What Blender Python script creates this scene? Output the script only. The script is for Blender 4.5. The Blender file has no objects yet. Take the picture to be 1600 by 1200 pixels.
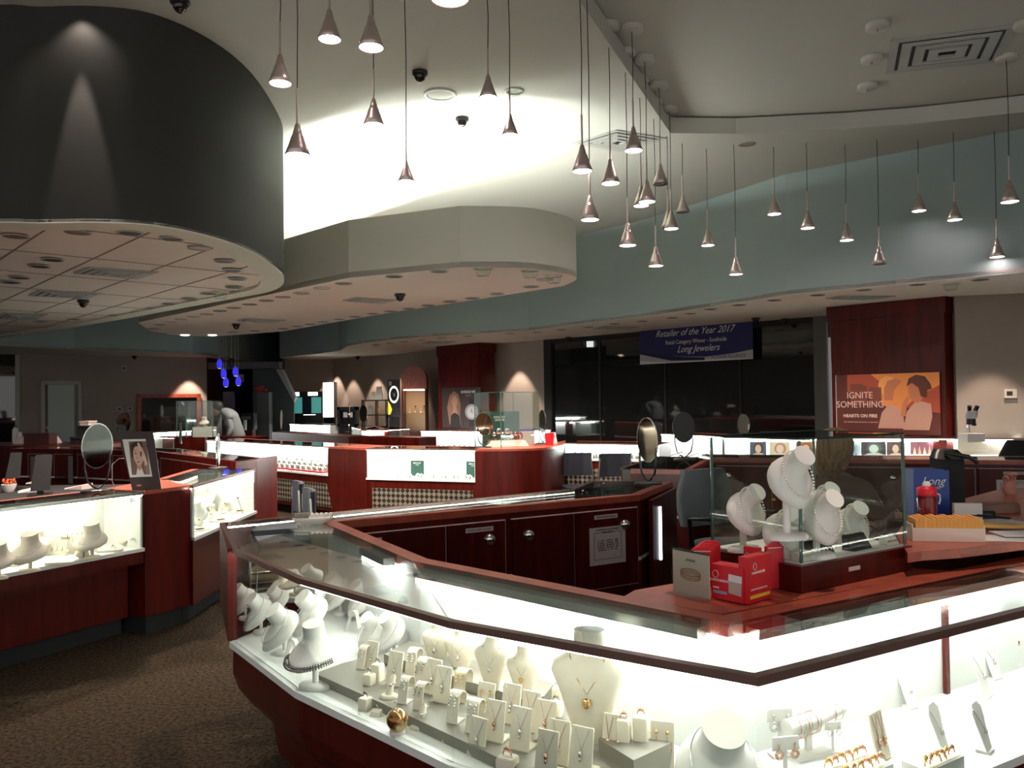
import bpy, bmesh, math, random
from mathutils import Vector, Matrix
random.seed(7)
C = bpy.context.scene.collection
PI = math.pi
# ------------------------------------------------------------------ camera
F = 1250.0; EYE = 1.5; ROLL = .013; PITCH = math.atan(25 / F)
def ray(u, v):
    xc = (u - 800) / F; yc = (600 - v) / F
    xl = xc * math.cos(ROLL) + yc * math.sin(ROLL); yl = -xc * math.sin(ROLL) + yc * math.cos(ROLL)
    return Vector((xl, math.cos(PITCH) - yl * math.sin(PITCH), math.sin(PITCH) + yl * math.cos(PITCH)))
def P(u, v, z=.94):                      # survey point on the horizontal plane z
    d = ray(u, v); t = (z - EYE) / d.z
    return Vector((d.x * t, d.y * t))
def PD(u, v, y):                         # survey point at depth y
    d = ray(u, v); t = y / d.y
    return Vector((d.x * t, y, EYE + d.z * t))
def RW(u, v, A, B):                      # survey point on the vertical plane through A and B
    d = ray(u, v); n = Vector((B[1] - A[1], A[0] - B[0]))
    t = (n.x * A[0] + n.y * A[1]) / (n.x * d.x + n.y * d.y)
    return Vector((d.x * t, d.y * t, EYE + d.z * t))
cam_d = bpy.data.cameras.new('camera'); cam = bpy.data.objects.new('camera', cam_d); C.objects.link(cam)
cam_d.sensor_fit = 'HORIZONTAL'; cam_d.sensor_width = 36; cam_d.lens = 36 * F / 1600; cam_d.clip_start = .02
fw = Vector((0, math.cos(PITCH), math.sin(PITCH))); R0 = Vector((1, 0, 0)); U0 = Vector((0, -math.sin(PITCH), math.cos(PITCH)))
rt = R0 * math.cos(ROLL) - U0 * math.sin(ROLL); up = R0 * math.sin(ROLL) + U0 * math.cos(ROLL)
M = Matrix((rt, up, -fw)).transposed().to_4x4(); M.translation = (0, 0, EYE); cam.matrix_world = M
bpy.context.scene.camera = cam
sc = bpy.context.scene
sc.view_settings.view_transform = 'Standard'; sc.view_settings.look = 'None'; sc.view_settings.gamma = 1
sc.view_settings.exposure = 1.2; sc.view_settings.use_curve_mapping = False
cy = sc.cycles
cy.use_denoising = True; cy.max_bounces = 7; cy.diffuse_bounces = 4; cy.glossy_bounces = 3; cy.transparent_max_bounces = 28
cy.caustics_reflective = False; cy.caustics_refractive = False; cy.sample_clamp_indirect = 4; cy.sample_clamp_direct = 0
# ------------------------------------------------------------------ materials
def mat(name, col=(.5, .5, .5), rough=.5, metal=0, emit=None, es=1, coat=0, spec=.5):
    m = bpy.data.materials.new(name); m.use_nodes = True; nt = m.node_tree; b = nt.nodes['Principled BSDF']
    b.inputs['Base Color'].default_value = (*col, 1); b.inputs['Roughness'].default_value = rough; b.inputs['Metallic'].default_value = metal
    b.inputs['Coat Weight'].default_value = coat; b.inputs['Coat Roughness'].default_value = .12; b.inputs['Specular IOR Level'].default_value = spec
    if emit: b.inputs['Emission Color'].default_value = (*emit, 1); b.inputs['Emission Strength'].default_value = es
    return m
def noisy(m, c1, c2, scale=(5, 5, 5), detail=4, lo=.3, hi=.7, bump=0, world=False, nscale=1.0, dist=0.0):
    nt = m.node_tree; b = nt.nodes['Principled BSDF']; N = nt.nodes.new; L = nt.links.new
    if world:
        g = N('ShaderNodeNewGeometry'); src = g.outputs['Position']
    else:
        tc = N('ShaderNodeTexCoord'); src = tc.outputs['Object']
    mp = N('ShaderNodeMapping'); mp.inputs['Scale'].default_value = scale; L(src, mp.inputs['Vector'])
    n = N('ShaderNodeTexNoise'); n.inputs['Scale'].default_value = nscale; n.inputs['Detail'].default_value = detail; n.inputs['Distortion'].default_value = dist; L(mp.outputs[0], n.inputs['Vector'])
    r = N('ShaderNodeValToRGB'); r.color_ramp.elements[0].position = lo; r.color_ramp.elements[1].position = hi
    r.color_ramp.elements[0].color = (*c1, 1); r.color_ramp.elements[1].color = (*c2, 1)
    L(n.outputs['Fac'], r.inputs['Fac']); L(r.outputs['Color'], b.inputs['Base Color'])
    if bump:
        bp = N('ShaderNodeBump'); bp.inputs['Strength'].default_value = bump; bp.inputs['Distance'].default_value = .01
        L(n.outputs['Fac'], bp.inputs['Height']); L(bp.outputs[0], b.inputs['Normal'])
    return m
def glass(name, tint=(.93, .97, .95), ior=1.45, boost=1.0, gcol=(1, 1, 1)):
    m = bpy.data.materials.new(name); m.use_nodes = True; nt = m.node_tree; nt.nodes.clear(); N = nt.nodes.new; L = nt.links.new
    o = N('ShaderNodeOutputMaterial'); mx = N('ShaderNodeMixShader'); t = N('ShaderNodeBsdfTransparent'); g = N('ShaderNodeBsdfGlossy')
    fr = N('ShaderNodeFresnel'); gm = N('ShaderNodeNewGeometry'); mp = N('ShaderNodeMapRange'); mp.inputs['To Min'].default_value = ior; mp.inputs['To Max'].default_value = 1 / ior
    L(gm.outputs['Backfacing'], mp.inputs['Value']); L(mp.outputs[0], fr.inputs['IOR']); t.inputs['Color'].default_value = (*tint, 1)
    g.inputs['Roughness'].default_value = .0; g.inputs['Color'].default_value = (*gcol, 1)
    mt = N('ShaderNodeMath'); mt.operation = 'MULTIPLY'; mt.inputs[1].default_value = boost; mt.use_clamp = True
    L(fr.outputs[0], mt.inputs[0]); L(mt.outputs[0], mx.inputs[0]); L(t.outputs[0], mx.inputs[1]); L(g.outputs[0], mx.inputs[2]); L(mx.outputs[0], o.inputs[0])
    return m
def emis(name, col, s):
    m = bpy.data.materials.new(name); m.use_nodes = True; nt = m.node_tree; nt.nodes.clear()
    o = nt.nodes.new('ShaderNodeOutputMaterial'); e = nt.nodes.new('ShaderNodeEmission'); e.inputs[0].default_value = (*col, 1); e.inputs[1].default_value = s
    nt.links.new(e.outputs[0], o.inputs[0]); return m
W = (.100, .0088, .0052); W2 = (.045, .0037, .0025)
M_wood = noisy(mat('cherry_wood', rough=.34, coat=.10, spec=.22), W2, W, (9, 9, .8), 5, .3, .72, world=True, nscale=1.6, dist=.6)
M_woodlit = noisy(mat('cherry_wood_lit', rough=.35, coat=.15), (.28, .055, .030), (.42, .088, .050), (3, 3, 3), 6, .3, .7, world=True, nscale=4, dist=.4)  # the same cherry wood, coloured lighter for the light its tops reflect
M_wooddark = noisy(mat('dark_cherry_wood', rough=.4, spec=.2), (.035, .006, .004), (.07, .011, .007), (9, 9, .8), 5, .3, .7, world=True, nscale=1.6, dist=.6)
M_rail = noisy(mat('brown_metal_rail', rough=.25, metal=.3), (.17, .10, .085), (.22, .13, .11), (4, 4, 4), 3, .3, .7, world=True)
M_carpet = noisy(mat('brown_carpet', rough=.95, spec=.1), (.011, .0072, .0038), (.072, .048, .028), (26, 26, 26), 9, .33, .68, bump=.9, world=True, nscale=2.0)
M_ceil = noisy(mat('ceiling_paint', rough=.85, spec=.2), (.58, .57, .515), (.61, .60, .54), (.5, .5, .5), 2, world=True)
M_tray = noisy(mat('tray_paint', rough=.85, spec=.2), (.60, .59, .53), (.63, .62, .555), (.5, .5, .5), 2, world=True)
M_drum = noisy(mat('charcoal_paint', rough=.7, spec=.3), (.034, .034, .030), (.040, .040, .036), (1, 1, 1), 2, world=True)
M_fascia = noisy(mat('teal_paint', rough=.8, spec=.2), (.33, .41, .405), (.35, .43, .42), (1, 1, 1), 2, world=True)
M_cloud = noisy(mat('pale_soffit_paint', rough=.8, spec=.2), (.70, .69, .59), (.73, .72, .62), (1, 1, 1), 2, world=True)
M_soffit = noisy(mat('soffit_underside', rough=.85, spec=.2), (.80, .71, .63), (.84, .75, .67), (1, 1, 1), 2, world=True)
M_wall = noisy(mat('beige_wall', rough=.85, spec=.2), (.33, .275, .24), (.37, .31, .27), (1, 1, 1), 2, world=True)
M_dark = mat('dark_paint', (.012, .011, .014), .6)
M_purple = mat('deep_blue_wall', (.02, .02, .05), .6)
M_maroon = mat('maroon_wall', (.05, .008, .008), .5)
M_greyp = mat('grey_panel', (.10, .095, .09), .5)
M_white = noisy(mat('white_laminate', rough=.4), (.74, .76, .74), (.80, .82, .80), (2, 2, 2), 2, world=True)
M_trimw = mat('white_trim', (.45, .45, .42), .5)
M_door = mat('pale_green_door', (.52, .60, .56), .5)
M_black = mat('black_plastic', (.012, .012, .012), .35)
M_matblack = mat('matt_black', (.008, .008, .009), .8)
M_navy = mat('navy_fabric', (.018, .02, .032), .85)
M_chrome = mat('chrome', (.75, .75, .75), .12, 1)
M_steel = mat('brushed_metal', (.42, .42, .40), .3, 1)
M_alu = mat('lamp_aluminium', (.62, .52, .48), .35, .75)
M_mirror = mat('mirror', (.85, .85, .85), .02, 1)
M_silver = mat('silver', (.72, .71, .68), .2, 1)
M_dsilver = mat('dark_silver', (.25, .24, .22), .25, 1)
M_gold = mat('gold', (.8, .5, .2), .22, 1)
M_rose = mat('rose_gold', (.75, .42, .30), .25, 1)
M_pearl = mat('pearl', (.85, .78, .72), .2, 0, coat=.6)
M_bust = mat('white_leatherette', (.82, .80, .76), .5)
M_cream = noisy(mat('cream_linen', rough=.7), (.70, .64, .52), (.76, .70, .58), (60, 60, 60), 3, world=False)
M_grey = mat('grey_riser', (.23, .215, .18), .55)
M_glass = glass('case_glass'); M_gtop = glass('case_top_glass', (.86, .91, .89), 1.5, 1.25)
M_box = glass('box_glass', (.92, .95, .93), 1.45, 1.0)
M_edge = mat('green_glass_edge', (.06, .13, .11), .1)
M_red = mat('red_card', (.62, .010, .022), .4); M_blue = mat('blue_card', (.01, .05, .30), .35)
M_paper = mat('white_paper', (.72, .70, .68), .7); M_ppink = mat('notice_paper', (.56, .46, .45), .7)
M_ink = mat('black_ink', (.02, .02, .02), .6); M_winkt = mat('white_ink', (.75, .73, .73), .6)
M_manila = mat('manila_envelope', (.70, .33, .07), .7); M_kraft = mat('cream_cardboard', (.68, .56, .48), .7)
M_skin = mat('skin', (.55, .27, .19), .5); M_hair = noisy(mat('blonde_hair', rough=.5), (.16, .08, .035), (.42, .26, .12), (60, 60, 5), 3, nscale=1)
M_darkhair = mat('dark_hair', (.02, .012, .008), .5); M_sweater = mat('grey_shirt', (.16, .19, .20), .8); M_brown = mat('brown_top', (.16, .10, .08), .8)
M_strip = emis('case_light', (.98, 1, .95), 30); M_stripw = emis('warm_case_light', (1, .90, .72), 30)
M_stripb = emis('bright_case_light', (.96, .97, 1), 80)
M_lamp = emis('pendant_lamp', (1, .80, .80), 12); M_cove = emis('cove_tube', (.93, 1, .96), 105)
M_tubew = emis('white_tube', (.93, .93, 1), 5); M_screen = emis('backlit_panel', (.86, 1, .97), 3.2)
M_bluelamp = mat('blue_glass_shade', (.03, .03, .5), .1, emit=(.06, .05, 1), es=.3)
M_lit = emis('lit_downlight', (1, .86, .72), 6)
# lattice: woven pattern of the kick panels
def lattice_mat():
    m = mat('woven_lattice', rough=.5); nt = m.node_tree; N = nt.nodes.new; L = nt.links.new; b = nt.nodes['Principled BSDF']
    tc = N('ShaderNodeTexCoord'); mp = N('ShaderNodeMapping'); mp.inputs['Scale'].default_value = (14, 14, 14); mp.inputs['Rotation'].default_value = (0, PI / 4, 0)
    L(tc.outputs['Object'], mp.inputs['Vector']); ck = N('ShaderNodeTexChecker'); ck.inputs['Scale'].default_value = 1.6
    ck.inputs['Color1'].default_value = (.22, .20, .15, 1); ck.inputs['Color2'].default_value = (.015, .012, .01, 1)
    L(mp.outputs[0], ck.inputs['Vector']); L(ck.outputs[0], b.inputs['Base Color']); return m
M_lattice = lattice_mat()
def flatc(name, col, e=0, r=.6):
    k = (name)
    if k in bpy.data.materials: return bpy.data.materials[k]
    return mat(name, col, r, emit=col if e else None, es=e)
# ------------------------------------------------------------------ mesh builder
class MB:
    def __init__(s): s.v = []; s.f = []; s.sm = []
    def add(s, vs, fs, smooth=False):
        n = len(s.v); s.v += [tuple(v) for v in vs]; s.f += [tuple(i + n for i in f) for f in fs]; s.sm += [smooth] * len(fs); return s
    def box(s, x0, y0, z0, x1, y1, z1):
        vs = [(x, y, z) for z in (z0, z1) for y in (y0, y1) for x in (x0, x1)]
        return s.add(vs, [(0, 2, 3, 1), (4, 5, 7, 6), (0, 1, 5, 4), (2, 6, 7, 3), (0, 4, 6, 2), (1, 3, 7, 5)])
    def prism(s, pts, z0, z1):
        n = len(pts); a = sum(pts[i][0] * pts[(i + 1) % n][1] - pts[(i + 1) % n][0] * pts[i][1] for i in range(n))
        if a < 0: pts = list(pts)[::-1]
        vs = [(p[0], p[1], z0) for p in pts] + [(p[0], p[1], z1) for p in pts]
        return s.add(vs, [tuple(range(n))[::-1], tuple(range(n, 2 * n))] + [(i, (i + 1) % n, n + (i + 1) % n, n + i) for i in range(n)])
    def xz(s, pts, y0, y1):              # prism in the XZ plane
        n = len(pts); vs = [(p[0], y0, p[1]) for p in pts] + [(p[0], y1, p[1]) for p in pts]
        return s.add(vs, [tuple(range(n)), tuple(range(n, 2 * n))[::-1]] + [(i, n + i, n + (i + 1) % n, (i + 1) % n) for i in range(n)])
    def wall(s, line, z0, z1, t, side=1):  # slab of thickness t along a polyline
        n = len(line); off = offset(line, t * side)
        for i in range(n - 1):
            s.prism([line[i], line[i + 1], off[i + 1], off[i]], z0, z1)
        return s
    def wall2(s, la, lb, z0, z1):
        for i in range(len(la) - 1): s.prism([la[i], la[i + 1], lb[i + 1], lb[i]], z0, z1)
        return s
    def rings(s, rs, cap0=True, cap1=True, smooth=True, closed=True):
        n = len(rs[0]); vs = [p for r in rs for p in r]; fs = []
        for k in range(len(rs) - 1):
            for i in range(n if closed else n - 1):
                j = (i + 1) % n; fs.append((k * n + i, k * n + j, (k + 1) * n + j, (k + 1) * n + i))
        s.add(vs, fs, smooth)
        if cap0: s.add(rs[0], [tuple(range(n))[::-1]])
        if cap1: s.add(rs[-1], [tuple(range(n))])
        return s
    def lathe(s, prof, c=(0, 0, 0), n=16, sx=1, sy=1, cap0=True, cap1=True):
        rs = [[(c[0] + r * sx * math.cos(2 * PI * i / n), c[1] + r * sy * math.sin(2 * PI * i / n), c[2] + z) for i in range(n)] for r, z in prof]
        return s.rings(rs, cap0, cap1)
    def tube(s, path, r, n=6, closed=False, caps=True):
        path = [Vector(p) for p in path]; m = len(path); rs = []
        for k, p in enumerate(path):
            a = path[(k - 1) % m] if (closed or k) else p; b = path[(k + 1) % m] if (closed or k < m - 1) else p
            d = (b - a).normalized() if (b - a).length > 1e-9 else Vector((0, 0, 1)); h = Vector((0, 0, 1)) if abs(d.z) < .9 else Vector((1, 0, 0))
            u = d.cross(h).normalized(); w = u.cross(d); rr = r[k] if isinstance(r, (list, tuple)) else r
            rs.append([p + (u * math.cos(2 * PI * i / n) + w * math.sin(2 * PI * i / n)) * rr for i in range(n)])
        if closed: rs.append(rs[0]); return s.rings(rs, False, False)
        return s.rings(rs, caps, caps)
    def ball(s, c, r, n=8, sz=1):
        rs = [[(c[0] + r * math.sin(a) * math.cos(2 * PI * i / n), c[1] + r * math.sin(a) * math.sin(2 * PI * i / n), c[2] - r * sz * math.cos(a)) for i in range(n)] for a in [PI * (k + .02) / (n // 2 * 1.0) if k < n // 2 else PI * .99 for k in range(n // 2 + 1)]]
        return s.rings(rs)
    def strip(s, path, x0, x1, t):       # ribbon of width x0..x1 following a path in YZ, thickness t
        pts = [Vector(p) for p in path]; m = len(pts); o = []
        for k in range(m):
            d = (pts[min(k + 1, m - 1)] - pts[max(k - 1, 0)]).normalized(); o.append(pts[k] + Vector((-d.y, d.x)) * t)
        rs = [[(x0, a.x, a.y), (x1, a.x, a.y), (x1, b.x, b.y), (x0, b.x, b.y)] for a, b in zip(pts, o)]
        return s.rings(rs, smooth=False)
    def wallc(s, line, z0, z1, t, side=1, closed=False):
        off = offset(line, t * side)
        if closed: line, off = list(line), list(off)
        return s.rings([[(a.x, a.y, z0), (b.x, b.y, z0), (b.x, b.y, z1), (a.x, a.y, z1)] for a, b in zip([Vector(p) for p in line], off)])
    def mesh(s, name):
        me = bpy.data.meshes.new(name); me.from_pydata(s.v, [], s.f); me.polygons.foreach_set('use_smooth', s.sm)
        bm = bmesh.new(); bm.from_mesh(me); bmesh.ops.recalc_face_normals(bm, faces=bm.faces); bm.to_mesh(me); bm.free(); return me
    def build(s, name, m, parent=None, loc=(0, 0, 0), rot=0):
        me = s.mesh(name); me.materials.append(m); o = bpy.data.objects.new(name, me); C.objects.link(o)
        o.location = loc; o.rotation_euler = (0, 0, rot)
        if parent: o.parent = parent
        return o
def offset(line, d):
    out = []; n = len(line)
    for i in range(n):
        a = Vector(line[max(i - 1, 0)]); b = Vector(line[i]); c = Vector(line[min(i + 1, n - 1)])
        n1 = Vector((b.y - a.y, a.x - b.x)); n2 = Vector((c.y - b.y, b.x - c.x))
        if n1.length < 1e-6: n1 = n2
        if n2.length < 1e-6: n2 = n1
        n1.normalize(); n2.normalize(); h = (n1 + n2).normalized(); out.append(b + h * (d / max(.4, h.dot(n1))))
    return out
def offset2(line, d, pre=None, post=None):
    l = ([pre] if pre is not None else []) + list(line) + ([post] if post is not None else [])
    o = offset(l, d)
    if pre is not None: o = o[1:]
    if post is not None: o = o[:-1]
    return o
def smoothline(pts, n=6, closed=False):
    pts = [Vector(p) for p in pts]; m = len(pts); out = []
    for i in range(m if closed else m - 1):
        g = (lambda k: pts[k % m]) if closed else (lambda k: pts[min(max(k, 0), m - 1)])
        p0, p1, p2, p3 = g(i - 1), g(i), g(i + 1), g(i + 2)
        for k in range(n):
            t = k / n; out.append(.5 * ((2 * p1) + (p2 - p0) * t + (2 * p0 - 5 * p1 + 4 * p2 - p3) * t * t + (3 * p1 - p0 - 3 * p2 + p3) * t ** 3))
    if not closed: out.append(pts[-1])
    return out
def tag(o, label=None, cat=None, group=None, kind=None):
    if label: o['label'] = label
    if cat: o['category'] = cat
    if group: o['group'] = group
    if kind: o['kind'] = kind
    return o
def E(name, label, cat, loc=(0, 0, 0), rot=0, group=None):
    o = bpy.data.objects.new(name, None); C.objects.link(o); o.empty_display_size = .05
    o.location = loc; o.rotation_euler = (0, 0, rot); return tag(o, label, cat, group)
def soft(o, ang=35):
    o.data.polygons.foreach_set('use_smooth', [True] * len(o.data.polygons)); bm = bmesh.new(); bm.from_mesh(o.data); bmesh.ops.remove_doubles(bm, verts=bm.verts, dist=1e-5); bm.to_mesh(o.data); bm.free(); o.data.set_sharp_from_angle(angle=math.radians(ang)); return o
def S(name, mb, m, parent=None):
    o = mb.build(name, m, parent)
    if not parent: o['kind'] = 'structure'
    return o
PROTO = {}
def copy_tree(o, parent=None):
    c = o.copy(); C.objects.link(c); c.parent = parent
    for ch in o.children: copy_tree(ch, c)
    return c
def put(key, builder, loc, rot, label, cat, group=None, sc_=1):
    if key in PROTO: o = copy_tree(PROTO[key])
    else:
        o = builder(); PROTO[key] = o
    o.location = loc; o.rotation_euler = (0, 0, rot); o.scale = (sc_,) * 3 if not isinstance(sc_, tuple) else sc_
    for k in ('label', 'category', 'group'):
        if k in o: del o[k]
    return tag(o, label, cat, group)
def text(parent, name, body, size, m, x, z, y=-.003, shear=0, align='CENTER', label=None, bold=0, xs=1):
    cu = bpy.data.curves.new('t', 'FONT'); cu.body = body; cu.size = size; cu.align_x = align; cu.shear = shear; cu.extrude = .0004; cu.offset = bold; cu.resolution_u = 3
    o = bpy.data.objects.new('t', cu); C.objects.link(o); dg = bpy.context.evaluated_depsgraph_get(); dg.update()
    me = bpy.data.meshes.new_from_object(o.evaluated_get(dg)); bpy.data.objects.remove(o)
    for v in me.vertices: a = v.co.copy(); v.co = (x + a.x * xs, y - a.z, z + a.y)
    me.materials.clear(); me.materials.append(m); me.name = name
    ob = bpy.data.objects.new(name, me); C.objects.link(ob); ob.parent = parent
    if label: ob['label'] = label
    return ob
def flat(parent, name, pts, m, y=-.002, t=.001, label=None):
    o = MB().xz(pts, y - t, y).build(name, m, parent)
    if label: o['label'] = label
    return o
def ell(cx, cz, rx, rz, n=20, a0=0, a1=2 * PI):
    full = abs(a1 - a0 - 2 * PI) < 1e-6
    return [(cx + rx * math.cos(a0 + (a1 - a0) * i / (n if full else n - 1)), cz + rz * math.sin(a0 + (a1 - a0) * i / (n if full else n - 1))) for i in range(n)]
def rect(x0, z0, x1, z1): return [(x0, z0), (x1, z0), (x1, z1), (x0, z1)]
def skin_mesh(pts, edges, radii, sub=2):
    me = bpy.data.meshes.new('s'); me.from_pydata(pts, edges, []); o = bpy.data.objects.new('s', me); C.objects.link(o)
    md = o.modifiers.new('k', 'SKIN'); md.use_smooth_shade = True
    for i, r in enumerate(radii):
        o.data.skin_vertices[0].data[i].radius = r if isinstance(r, tuple) else (r, r)
        o.data.skin_vertices[0].data[i].use_root = (i == 0)
    sb = o.modifiers.new('b', 'SUBSURF'); sb.levels = sub; sb.render_levels = sub
    dg = bpy.context.evaluated_depsgraph_get(); dg.update(); m2 = bpy.data.meshes.new_from_object(o.evaluated_get(dg)); bpy.data.objects.remove(o)
    m2.polygons.foreach_set('use_smooth', [True] * len(m2.polygons)); return m2
def meshobj(name, me, m, parent=None):
    me.materials.clear(); me.materials.append(m); o = bpy.data.objects.new(name, me); C.objects.link(o)
    if parent: o.parent = parent
    return o
ORD = ['first', 'second', 'third', 'fourth', 'fifth', 'sixth', 'seventh', 'eighth', 'ninth', 'tenth', 'eleventh', 'twelfth', 'thirteenth', 'fourteenth', 'fifteenth', 'sixteenth', 'seventeenth', 'eighteenth', 'nineteenth', 'twentieth']
ORD += ['twenty-' + w for w in ORD[:9]] + ['thirtieth'] + ['thirty-' + w for w in ORD[:9]]
ZC = 4.36; ZT = 4.55; ZS = 2.81; ZG = .583; H = .94
# ================================================================== the room
S('floor', MB().box(-16, -3, -.05, 16, 31, 0), M_carpet)
tl = [P(905, 0, ZC), P(1035, 190, ZC), P(1048, 208, ZC), P(1150, 209, ZC), P(1320, 201, ZC), P(1430, 193, ZC), P(1600, 175, ZC)]
e0 = tl[0] + (tl[0] - tl[1]) * 1.6; ex = tl[-1] + (tl[-1] - tl[-2]) * 1.2
tray = [e0] + tl + [ex, Vector((ex.x, e0.y))]
# main ceiling with the tray opening
cb = MB()
me_b = bmesh.new()
def poly_with_hole(outer, hole, z0, z1):
    bm = bmesh.new(); ov = [bm.verts.new((*p, z0)) for p in outer]; hv = [bm.verts.new((p[0], p[1], z0)) for p in hole]
    es = [bm.edges.new((l[i], l[(i + 1) % len(l)])) for l in (ov, hv) for i in range(len(l))]
    bmesh.ops.triangle_fill(bm, edges=es, use_beauty=True); r = bmesh.ops.extrude_face_region(bm, geom=bm.faces[:])
    bmesh.ops.translate(bm, verts=[v for v in r['geom'] if isinstance(v, bmesh.types.BMVert)], vec=(0, 0, z1 - z0))
    bmesh.ops.recalc_face_normals(bm, faces=bm.faces); me = bpy.data.meshes.new('ceiling'); bm.to_mesh(me); bm.free(); return me
co = meshobj('ceiling', poly_with_hole([(-16, -3), (16, -3), (16, 31), (-16, 31)], tray, ZC, ZC + .17), M_ceil); co['kind'] = 'structure'
S('ceiling', MB().prism([(-4, -3), (16, -3), (16, 16), (-4, 16)], ZT, ZT + .1), M_tray)
# charcoal drum, top left
dr = [P(*p, ZS) for p in [(0, 346), (60, 347), (150, 346), (240, 351), (330, 369), (395, 393), (436, 422), (444, 436), (438, 447), (420, 455), (385, 462), (330, 472), (250, 487), (150, 505), (0, 528)]]
dl = [P(-420, 385, ZS), P(-150, 352, ZS)] + dr + [P(-200, 580, ZS) if 0 else P(-160, 548, ZS)]
dl.append(dl[-1] + (dl[-1] - dl[-2]) * .6)
drum = smoothline(dl, 4)
soft(S('trim_1', MB().wallc(drum, ZS, ZC, .15, -1), M_drum))
inner = offset(drum, -.22)
soft(S('trim_2', MB().wallc(drum, ZS - .01, ZS + .02, .24, -1), M_cloud))
S('trim_3', MB().prism(inner, ZS + .01, ZS + .05), M_soffit)
# tile joints of the drum ceiling
def clipline(a, b, poly):
    ts = []; n = len(poly)
    for i in range(n):
        p, q = poly[i], poly[(i + 1) % n]; r = b - a; s_ = q - p; dn = r.x * s_.y - r.y * s_.x
        if abs(dn) < 1e-9: continue
        w = p - a; t = (w.x * s_.y - w.y * s_.x) / dn; k = (w.x * r.y - w.y * r.x) / dn
        if 0 <= k <= 1: ts.append(t)
    ts.sort(); return [(a + (b - a) * ts[i], a + (b - a) * ts[i + 1]) for i in range(0, len(ts) - 1, 2)]
g0 = P(80, 355, ZS); g1 = P(0, 407, ZS); gd = (g1 - g0).normalized(); gn = Vector((gd.y, -gd.x)); jm = MB()
for k in range(-6, 10):
    for a, b in clipline(g0 + gn * k * .62 - gd * 20, g0 + gn * k * .62 + gd * 20, inner):
        d = (b - a).normalized(); nn = Vector((-d.y, d.x)) * .007; jm.prism([a - nn, b - nn, b + nn, a + nn], ZS + .006, ZS + .012)
    for a, b in clipline(g0 + gd * (k * 1.22) - gn * 20, g0 + gd * k * 1.22 + gn * 20, inner):
        d = (b - a).normalized(); nn = Vector((-d.y, d.x)) * .005; jm.prism([a - nn, b - nn, b + nn, a + nn], ZS + .006, ZS + .012)
S('trim_4', jm, mat('tile_joint', (.25, .21, .17), .8))
# pale floating cloud with its cove light
cl = [P(*p, ZS) for p in [(216, 504), (440, 456), (545, 434)]] + [P(720, 418, ZS)] + smoothline([P(*p, ZS) for p in [(720, 418), (820, 419), (880, 427), (901, 436), (880, 447)]], 5)[1:] + [P(*p, ZS) for p in [(760, 466), (620, 487), (440, 518), (330, 526), (262, 523), (234, 517)]]
cl = [Vector(p) for p in cl]; ZK = 3.42
S('trim_5', MB().prism(cl, ZS, ZS + .06), M_soffit)
ring = cl + [cl[0]]
soft(S('trim_6', MB().wallc(ring, ZS + .002, ZK, .08, 1 if sum(ring[i].x * ring[i + 1].y - ring[i + 1].x * ring[i].y for i in range(len(ring) - 1)) < 0 else -1), M_cloud), 14)
cc = sum(cl, Vector((0, 0))) / len(cl)
for i, (a, b) in enumerate([(cl[1], cl[2]), (cl[2], cl[3]), (cl[3], cl[7]), (cl[7], cl[10]), (cl[-5], cl[-4])]):
    a2 = a.lerp(cc, .12 if i < 4 else .1); b2 = b.lerp(cc, .12)
    a2 = a + (cc - a).normalized() * .34; b2 = b + (cc - b).normalized() * .34
    t = E('cove_fluorescent_tube', 'hidden cove light lying on top of the pale cloud, %s section from its left' % ORD[i], 'light', (*a2, ZS + .14), group='cove lights in the pale cloud')
    v = (b2 - a2); MB().tube([(0, 0, 0), (v.x, v.y, 0)], .03, 8).build('tube', M_cove, t)
    MB().box(-.06, -.03, -.079, .06, .03, -.02).build('bracket', M_trimw, t)
# teal fascia over the perimeter with its pale underside
fp = [(437, 559), (490, 553), (530, 548), (542, 541), (570, 535.5), (610, 530.5), (674, 525), (750, 520.5), (826, 516.5), (900, 507), (1012, 493.7), (1110, 479), (1230, 460), (1400, 444), (1600, 424.8)]
fl = [P(*p, ZS) for p in fp]; fl += [fl[-1] + (fl[-1] - fl[-2]) * 2.5]
fl = [fl[0] + Vector((-.02, 8))] + fl
soft(S('trim_7', MB().wallc(fl, ZS, ZC, .12, -1), M_fascia), 12)
S('trim_8', MB().prism(fl + [Vector((14, 31)), Vector((-5, 31))], ZS - .005, ZS + .05), M_soffit)
fl2 = [P(-330, 522, ZS)] + [P(*p, ZS) for p in [(0, 539.7), (117, 545.5), (301, 551.5), (330, 555.5)]]
S('trim_9', MB().wall(fl2 + [fl2[-1] + Vector((.2, 8))], ZS, ZC, .12, -1), M_fascia)
S('trim_10', MB().prism(fl2 + [fl2[-1] + Vector((.2, 8)), Vector((-16, 31)), Vector((-16, 12))], ZS - .005, ZS + .05), M_cloud)
wl = [P(-330, 537, ZS), P(0, 552.5, ZS), P(323, 558.3, ZS)]
S('wall_left', MB().wall(wl, 0, ZS, .15, -1), M_wall)
wr = [P(*p, ZS) for p in [(440, 562), (520, 561), (600, 555), (684, 546), (772, 537), (852, 531)]]
S('wall_back', MB().wall(wr, 0, ZS, .15, -1), M_wall)
wA = wr[-1]; wB = P(1293, 493, ZS)
S('wall_left', MB().wall([Vector((-7.5, 31)), Vector((-7.6, 31))] if 0 else [wl[0] + Vector((-.1, 0)), wl[0] + Vector((-1, -14))], 0, ZC, .15, 1), M_wall)
pr0 = P(1491, 462, ZS); pr1 = P(1600, 457.5, ZS); pr2 = pr1 + (pr1 - pr0) * 3
S('wall_right', MB().wall([pr0, pr2], 0, ZS, .15, -1), M_wall)
S('wall_right', MB().wall([pr2, Vector((pr2.x + .2, -3))], 0, ZC, .15, -1), M_wall)
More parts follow.
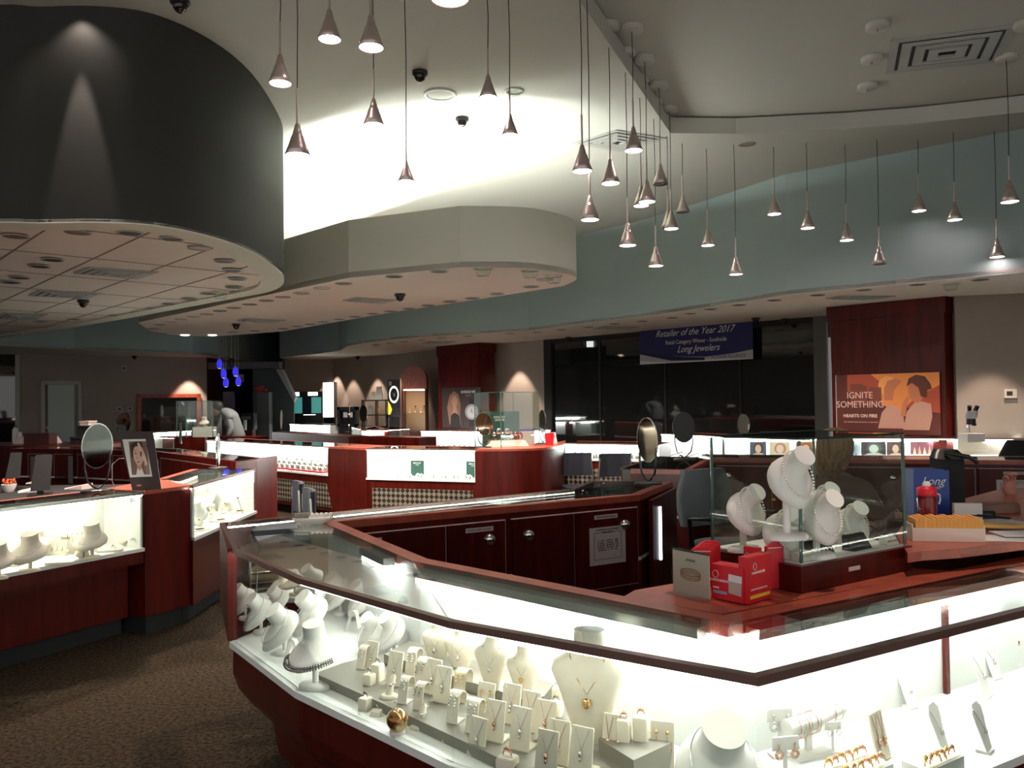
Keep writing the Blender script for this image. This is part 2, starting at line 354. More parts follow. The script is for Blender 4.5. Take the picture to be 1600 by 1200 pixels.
# dark recess between the two fascias
rb = wl[-1]; re_ = wr[0]
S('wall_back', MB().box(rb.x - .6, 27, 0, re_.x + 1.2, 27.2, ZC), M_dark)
S('wall_back', MB().wall([wl[-1], Vector((wl[-1].x - .2, 27))], 0, ZC, .1, -1), M_maroon)
S('wall_back', MB().wall([wr[0], Vector((wr[0].x, 27))], 0, ZC, .1, 1), M_greyp)
# dark window wall
def wp(u, v): return RW(u, v, wA, wB)
M_blackglass = mat('dark_window_glass', (.010, .012, .012), .03, spec=1.0)
S('window_1', MB().wall([wA, wB], .0, ZS, .1, -1), M_blackglass)
wroot = None
for i, (t0, t1) in enumerate([(0, .035), (.965, 1.0)]):
    a = wA.lerp(wB, t0); b = wA.lerp(wB, t1)
    S('trim_11', MB().wall([a, b], 0, ZS, .06, 1), M_matblack if i == 0 else M_greyp)
for u in (938, 1040, 1157):
    a = wp(u, 600); d = (wB - wA).normalized() * .02; a2 = Vector((a.x, a.y))
    S('trim_12', MB().wall([a2 - d, a2 + d], 0, ZS, .02, 1), M_matblack)
S('trim_13', MB().wall([wA, wB], ZS - .1, ZS, .05, 1), M_matblack)
S('trim_14', MB().wall([wA, wB], 0, .5, .05, 1), M_wooddark)
# ------------------------------------------------------------------ left wall: door, framed window, thermostats
def onwall(u0, v0, u1, v1, A, B):        # two corner pixels -> origin (bottom left), width, height, rotation
    a = RW(u0, v1, A, B); b = RW(u1, v1, A, B); c = RW(u0, v0, A, B)
    return a, math.hypot(b.x - a.x, b.y - a.y), c.z - a.z, math.atan2(b.y - a.y, b.x - a.x)
WLA, WLB = wl[1], wl[2]
o, w, h, r = onwall(64, 595, 128, 690, WLA, WLB)
d = bpy.data.objects.new('door_1', None); C.objects.link(d); d.location = (o.x, o.y, 0); d.rotation_euler = (0, 0, r); d['kind'] = 'structure'
ht = o.z + h
MB().box(0, -.04, 0, .09, .02, ht).box(w - .09, -.04, 0, w, .02, ht).box(0, -.04, ht - .09, w, .02, ht).build('door_frame', M_trimw, d)
MB().box(.15, -.015, 0, w - .17, -.003, ht - .1).build('door_leaf', M_door, d)
MB().box(.09, -.02, 0, .15, -.003, ht - .1).build('door_edge', mat('tan_wood', (.14, .08, .045), .5), d)
MB().ball((.12, -.05, .95), .035).build('door_knob', M_steel, d)
o, w, h, r = onwall(214, 616, 313, 676, WLA, WLB)
d = bpy.data.objects.new('window_2', None); C.objects.link(d); d.location = (o.x, o.y, 0); d.rotation_euler = (0, 0, r); d['kind'] = 'structure'
zt = o.z + h; MB().box(0, -.08, .6, .1, .0, zt).box(w - .1, -.08, .6, w, 0, zt).box(0, -.08, zt - .1, w, 0, zt).box(0, -.08, .5, w, 0, .62).build('window_frame', M_woodlit, d)
MB().box(.1, -.01, .62, w - .1, 0, zt - .1).build('pane', M_blackglass, d)
for (u0, v0, u1, v1, nm, lb, ct) in [(190, 571, 198, 580, 'wall_speaker', 'small white box high on the left wall above the thermostats', 'speaker'), (182, 636, 191, 643, 'thermostat', 'white wall thermostat, left of the pair beside the framed dark window', 'thermostat'), (199, 635, 207, 642, 'thermostat', 'white thermostat with dark screen, right of the pair beside the framed dark window', 'thermostat')]:
    o, w, h, r = onwall(u0, v0, u1, v1, WLA, WLB); t = E(nm, lb, ct, o, r)
    MB().box(0, -.03, 0, w, -.001, h).build('housing', M_trimw, t); MB().box(w * .25, -.034, h * .35, w * .75, -.03, h * .7).build('screen', M_ink, t)
o, w, h, r = onwall(1568, 608, 1588, 622, pr0, pr1); t = E('thermostat', 'white thermostat on the beige wall right of the wooden pillar', 'thermostat', o, r)
MB().box(0, -.03, 0, w, -.001, h).build('housing', mat('offwhite_plastic', (.6, .55, .48), .5), t); MB().box(w * .2, -.034, h * .3, w * .65, -.03, h * .75).build('screen', M_ink, t)
# black opening far left
o, w, h, r = onwall(-120, 556, 31, 690, WLA, WLB)
d = bpy.data.objects.new('door_2', None); C.objects.link(d); d.location = (o.x, o.y, 0); d.rotation_euler = (0, 0, r); d['kind'] = 'structure'
MB().box(0, -.012, 0, w - .1, -.002, ZS - .02).build('glass_pane', M_blackglass, d); MB().box(w - .1, -.05, 0, w, 0, ZS - .02).build('door_frame', M_trimw, d)
# ------------------------------------------------------------------ wooden pillars
def pillar(pts, label, cornice=.05):
    t = E('wooden_pillar', label, 'pillar', (0, 0, 0)); MB().prism(pts, 0, ZS - .006).build('panelling', M_wood, t)
    c = sum(pts, Vector((0, 0))) / len(pts); MB().prism([c + (p - c) * 1.05 for p in pts], ZS - .22, ZS - .008).build('cornice', M_wood, t); return t
pl0, pl1 = P(1297, 479, ZS), P(1474, 462.5, ZS); pd = (pl1 - pl0).normalized(); pn = Vector((-pd.y, pd.x))
p2 = P(1491, 464, ZS)
pillar([pl0, pl1, p2, p2 + pn * 1.2, pl0 + pn * 1.2], 'tall dark cherry wood pillar panelled behind the orange couple poster')
q0, q1, q2 = P(684, 541, ZS), P(747, 535, ZS), P(772, 536, ZS); qn = Vector((-.1, 1.5))
pillar([q0, q1, q2, q2 + qn, q0 + qn], 'cherry wood pillar between the arched niche and the dark windows')
# ------------------------------------------------------------------ downlights, cameras, vents
def mk_down(lit=False):
    def f():
        t = E('recessed_downlight', '', ''); MB().lathe([(.078, -.006), (.095, -.006), (.095, .0), (.078, .0)], n=20, cap0=False, cap1=False).build('trim_ring', M_trimw, t)
        MB().lathe([(.001, -.0025), (.078, -.0025)], n=20, cap0=False, cap1=False).build('reflector', M_lit if lit else mat('lamp_recess', (.05, .03, .02), .4), t); return t
    return f
def mk_down_w():
    t = E('recessed_downlight', '', ''); MB().lathe([(.078, -.006), (.095, -.006), (.095, .0), (.078, .0)], n=20, cap0=False, cap1=False).build('trim_ring', M_trimw, t)
    MB().lathe([(.001, -.0025), (.078, -.0025)], n=20, cap0=False, cap1=False).build('reflector', mat('bronze_reflector', (.5, .36, .27), .3, .6), t); return t
def downs(pts, z, where, grp, kinds='', s=1):
    for i, p in enumerate(pts):
        k = kinds[i] if i < len(kinds) else 'd'; xy = P(p[0], p[1], z)
        put('down' + k, {'d': mk_down(), 'l': mk_down(True), 'w': mk_down_w}[k], (*xy, z), 0, '%s recessed downlight %s' % ({'d': 'dark', 'l': 'glowing', 'w': 'bronze-lined'}[k], where % ORD[i]), 'light', grp, s)
downs([(25, 369), (122, 363), (203, 364), (269, 373), (312, 388), (351, 408), (363, 422), (371, 436), (366, 449), (326, 459), (296, 467), (265, 475), (238, 482), (215, 488), (180, 493), (116, 499), (63, 502)], ZS, 'under the charcoal drum, %s along its curved edge from front left', 'downlights under the charcoal drum', 'wwddw')
downs([(82, 406), (62, 416), (31, 434), (17, 441)], ZS, 'in the middle of the drum ceiling, %s from the right', 'inner downlights of the charcoal drum')
downs([(254, 521), (239, 513.5), (250, 507), (266, 503), (283, 499), (303, 495), (323, 491), (344, 485.6), (365, 481), (390, 475.5), (416, 469.5), (442, 464), (471, 458), (503, 450), (537, 443), (616, 432), (686, 424), (851, 437), (830, 448), (776, 459), (738, 466), (703, 471), (669, 477), (639, 482), (610, 486), (582, 490), (555, 495), (530, 499), (506, 503), (485, 507), (465, 510), (442, 513.5), (399, 517), (363, 519)], ZS - .002, 'under the pale cloud, %s clockwise from its left tip', 'downlights under the pale cloud', 'dddwwwwwwwwwwwdddw')
downs([(588, 539), (609, 536), (631, 534), (659, 531), (690, 528), (731, 525), (796, 521), (839, 519), (877, 515), (919, 511), (960, 506), (1003, 501.7), (1050, 496.5), (1079, 490), (1110, 483), (1155, 476.5), (1210, 469), (1277, 461), (1350, 453), (1434, 444.7), (1531, 437), (1522, 464)], ZS - .007, 'along the right perimeter soffit, %s from its far left end', 'downlights in the perimeter soffit', 'w' + 'd' * 20 + 'l')
downs([(1167, 225)], ZC, 'in the main ceiling beyond the pendants%.0s', None, 'w')
downs([(289, 524), (332, 524)], ZS - .01, 'bright at the far tip of the pale cloud, %s from left', 'lit downlights at the far tip of the cloud', 'll')
def mk_cam():
    t = E('dome_camera', '', ''); MB().lathe([(.001, 0), (.085, 0), (.085, -.03), (.07, -.045)], n=18, cap0=False, cap1=False).build('housing', M_black, t)
    MB().lathe([(.062, -.04), (.058, -.075), (.04, -.10), (.018, -.115), (.001, -.117)], n=18, cap0=False, cap1=False).build('dome', mat('smoked_dome', (.02, .01, .01), .05), t); return t
for (u, v, z, lb) in [(281, 0, ZC, 'at the top edge of the charcoal drum'), (656, 112, ZC, 'on the main ceiling, nearer of the two above the glowing cove'), (722, 184, ZC, 'on the main ceiling, farther of the two above the glowing cove'), (625, 459, ZS, 'under the middle of the pale cloud'), (130, 469, ZS, 'under the charcoal drum beside a vent'), (369, 506, ZS, 'under the far end of the pale cloud'), (210, 556, ZS - .01, 'over the left wall beside the beige box'), (559, 557, ZS - .01, 'over the back wall left of the arched niche'), (888, 527, ZS - .01, 'over the left end of the dark windows'), (929, 527, ZS - .01, 'next to the exit sign over the windows'), (1226, 498, ZS - .01, 'over the dark windows right of the banner'), (1181, 497, ZS - .01, 'at the right end of the banner')]:
    put('cam', mk_cam, (*P(u, v, z), z), 0, 'black dome camera ' + lb, 'security camera', 'black dome cameras', .8)
def vent(corners, z, label, n=3):
    q = [P(*c, z) for c in corners]; c = sum(q, Vector((0, 0))) / 4; t = E('ceiling_vent', label, 'vent', (*c, z), group='square ceiling vents'); q = [p - c for p in q]
    def fr(a, b, z0, z1):
        mb = MB()
        for i in range(4): j = (i + 1) % 4; mb.prism([q[i] * a, q[j] * a, q[j] * b, q[i] * b], z0, z1)
        return mb
    fr(1, .86, -.012, -.001).build('frame', M_trimw, t); MB().prism([p * .86 for p in q], -.004, -.001).build('duct', M_ink, t)
    for k in range(n): a = .80 - .24 * k; fr(a, a - .17, -.02 - .006 * k, -.012).build('louvre', M_trimw, t)
vent([(894, 223), (963, 202), (1041, 215), (968, 236)], ZC, 'square white vent in the main ceiling among the pendant cords')
vent([(1392, 63), (1590, 38), (1560, 95), (1384, 114)], ZT, 'large white vent in the ceiling tray at top right')
vent([(115, 426), (140, 417), (248, 424), (215, 435)], ZS + .008, 'white vent under the drum, nearest of its three')
vent([(45, 461), (62, 453), (160, 457), (135, 466)], ZS + .008, 'white vent under the drum, middle of its three')
vent([(-8, 497), (8, 488), (75, 490), (55, 499)], ZS + .008, 'white vent under the drum, farthest of its three')
vent([(535, 469), (555, 464), (622, 468), (595, 474)], ZS, 'square vent under the pale cloud beside the dome camera')
vent([(370, 500), (385, 497), (447, 500), (425, 504)], ZS, 'square vent under the far end of the pale cloud')
vent([(1290, 466), (1310, 462), (1400, 462), (1370, 467)], ZS - .006, 'square vent in the soffit above the big wooden pillar')
vent([(660, 536), (670, 533), (712, 533), (700, 536)], ZS - .006, 'square vent in the soffit above the smaller wooden pillar')
vent([(925, 513), (945, 509), (1000, 510), (985, 514)], ZS - .006, 'square vent in the soffit above the dark windows')
t = E('ceiling_speaker', 'round flush white speaker in the main ceiling between two dome cameras', 'speaker', (*P(688, 147, ZC), ZC)); MB().lathe([(.001, -.006), (.125, -.006)], n=28, cap0=False, cap1=False).build('grille', M_tray, t); MB().lathe([(.125, -.001), (.125, -.014), (.155, -.014), (.155, -.001)], n=28, cap0=False, cap1=False).build('bezel', M_white, t)
t = E('clear_dome_sensor', 'small clear dome on the main ceiling behind a pendant cord', 'sensor', (*P(803, 142, ZC), ZC)); MB().lathe([(.09, 0), (.09, -.012), (.07, -.012), (.07, 0)], n=20, cap0=False, cap1=False).build('bezel', M_cloud, t); MB().lathe([(.07, -.01), (.05, -.04), (.001, -.055)], n=20, cap0=False, cap1=False).build('dome', M_glass, t)
for i, (u, v) in enumerate([(755, 419), (828, 422), (865, 431), (344, 456), (1486, 443)]):
    z = ZS - (.006 if i == 4 else 0); t = E('clear_glass_fixture', 'clear glass sprinkler cover under the ' + ['pale cloud, left of three near its right end', 'pale cloud, middle of three near its right end', 'pale cloud, rightmost of three at its right end', 'charcoal drum near its far edge', 'perimeter soffit above the beige wall'][i], 'fixture', (*P(u, v, z), z), group='clear covers under the soffits')
    MB().lathe([(.09, 0), (.07, -.06), (.06, -.075), (.001, -.075)], n=16, cap0=False, cap1=False).build('cover', M_glass, t); MB().lathe([(.1, -.001), (.1, -.01), (.08, -.01)], n=16, cap0=False, cap1=False).build('bezel', M_cloud, t)
# ------------------------------------------------------------------ pendants
def pendant(u, v, w=None, can=None, lit=True, label=''):
    if can: xy = P(can[0], can[1], ZT); dep = xy.y; zc = ZT
    else: dep = min(.15 * F / w, 5.55); zc = ZC; 
    sz = 1 if can else min(1, w * dep / F / .15)
    b = PD(u, v, dep); zb = b.z
    t = E('pendant_lamp', label, 'pendant lamp', b, group='conical pendant lamps on thin cords')
    def sc_(L): return [(a_ * sz, b_ * sz) for a_, b_ in L]
    MB().lathe(sc_([(.072, 0), (.078, .004), (.058, .055), (.037, .118), (.036, .122), (.031, .124), (.026, .15), (.014, .195), (.008, .20)]), n=20, cap0=False).build('shade', M_alu, t)
    MB().lathe(sc_([(.008, .19), (.0075, .42)]), n=8).build('stem', M_alu, t)
    MB().tube([(0, 0, .4 * sz), (.006, 0, (.4 + zc - zb) / 2), (0, 0, zc - zb - .03)], .0035, 5).build('cord', M_ink, t)
    MB().lathe(sc_([(.001, .006), (.070, .004)]), n=20, cap0=False, cap1=False).build('bulb', M_lamp if lit else M_greyp, t)
    r = .092 if can else .05
    MB().lathe([(r, zc - zb), (r, zc - zb - .035), (r * .93, zc - zb - .042), (.001, zc - zb - .042)], n=22, cap0=False, cap1=False).build('canopy', M_tray, t)
NP = [(438, 131, 35, 'beside the edge of the charcoal drum'), (465, 243, 38, 'lowest one right of the charcoal drum'), (515, 62, 36, 'upper one between the drum and the twin cords'), (580, 75, 40, 'large near one with a smaller lamp right below it'), (584, 196, 32, 'directly under the larger near lamp'), (635, 284, 25, 'in front of the glowing cove'), (703, -2, 62, 'nearest one, cut off by the top of the picture'), (763, 153, 28, 'left of the pair above the glowing cove'), (797, 212, 26, 'right of the pair above the glowing cove'), (910, 268, 32, 'above the right tip of the pale cloud'), (922, 344, 29, 'just right of the pale cloud, lower of the two')]
for u, v, w, l in NP: pendant(u, v, w, label='lit conical metal pendant lamp, ' + l)
CP = [(954, 287, (945, 38), 1, 'below the square vent, left one'), (981, 384, (970, 80), 1, 'low one against the teal fascia, right of the cloud'), (1002, 322, (998, 122), 1, 'half hidden behind its neighbour'), (1025, 416, (1020, 157), 1, 'lowest one near the fascia corner'), (990, 236, (985, 42), 1, 'directly below the square vent'), (1011, 316, (1008, 90), 1, 'overlapping a farther lamp left of the fascia corner'), (1032, 288, (1030, 131), 0, 'unlit, high between the cords'), (1049, 358, (1048, 168), 1, 'middle of the cord cluster'), (1067, 332, (1068, 198), 0, 'unlit, small in the cord cluster'), (1106, 384, (1103, 207), 1, 'first right of the cord cluster'), (1150, 429, (1147, 200), 1, 'lowest above the banner'), (1210, 335, (1208, 204), 1, 'high against the fascia above the banner'), (1262, 357, (1259, 197), 1, 'small, right of the banner'), (1323, 376, (1318, 200), 1, 'above the big pillar, left one'), (1374, 413, (1370, 192), 0, 'unlit, bright-bodied above the big pillar'), (1436, 330, (1432, 192), 1, 'high above the big pillar'), (1492, 344, (1490, 180), 1, 'above the right edge of the big pillar'), (1558, 402, (1553, 178), 1, 'low one near the right edge'), (1578, 316, (1576, 88), 1, 'large one at the right edge'), (1044, 356, (1035, 186), 0, 'unlit, peeking from behind the middle cluster lamp')]
for u, v, c, l, lb in CP: pendant(u, v, can=(c[0] + (12 if c[0] in (945, 970, 998, 1020, 1035) else 0), c[1]), lit=bool(l), label=('lit' if l else 'dark') + ' conical metal pendant lamp, ' + lb)
for i, (u, v) in enumerate([(1371, 38), (1362, 90), (1355, 133), (1603, 36)]):
    t = E('ceiling_canopy', 'round white ceiling canopy without a lamp, ' + ['nearest left of the big vent', 'second left of the big vent', 'farthest left of the big vent', 'cut off at the right edge beside the vent'][i], 'ceiling canopy', (*P(u, v, ZT), ZT), group='empty pendant canopies')
    MB().lathe([(.092, 0), (.092, -.035), (.085, -.042), (.001, -.042)], n=22, cap0=False, cap1=False).build('cap', M_tray, t); MB().lathe([(.006, -.06), (.006, -.04)], n=8).build('nipple', M_steel, t)
M_front = emis('front_fill_light', (1, .95, .85), 19)  # glow of the fill strips added under the front rails
# ================================================================== counters
def inset(poly, f):
    c = sum((Vector(p) for p in poly), Vector((0, 0))) / len(poly); return [c + (Vector(p) - c) * f for p in poly]
def case(name, label, front, back, zb=ZG, ends='', light=M_strip, rail=True, rim=.06, kick=.12, apron=None, doors=(), locks=True, cat='display case', group=None, lat=False, nb=(None,) * 4, base=True, shut=(), railmat=None, tub=True, dark=(), lampz=0, rimmat=None):
    """front and back run left to right as the customer side is seen; ends: which ends are closed ('L','R')"""
    front = [Vector(p) for p in front]; back = [Vector(p) for p in back]; poly = front + back[::-1]
    c = sum(poly, Vector((0, 0))) / len(poly); t = E(name, label, cat, (*c, 0), group=group)
    front = [p - c for p in front]; back = [p - c for p in back]; poly = front + back[::-1]
    fm = sum(front, Vector((0, 0))) / len(front); bm_ = sum(back, Vector((0, 0))) / len(back)
    nb = [None if p is None else Vector(p) - c for p in nb]
    fo = offset(front, .05); sgn = 1 if (sum(fo, Vector((0, 0))) / len(fo) - bm_).length > (fm - bm_).length else -1
    bo = offset(back, .05); sb = 1 if (sum(bo, Vector((0, 0))) / len(bo) - fm).length > (fm - bm_).length else -1
    if apron: lo = apron
    else: lo = [(zb - .02, 0), (kick, 0)]
    fr = lambda d: offset2(front, d * sgn, nb[0], nb[1])
    bk = lambda d: offset2(back, d * sb, nb[2], nb[3])
    # base body, lofted down the given profile
    rs = [[(p.x, p.y, z) for p in fr(-d)] + [(p.x, p.y, z) for p in back[::-1]] for z, d in lo]
    MB().rings(rs, True, True, smooth=False).build('base', M_wood, t)
    zk, dk = lo[-1]
    MB().prism([p for p in fr(-dk - .07)] + [p for p in bk(-.05)][::-1], 0.001, zk).build('toe_kick', M_matblack, t)
    MB().prism(fr(.012) + back[::-1], zb - .022, zb).build('deck', M_white, t)
    for i in range(len(front) - 1):
        if i in shut: MB().wall(front[i:i + 2], zb, H - .01, .012, -sgn).build('wood_panel', M_wood, t); continue
        MB().wall2(fr(-.004)[i:i + 2], fr(-.010)[i:i + 2], zb, H - .012).build('glass_panel', M_glass, t)
    inner_f = fr(-.004); inner_b = bk(-rim)
    MB().prism(inner_f + inner_b[::-1], H - .010, H - .001).build('glass_top', M_gtop, t)
    if rail: MB().wall2(fr(.003), fr(-.019), H - .018, H + .001).build('front_rail', railmat or M_rail, t)
    if rail and tub: MB().wall2(fr(-.0105)[::1], fr(-.0175), H - .0245, H - .0185).build('front_fill', M_front, t)  # added strip under the rail, lights the stands from the front
    MB().wall2(back, bk(-rim), H - .035, H).build('back_rim', rimmat or M_woodlit, t)
    MB().wall2(bk(-.02), bk(-.032), zb, H - .035).build('back_panel', M_white, t)
    MB().wall2(bk(-.002), bk(-.018), zb - .02, H - .035).build('staff_side', M_wood, t)
    for e, (a, b) in (('L', (front[0], back[0])), ('R', (front[-1], back[-1]))):
        if e in ends:
            g = MB(); dd = (b - a).normalized(); inn = Vector((-a.x, -a.y)).normalized(); n = Vector((dd.y, -dd.x)); n = n if n.dot(inn) > 0 else -n
            a2 = a + dd * .012; b2 = b - dd * .02; g.prism([a2, b2, b2 + n * .014, a2 + n * .014], zb, H - .012); g.build('end_panel', M_white, t)
        if e.lower() in ends:
            g = MB(); dd = (b - a).normalized(); inn = Vector((-a.x, -a.y)).normalized(); n = Vector((dd.y, -dd.x)); n = n if n.dot(inn) > 0 else -n
            a2 = a + dd * .008; b2 = b - dd * .03; g.prism([a2, b2, b2 + n * .006, a2 + n * .006], zb, H - .012); g.build('end_glass', M_glass, t)
    # lamp housings under the rim
    if tub:
        for i in range(len(back) - 1):
            a, b = back[i], back[i + 1]; L = (b - a).length
            if L < .35 or i in dark: continue
            ln = bk(-rim - .004)[i:i + 2]; a, b = ln; d = (b - a).normalized(); a = a + d * min(.06 + .1 * (L < 1), .2); b = b - d * min(.06 + .1 * (L < 1), .2)
            MB().wall([a, b], H - .04 - lampz, H - .014 - lampz, .045, -sb).build('lamp_housing', M_steel, t)
            a3, b3 = offset([a, b], -sb * .012); MB().wall([a3, b3], H - .062 - lampz, H - .041 - lampz, .022, -sb).build('light_strip', light, t)
    # doors on the staff side
    for (k, s0, s1, lk, note) in doors:
        a, b = back[k], back[k + 1]; L = (b - a).length; r = math.atan2(b.y - a.y, b.x - a.x)
        flip = sb < 0
        dr_ = E('staff_door', '', ''); 
        for kk in ('label', 'category'): 
            if kk in dr_: del dr_[kk]
        dr_.parent = t; n = Vector(((b - a).y, -(b - a).x)).normalized(); n = n if n.dot(a + b) > 0 else -n
        # the door faces n; local -Y = n
        rr = math.atan2(n.x, -n.y); dr_.rotation_euler = (0, 0, rr); x_ = Vector((math.cos(rr), math.sin(rr)))
        st, en = (a, b) if (b - a).dot(x_) > 0 else (b, a)
        w = L * (s1 - s0); q = st + (en - st) * s0; dr_.location = (q.x, q.y, 0); z0, z1 = .44, H - .07
        MB().box(.006, -.016, z0, w - .006, .0, z1).build('leaf', M_wood, dr_)
        MB().box(0, -.010, z0 - .006, w, -.001, z0).box(0, -.01, z1, w, -.001, z1 + .004).box(w - .004, -.01, z0, w, -.001, z1).build('edge_strip', M_ppink, dr_)
        lx = {'l': .1, 'r': w - .1}.get(lk)
        if lx: 
            MB().lathe([(.001, .03), (.02, .028), (.03, .018), (.034, .0)], n=18).build('lock', M_chrome, dr_).rotation_euler = (PI / 2, 0, 0)
            dr_.children[-1].location = (lx, -.016, z1 - .09)
        if 'n' in note:
            nx = .02 + w * .17 if lk == 'r' else w - .16
            nt = E('x', '', ''); [nt.__delitem__(kk) for kk in ('label', 'category') if kk in nt]; nt.name = 'notice'; nt.parent = dr_; nt.location = (nx, -.017, z1 - .30)
            MB().xz(rect(0, 0, .25, .21), -.001, 0).build('sheet', M_ppink, nt)
            bd = MB()
            for rc in (rect(.03, .03, .22, .032), rect(.03, .178, .22, .18), rect(.03, .03, .032, .18), rect(.218, .03, .22, .18)): bd.xz(rc, -.002, -.001)
            bd.build('border', M_ink, nt)
            text(nt, 'printing', 'MAXIMUM ALLOWABLE\nDISCOUNT', .015, M_ink, .125, .19, -.002)
            text(nt, 'printing', '$    0-00    $ 999.99    30%\n$ 100.00    $ 999.99    20%\n$1,000.00   $2,999.99   15%\n$3,000.00   $4,999.99   10%\n$5,000.00   $    UP    5%', .013, M_ink, .125, .13, -.002)
            for ch in list(nt.children): ch.parent = dr_; ch.location = nt.location; ch.name = 'notice_' + ch.name.split('.')[0]
            bpy.data.objects.remove(nt)
        if 't' in note:
            nt = MB().xz(rect(.02 + (w * .25 if lk == 'r' else 0), z1 - .045, .02 + (w * .25 if lk == 'r' else 0) + .16, z1 - .022), -.018, -.016).build('label_tape', M_ppink, dr_)
            text(dr_, 'tape_lettering', 'PLEASE KEEP LOCKED', .014, M_ink, .1 + (w * .25 if lk == 'r' else 0), z1 - .038, -.019)
    if lat:
        for (k, s0, s1, sl) in lat:
            a, b = front[k], front[k + 1]; r = math.atan2(b.y - a.y, b.x - a.x); L = (b - a).length
            q = a + (b - a) * s0; n = Vector(((b - a).y, -(b - a).x)).normalized(); n = n if n.dot(a + b) > 0 else -n
            rr = math.atan2(n.x, -n.y); x_ = Vector((math.cos(rr), math.sin(rr))); st, en = (a, b) if (b - a).dot(x_) > 0 else (b, a)
            lo_ = MB().xz([(0, .17), (L * (s1 - s0) + sl, .17), (L * (s1 - s0), zb - .12), (0, zb - .12)], -.008, -.001).build('woven_kick_panel', M_lattice, t)
            q = st + (en - st) * s0; lo_.location = (q.x, q.y, 0); lo_.rotation_euler = (0, 0, rr)
    return t
def block(name, label, poly, cat='counter', z1=H, kick=.12, m=None, top=None, z0=None, group=None):
    poly = [Vector(p) for p in poly]; c = sum(poly, Vector((0, 0))) / len(poly); t = E(name, label, cat, (*c, 0), group=group); poly = [p - c for p in poly]
    MB().prism(poly, kick, z1 - .025).build('base', m or M_wood, t); MB().prism(inset(poly, .9), .001, kick).build('toe_kick', M_matblack, t)
    MB().prism(poly, z1 - .0245, z1).build('top', top or M_woodlit, t); return t
# --- the front island (outer edge, inner edge, left to right as the customer walks round it)
F0, F1, F2, F3, F4 = P(1183, 1058), P(703, 971), P(465, 903), P(363, 857), P(343, 817)
B0, B1, B2 = P(1130, 961), P(668, 873), P(526, 815)
G1, G2, G3, G4 = P(343, 817), P(894, 764), P(925, 751.5), P(989, 751)
N1, N2 = P(1000, 773), P(1051, 752.5)
Rd = (P(1600, 953) - F0).normalized(); F9 = F0 + Rd * 3.0
Bd = (P(1600, 869) - B0).normalized(); B9 = B0 + Bd * 2.75
ap = [(ZG - .02, 0), (.46, .0), (.40, .02), (.33, .07), (.28, .12), (.24, .15), (.12, .17)]
jR = F0.lerp(F9, .46); kR = B0.lerp(B9, .46)
# continuous island: the glass parts meet at mitres, so each straight unit is a case of its own
case('display_case', 'front display case with rings and bracelets, right of the corner post', [F0, jR], [B0, kR], nb=(F1, F9, B1, B9), apron=ap, light=M_strip)
case('display_case', 'front display case continuing out of the picture at the right edge', [jR, F9], [kR, B9], nb=(F0, None, B0, None), apron=ap)
case('display_case', 'long front display case of pendants and busts, left of the corner post', [F1, F0], [B1, B0], nb=(F2, jR, B2, kR), apron=ap)
case('display_case', 'rounded front display case of silver necklaces at the island left end', [F3, F2, F1], [B2, B2.lerp(B1, .45), B1], nb=(F4, F0, N1, B0), dark=(0,), apron=ap, ends='')
# end panel with wood cladding
t = E('island_end_panel', 'cherry wood end panel closing the left tip of the front island', 'panel', (*F4, 0)); MB().prism([Vector((0, 0)), F3 - F4 + Vector((-.02, 0)), F3 - F4 + Vector((.01, .02)), Vector((.03, .0))], ZG + .001, H - .001).build('panel', M_wood, t)
MB().wall([F3 - F4, Vector((0, 0))], H - .014, H + .001, .02, 1).build('front_rail', M_rail, t)
A_, B_ = F4, G2
case('display_case', 'far run of the front island with locked wooden doors facing the staff', [G2, F4 + Vector((0.02, 0))], [N1, B2], nb=(G3, F3, None, B1), doors=[(0, .0, .26, None, ''), (0, .262, .385, 'r', 't'), (0, .40, .60, 'l', ''), (0, .605, .985, 'r', 'nt')] and [(0, 0.02, .31, '', 't'), (0, .31, .50, 'r', 't'), (0, .52, .74, 'l', ''), (0, .74, .985, 'r', 'nt')], locks=True, apron=ap)
case('display_case', 'small end case of the far island run under the tilted oval mirror', [G4, G3, G2], [N2, N2.lerp(N1, .5), N1], nb=(None, F4, None, B2), ends='', tub=False)
# island end with its narrow lit slot
sl = E('lit_slot_panel', 'wooden end panel with a tall lit slot beside the tilted mirror', 'panel', (*N1, 0))
e1 = P(1013, 771) - N1; e2 = P(1051, 753) - N1
MB().prism([e1 + Vector((.02, -.02)), e2 + Vector((.02, -.02)), e2 + Vector((.0, .0)), e1], .3, H - .04).build('panel', M_wood, sl)
m_ = e1.lerp(e2, .28); d_ = (e2 - e1).normalized() * .012; MB().prism([m_ - d_ + Vector((.026, -.022)), m_ + d_ + Vector((.026, -.022)), m_ + d_ + Vector((.018, -.018)), m_ - d_ + Vector((.018, -.018))], .52, .84).build('light_slot', M_tubew, sl)
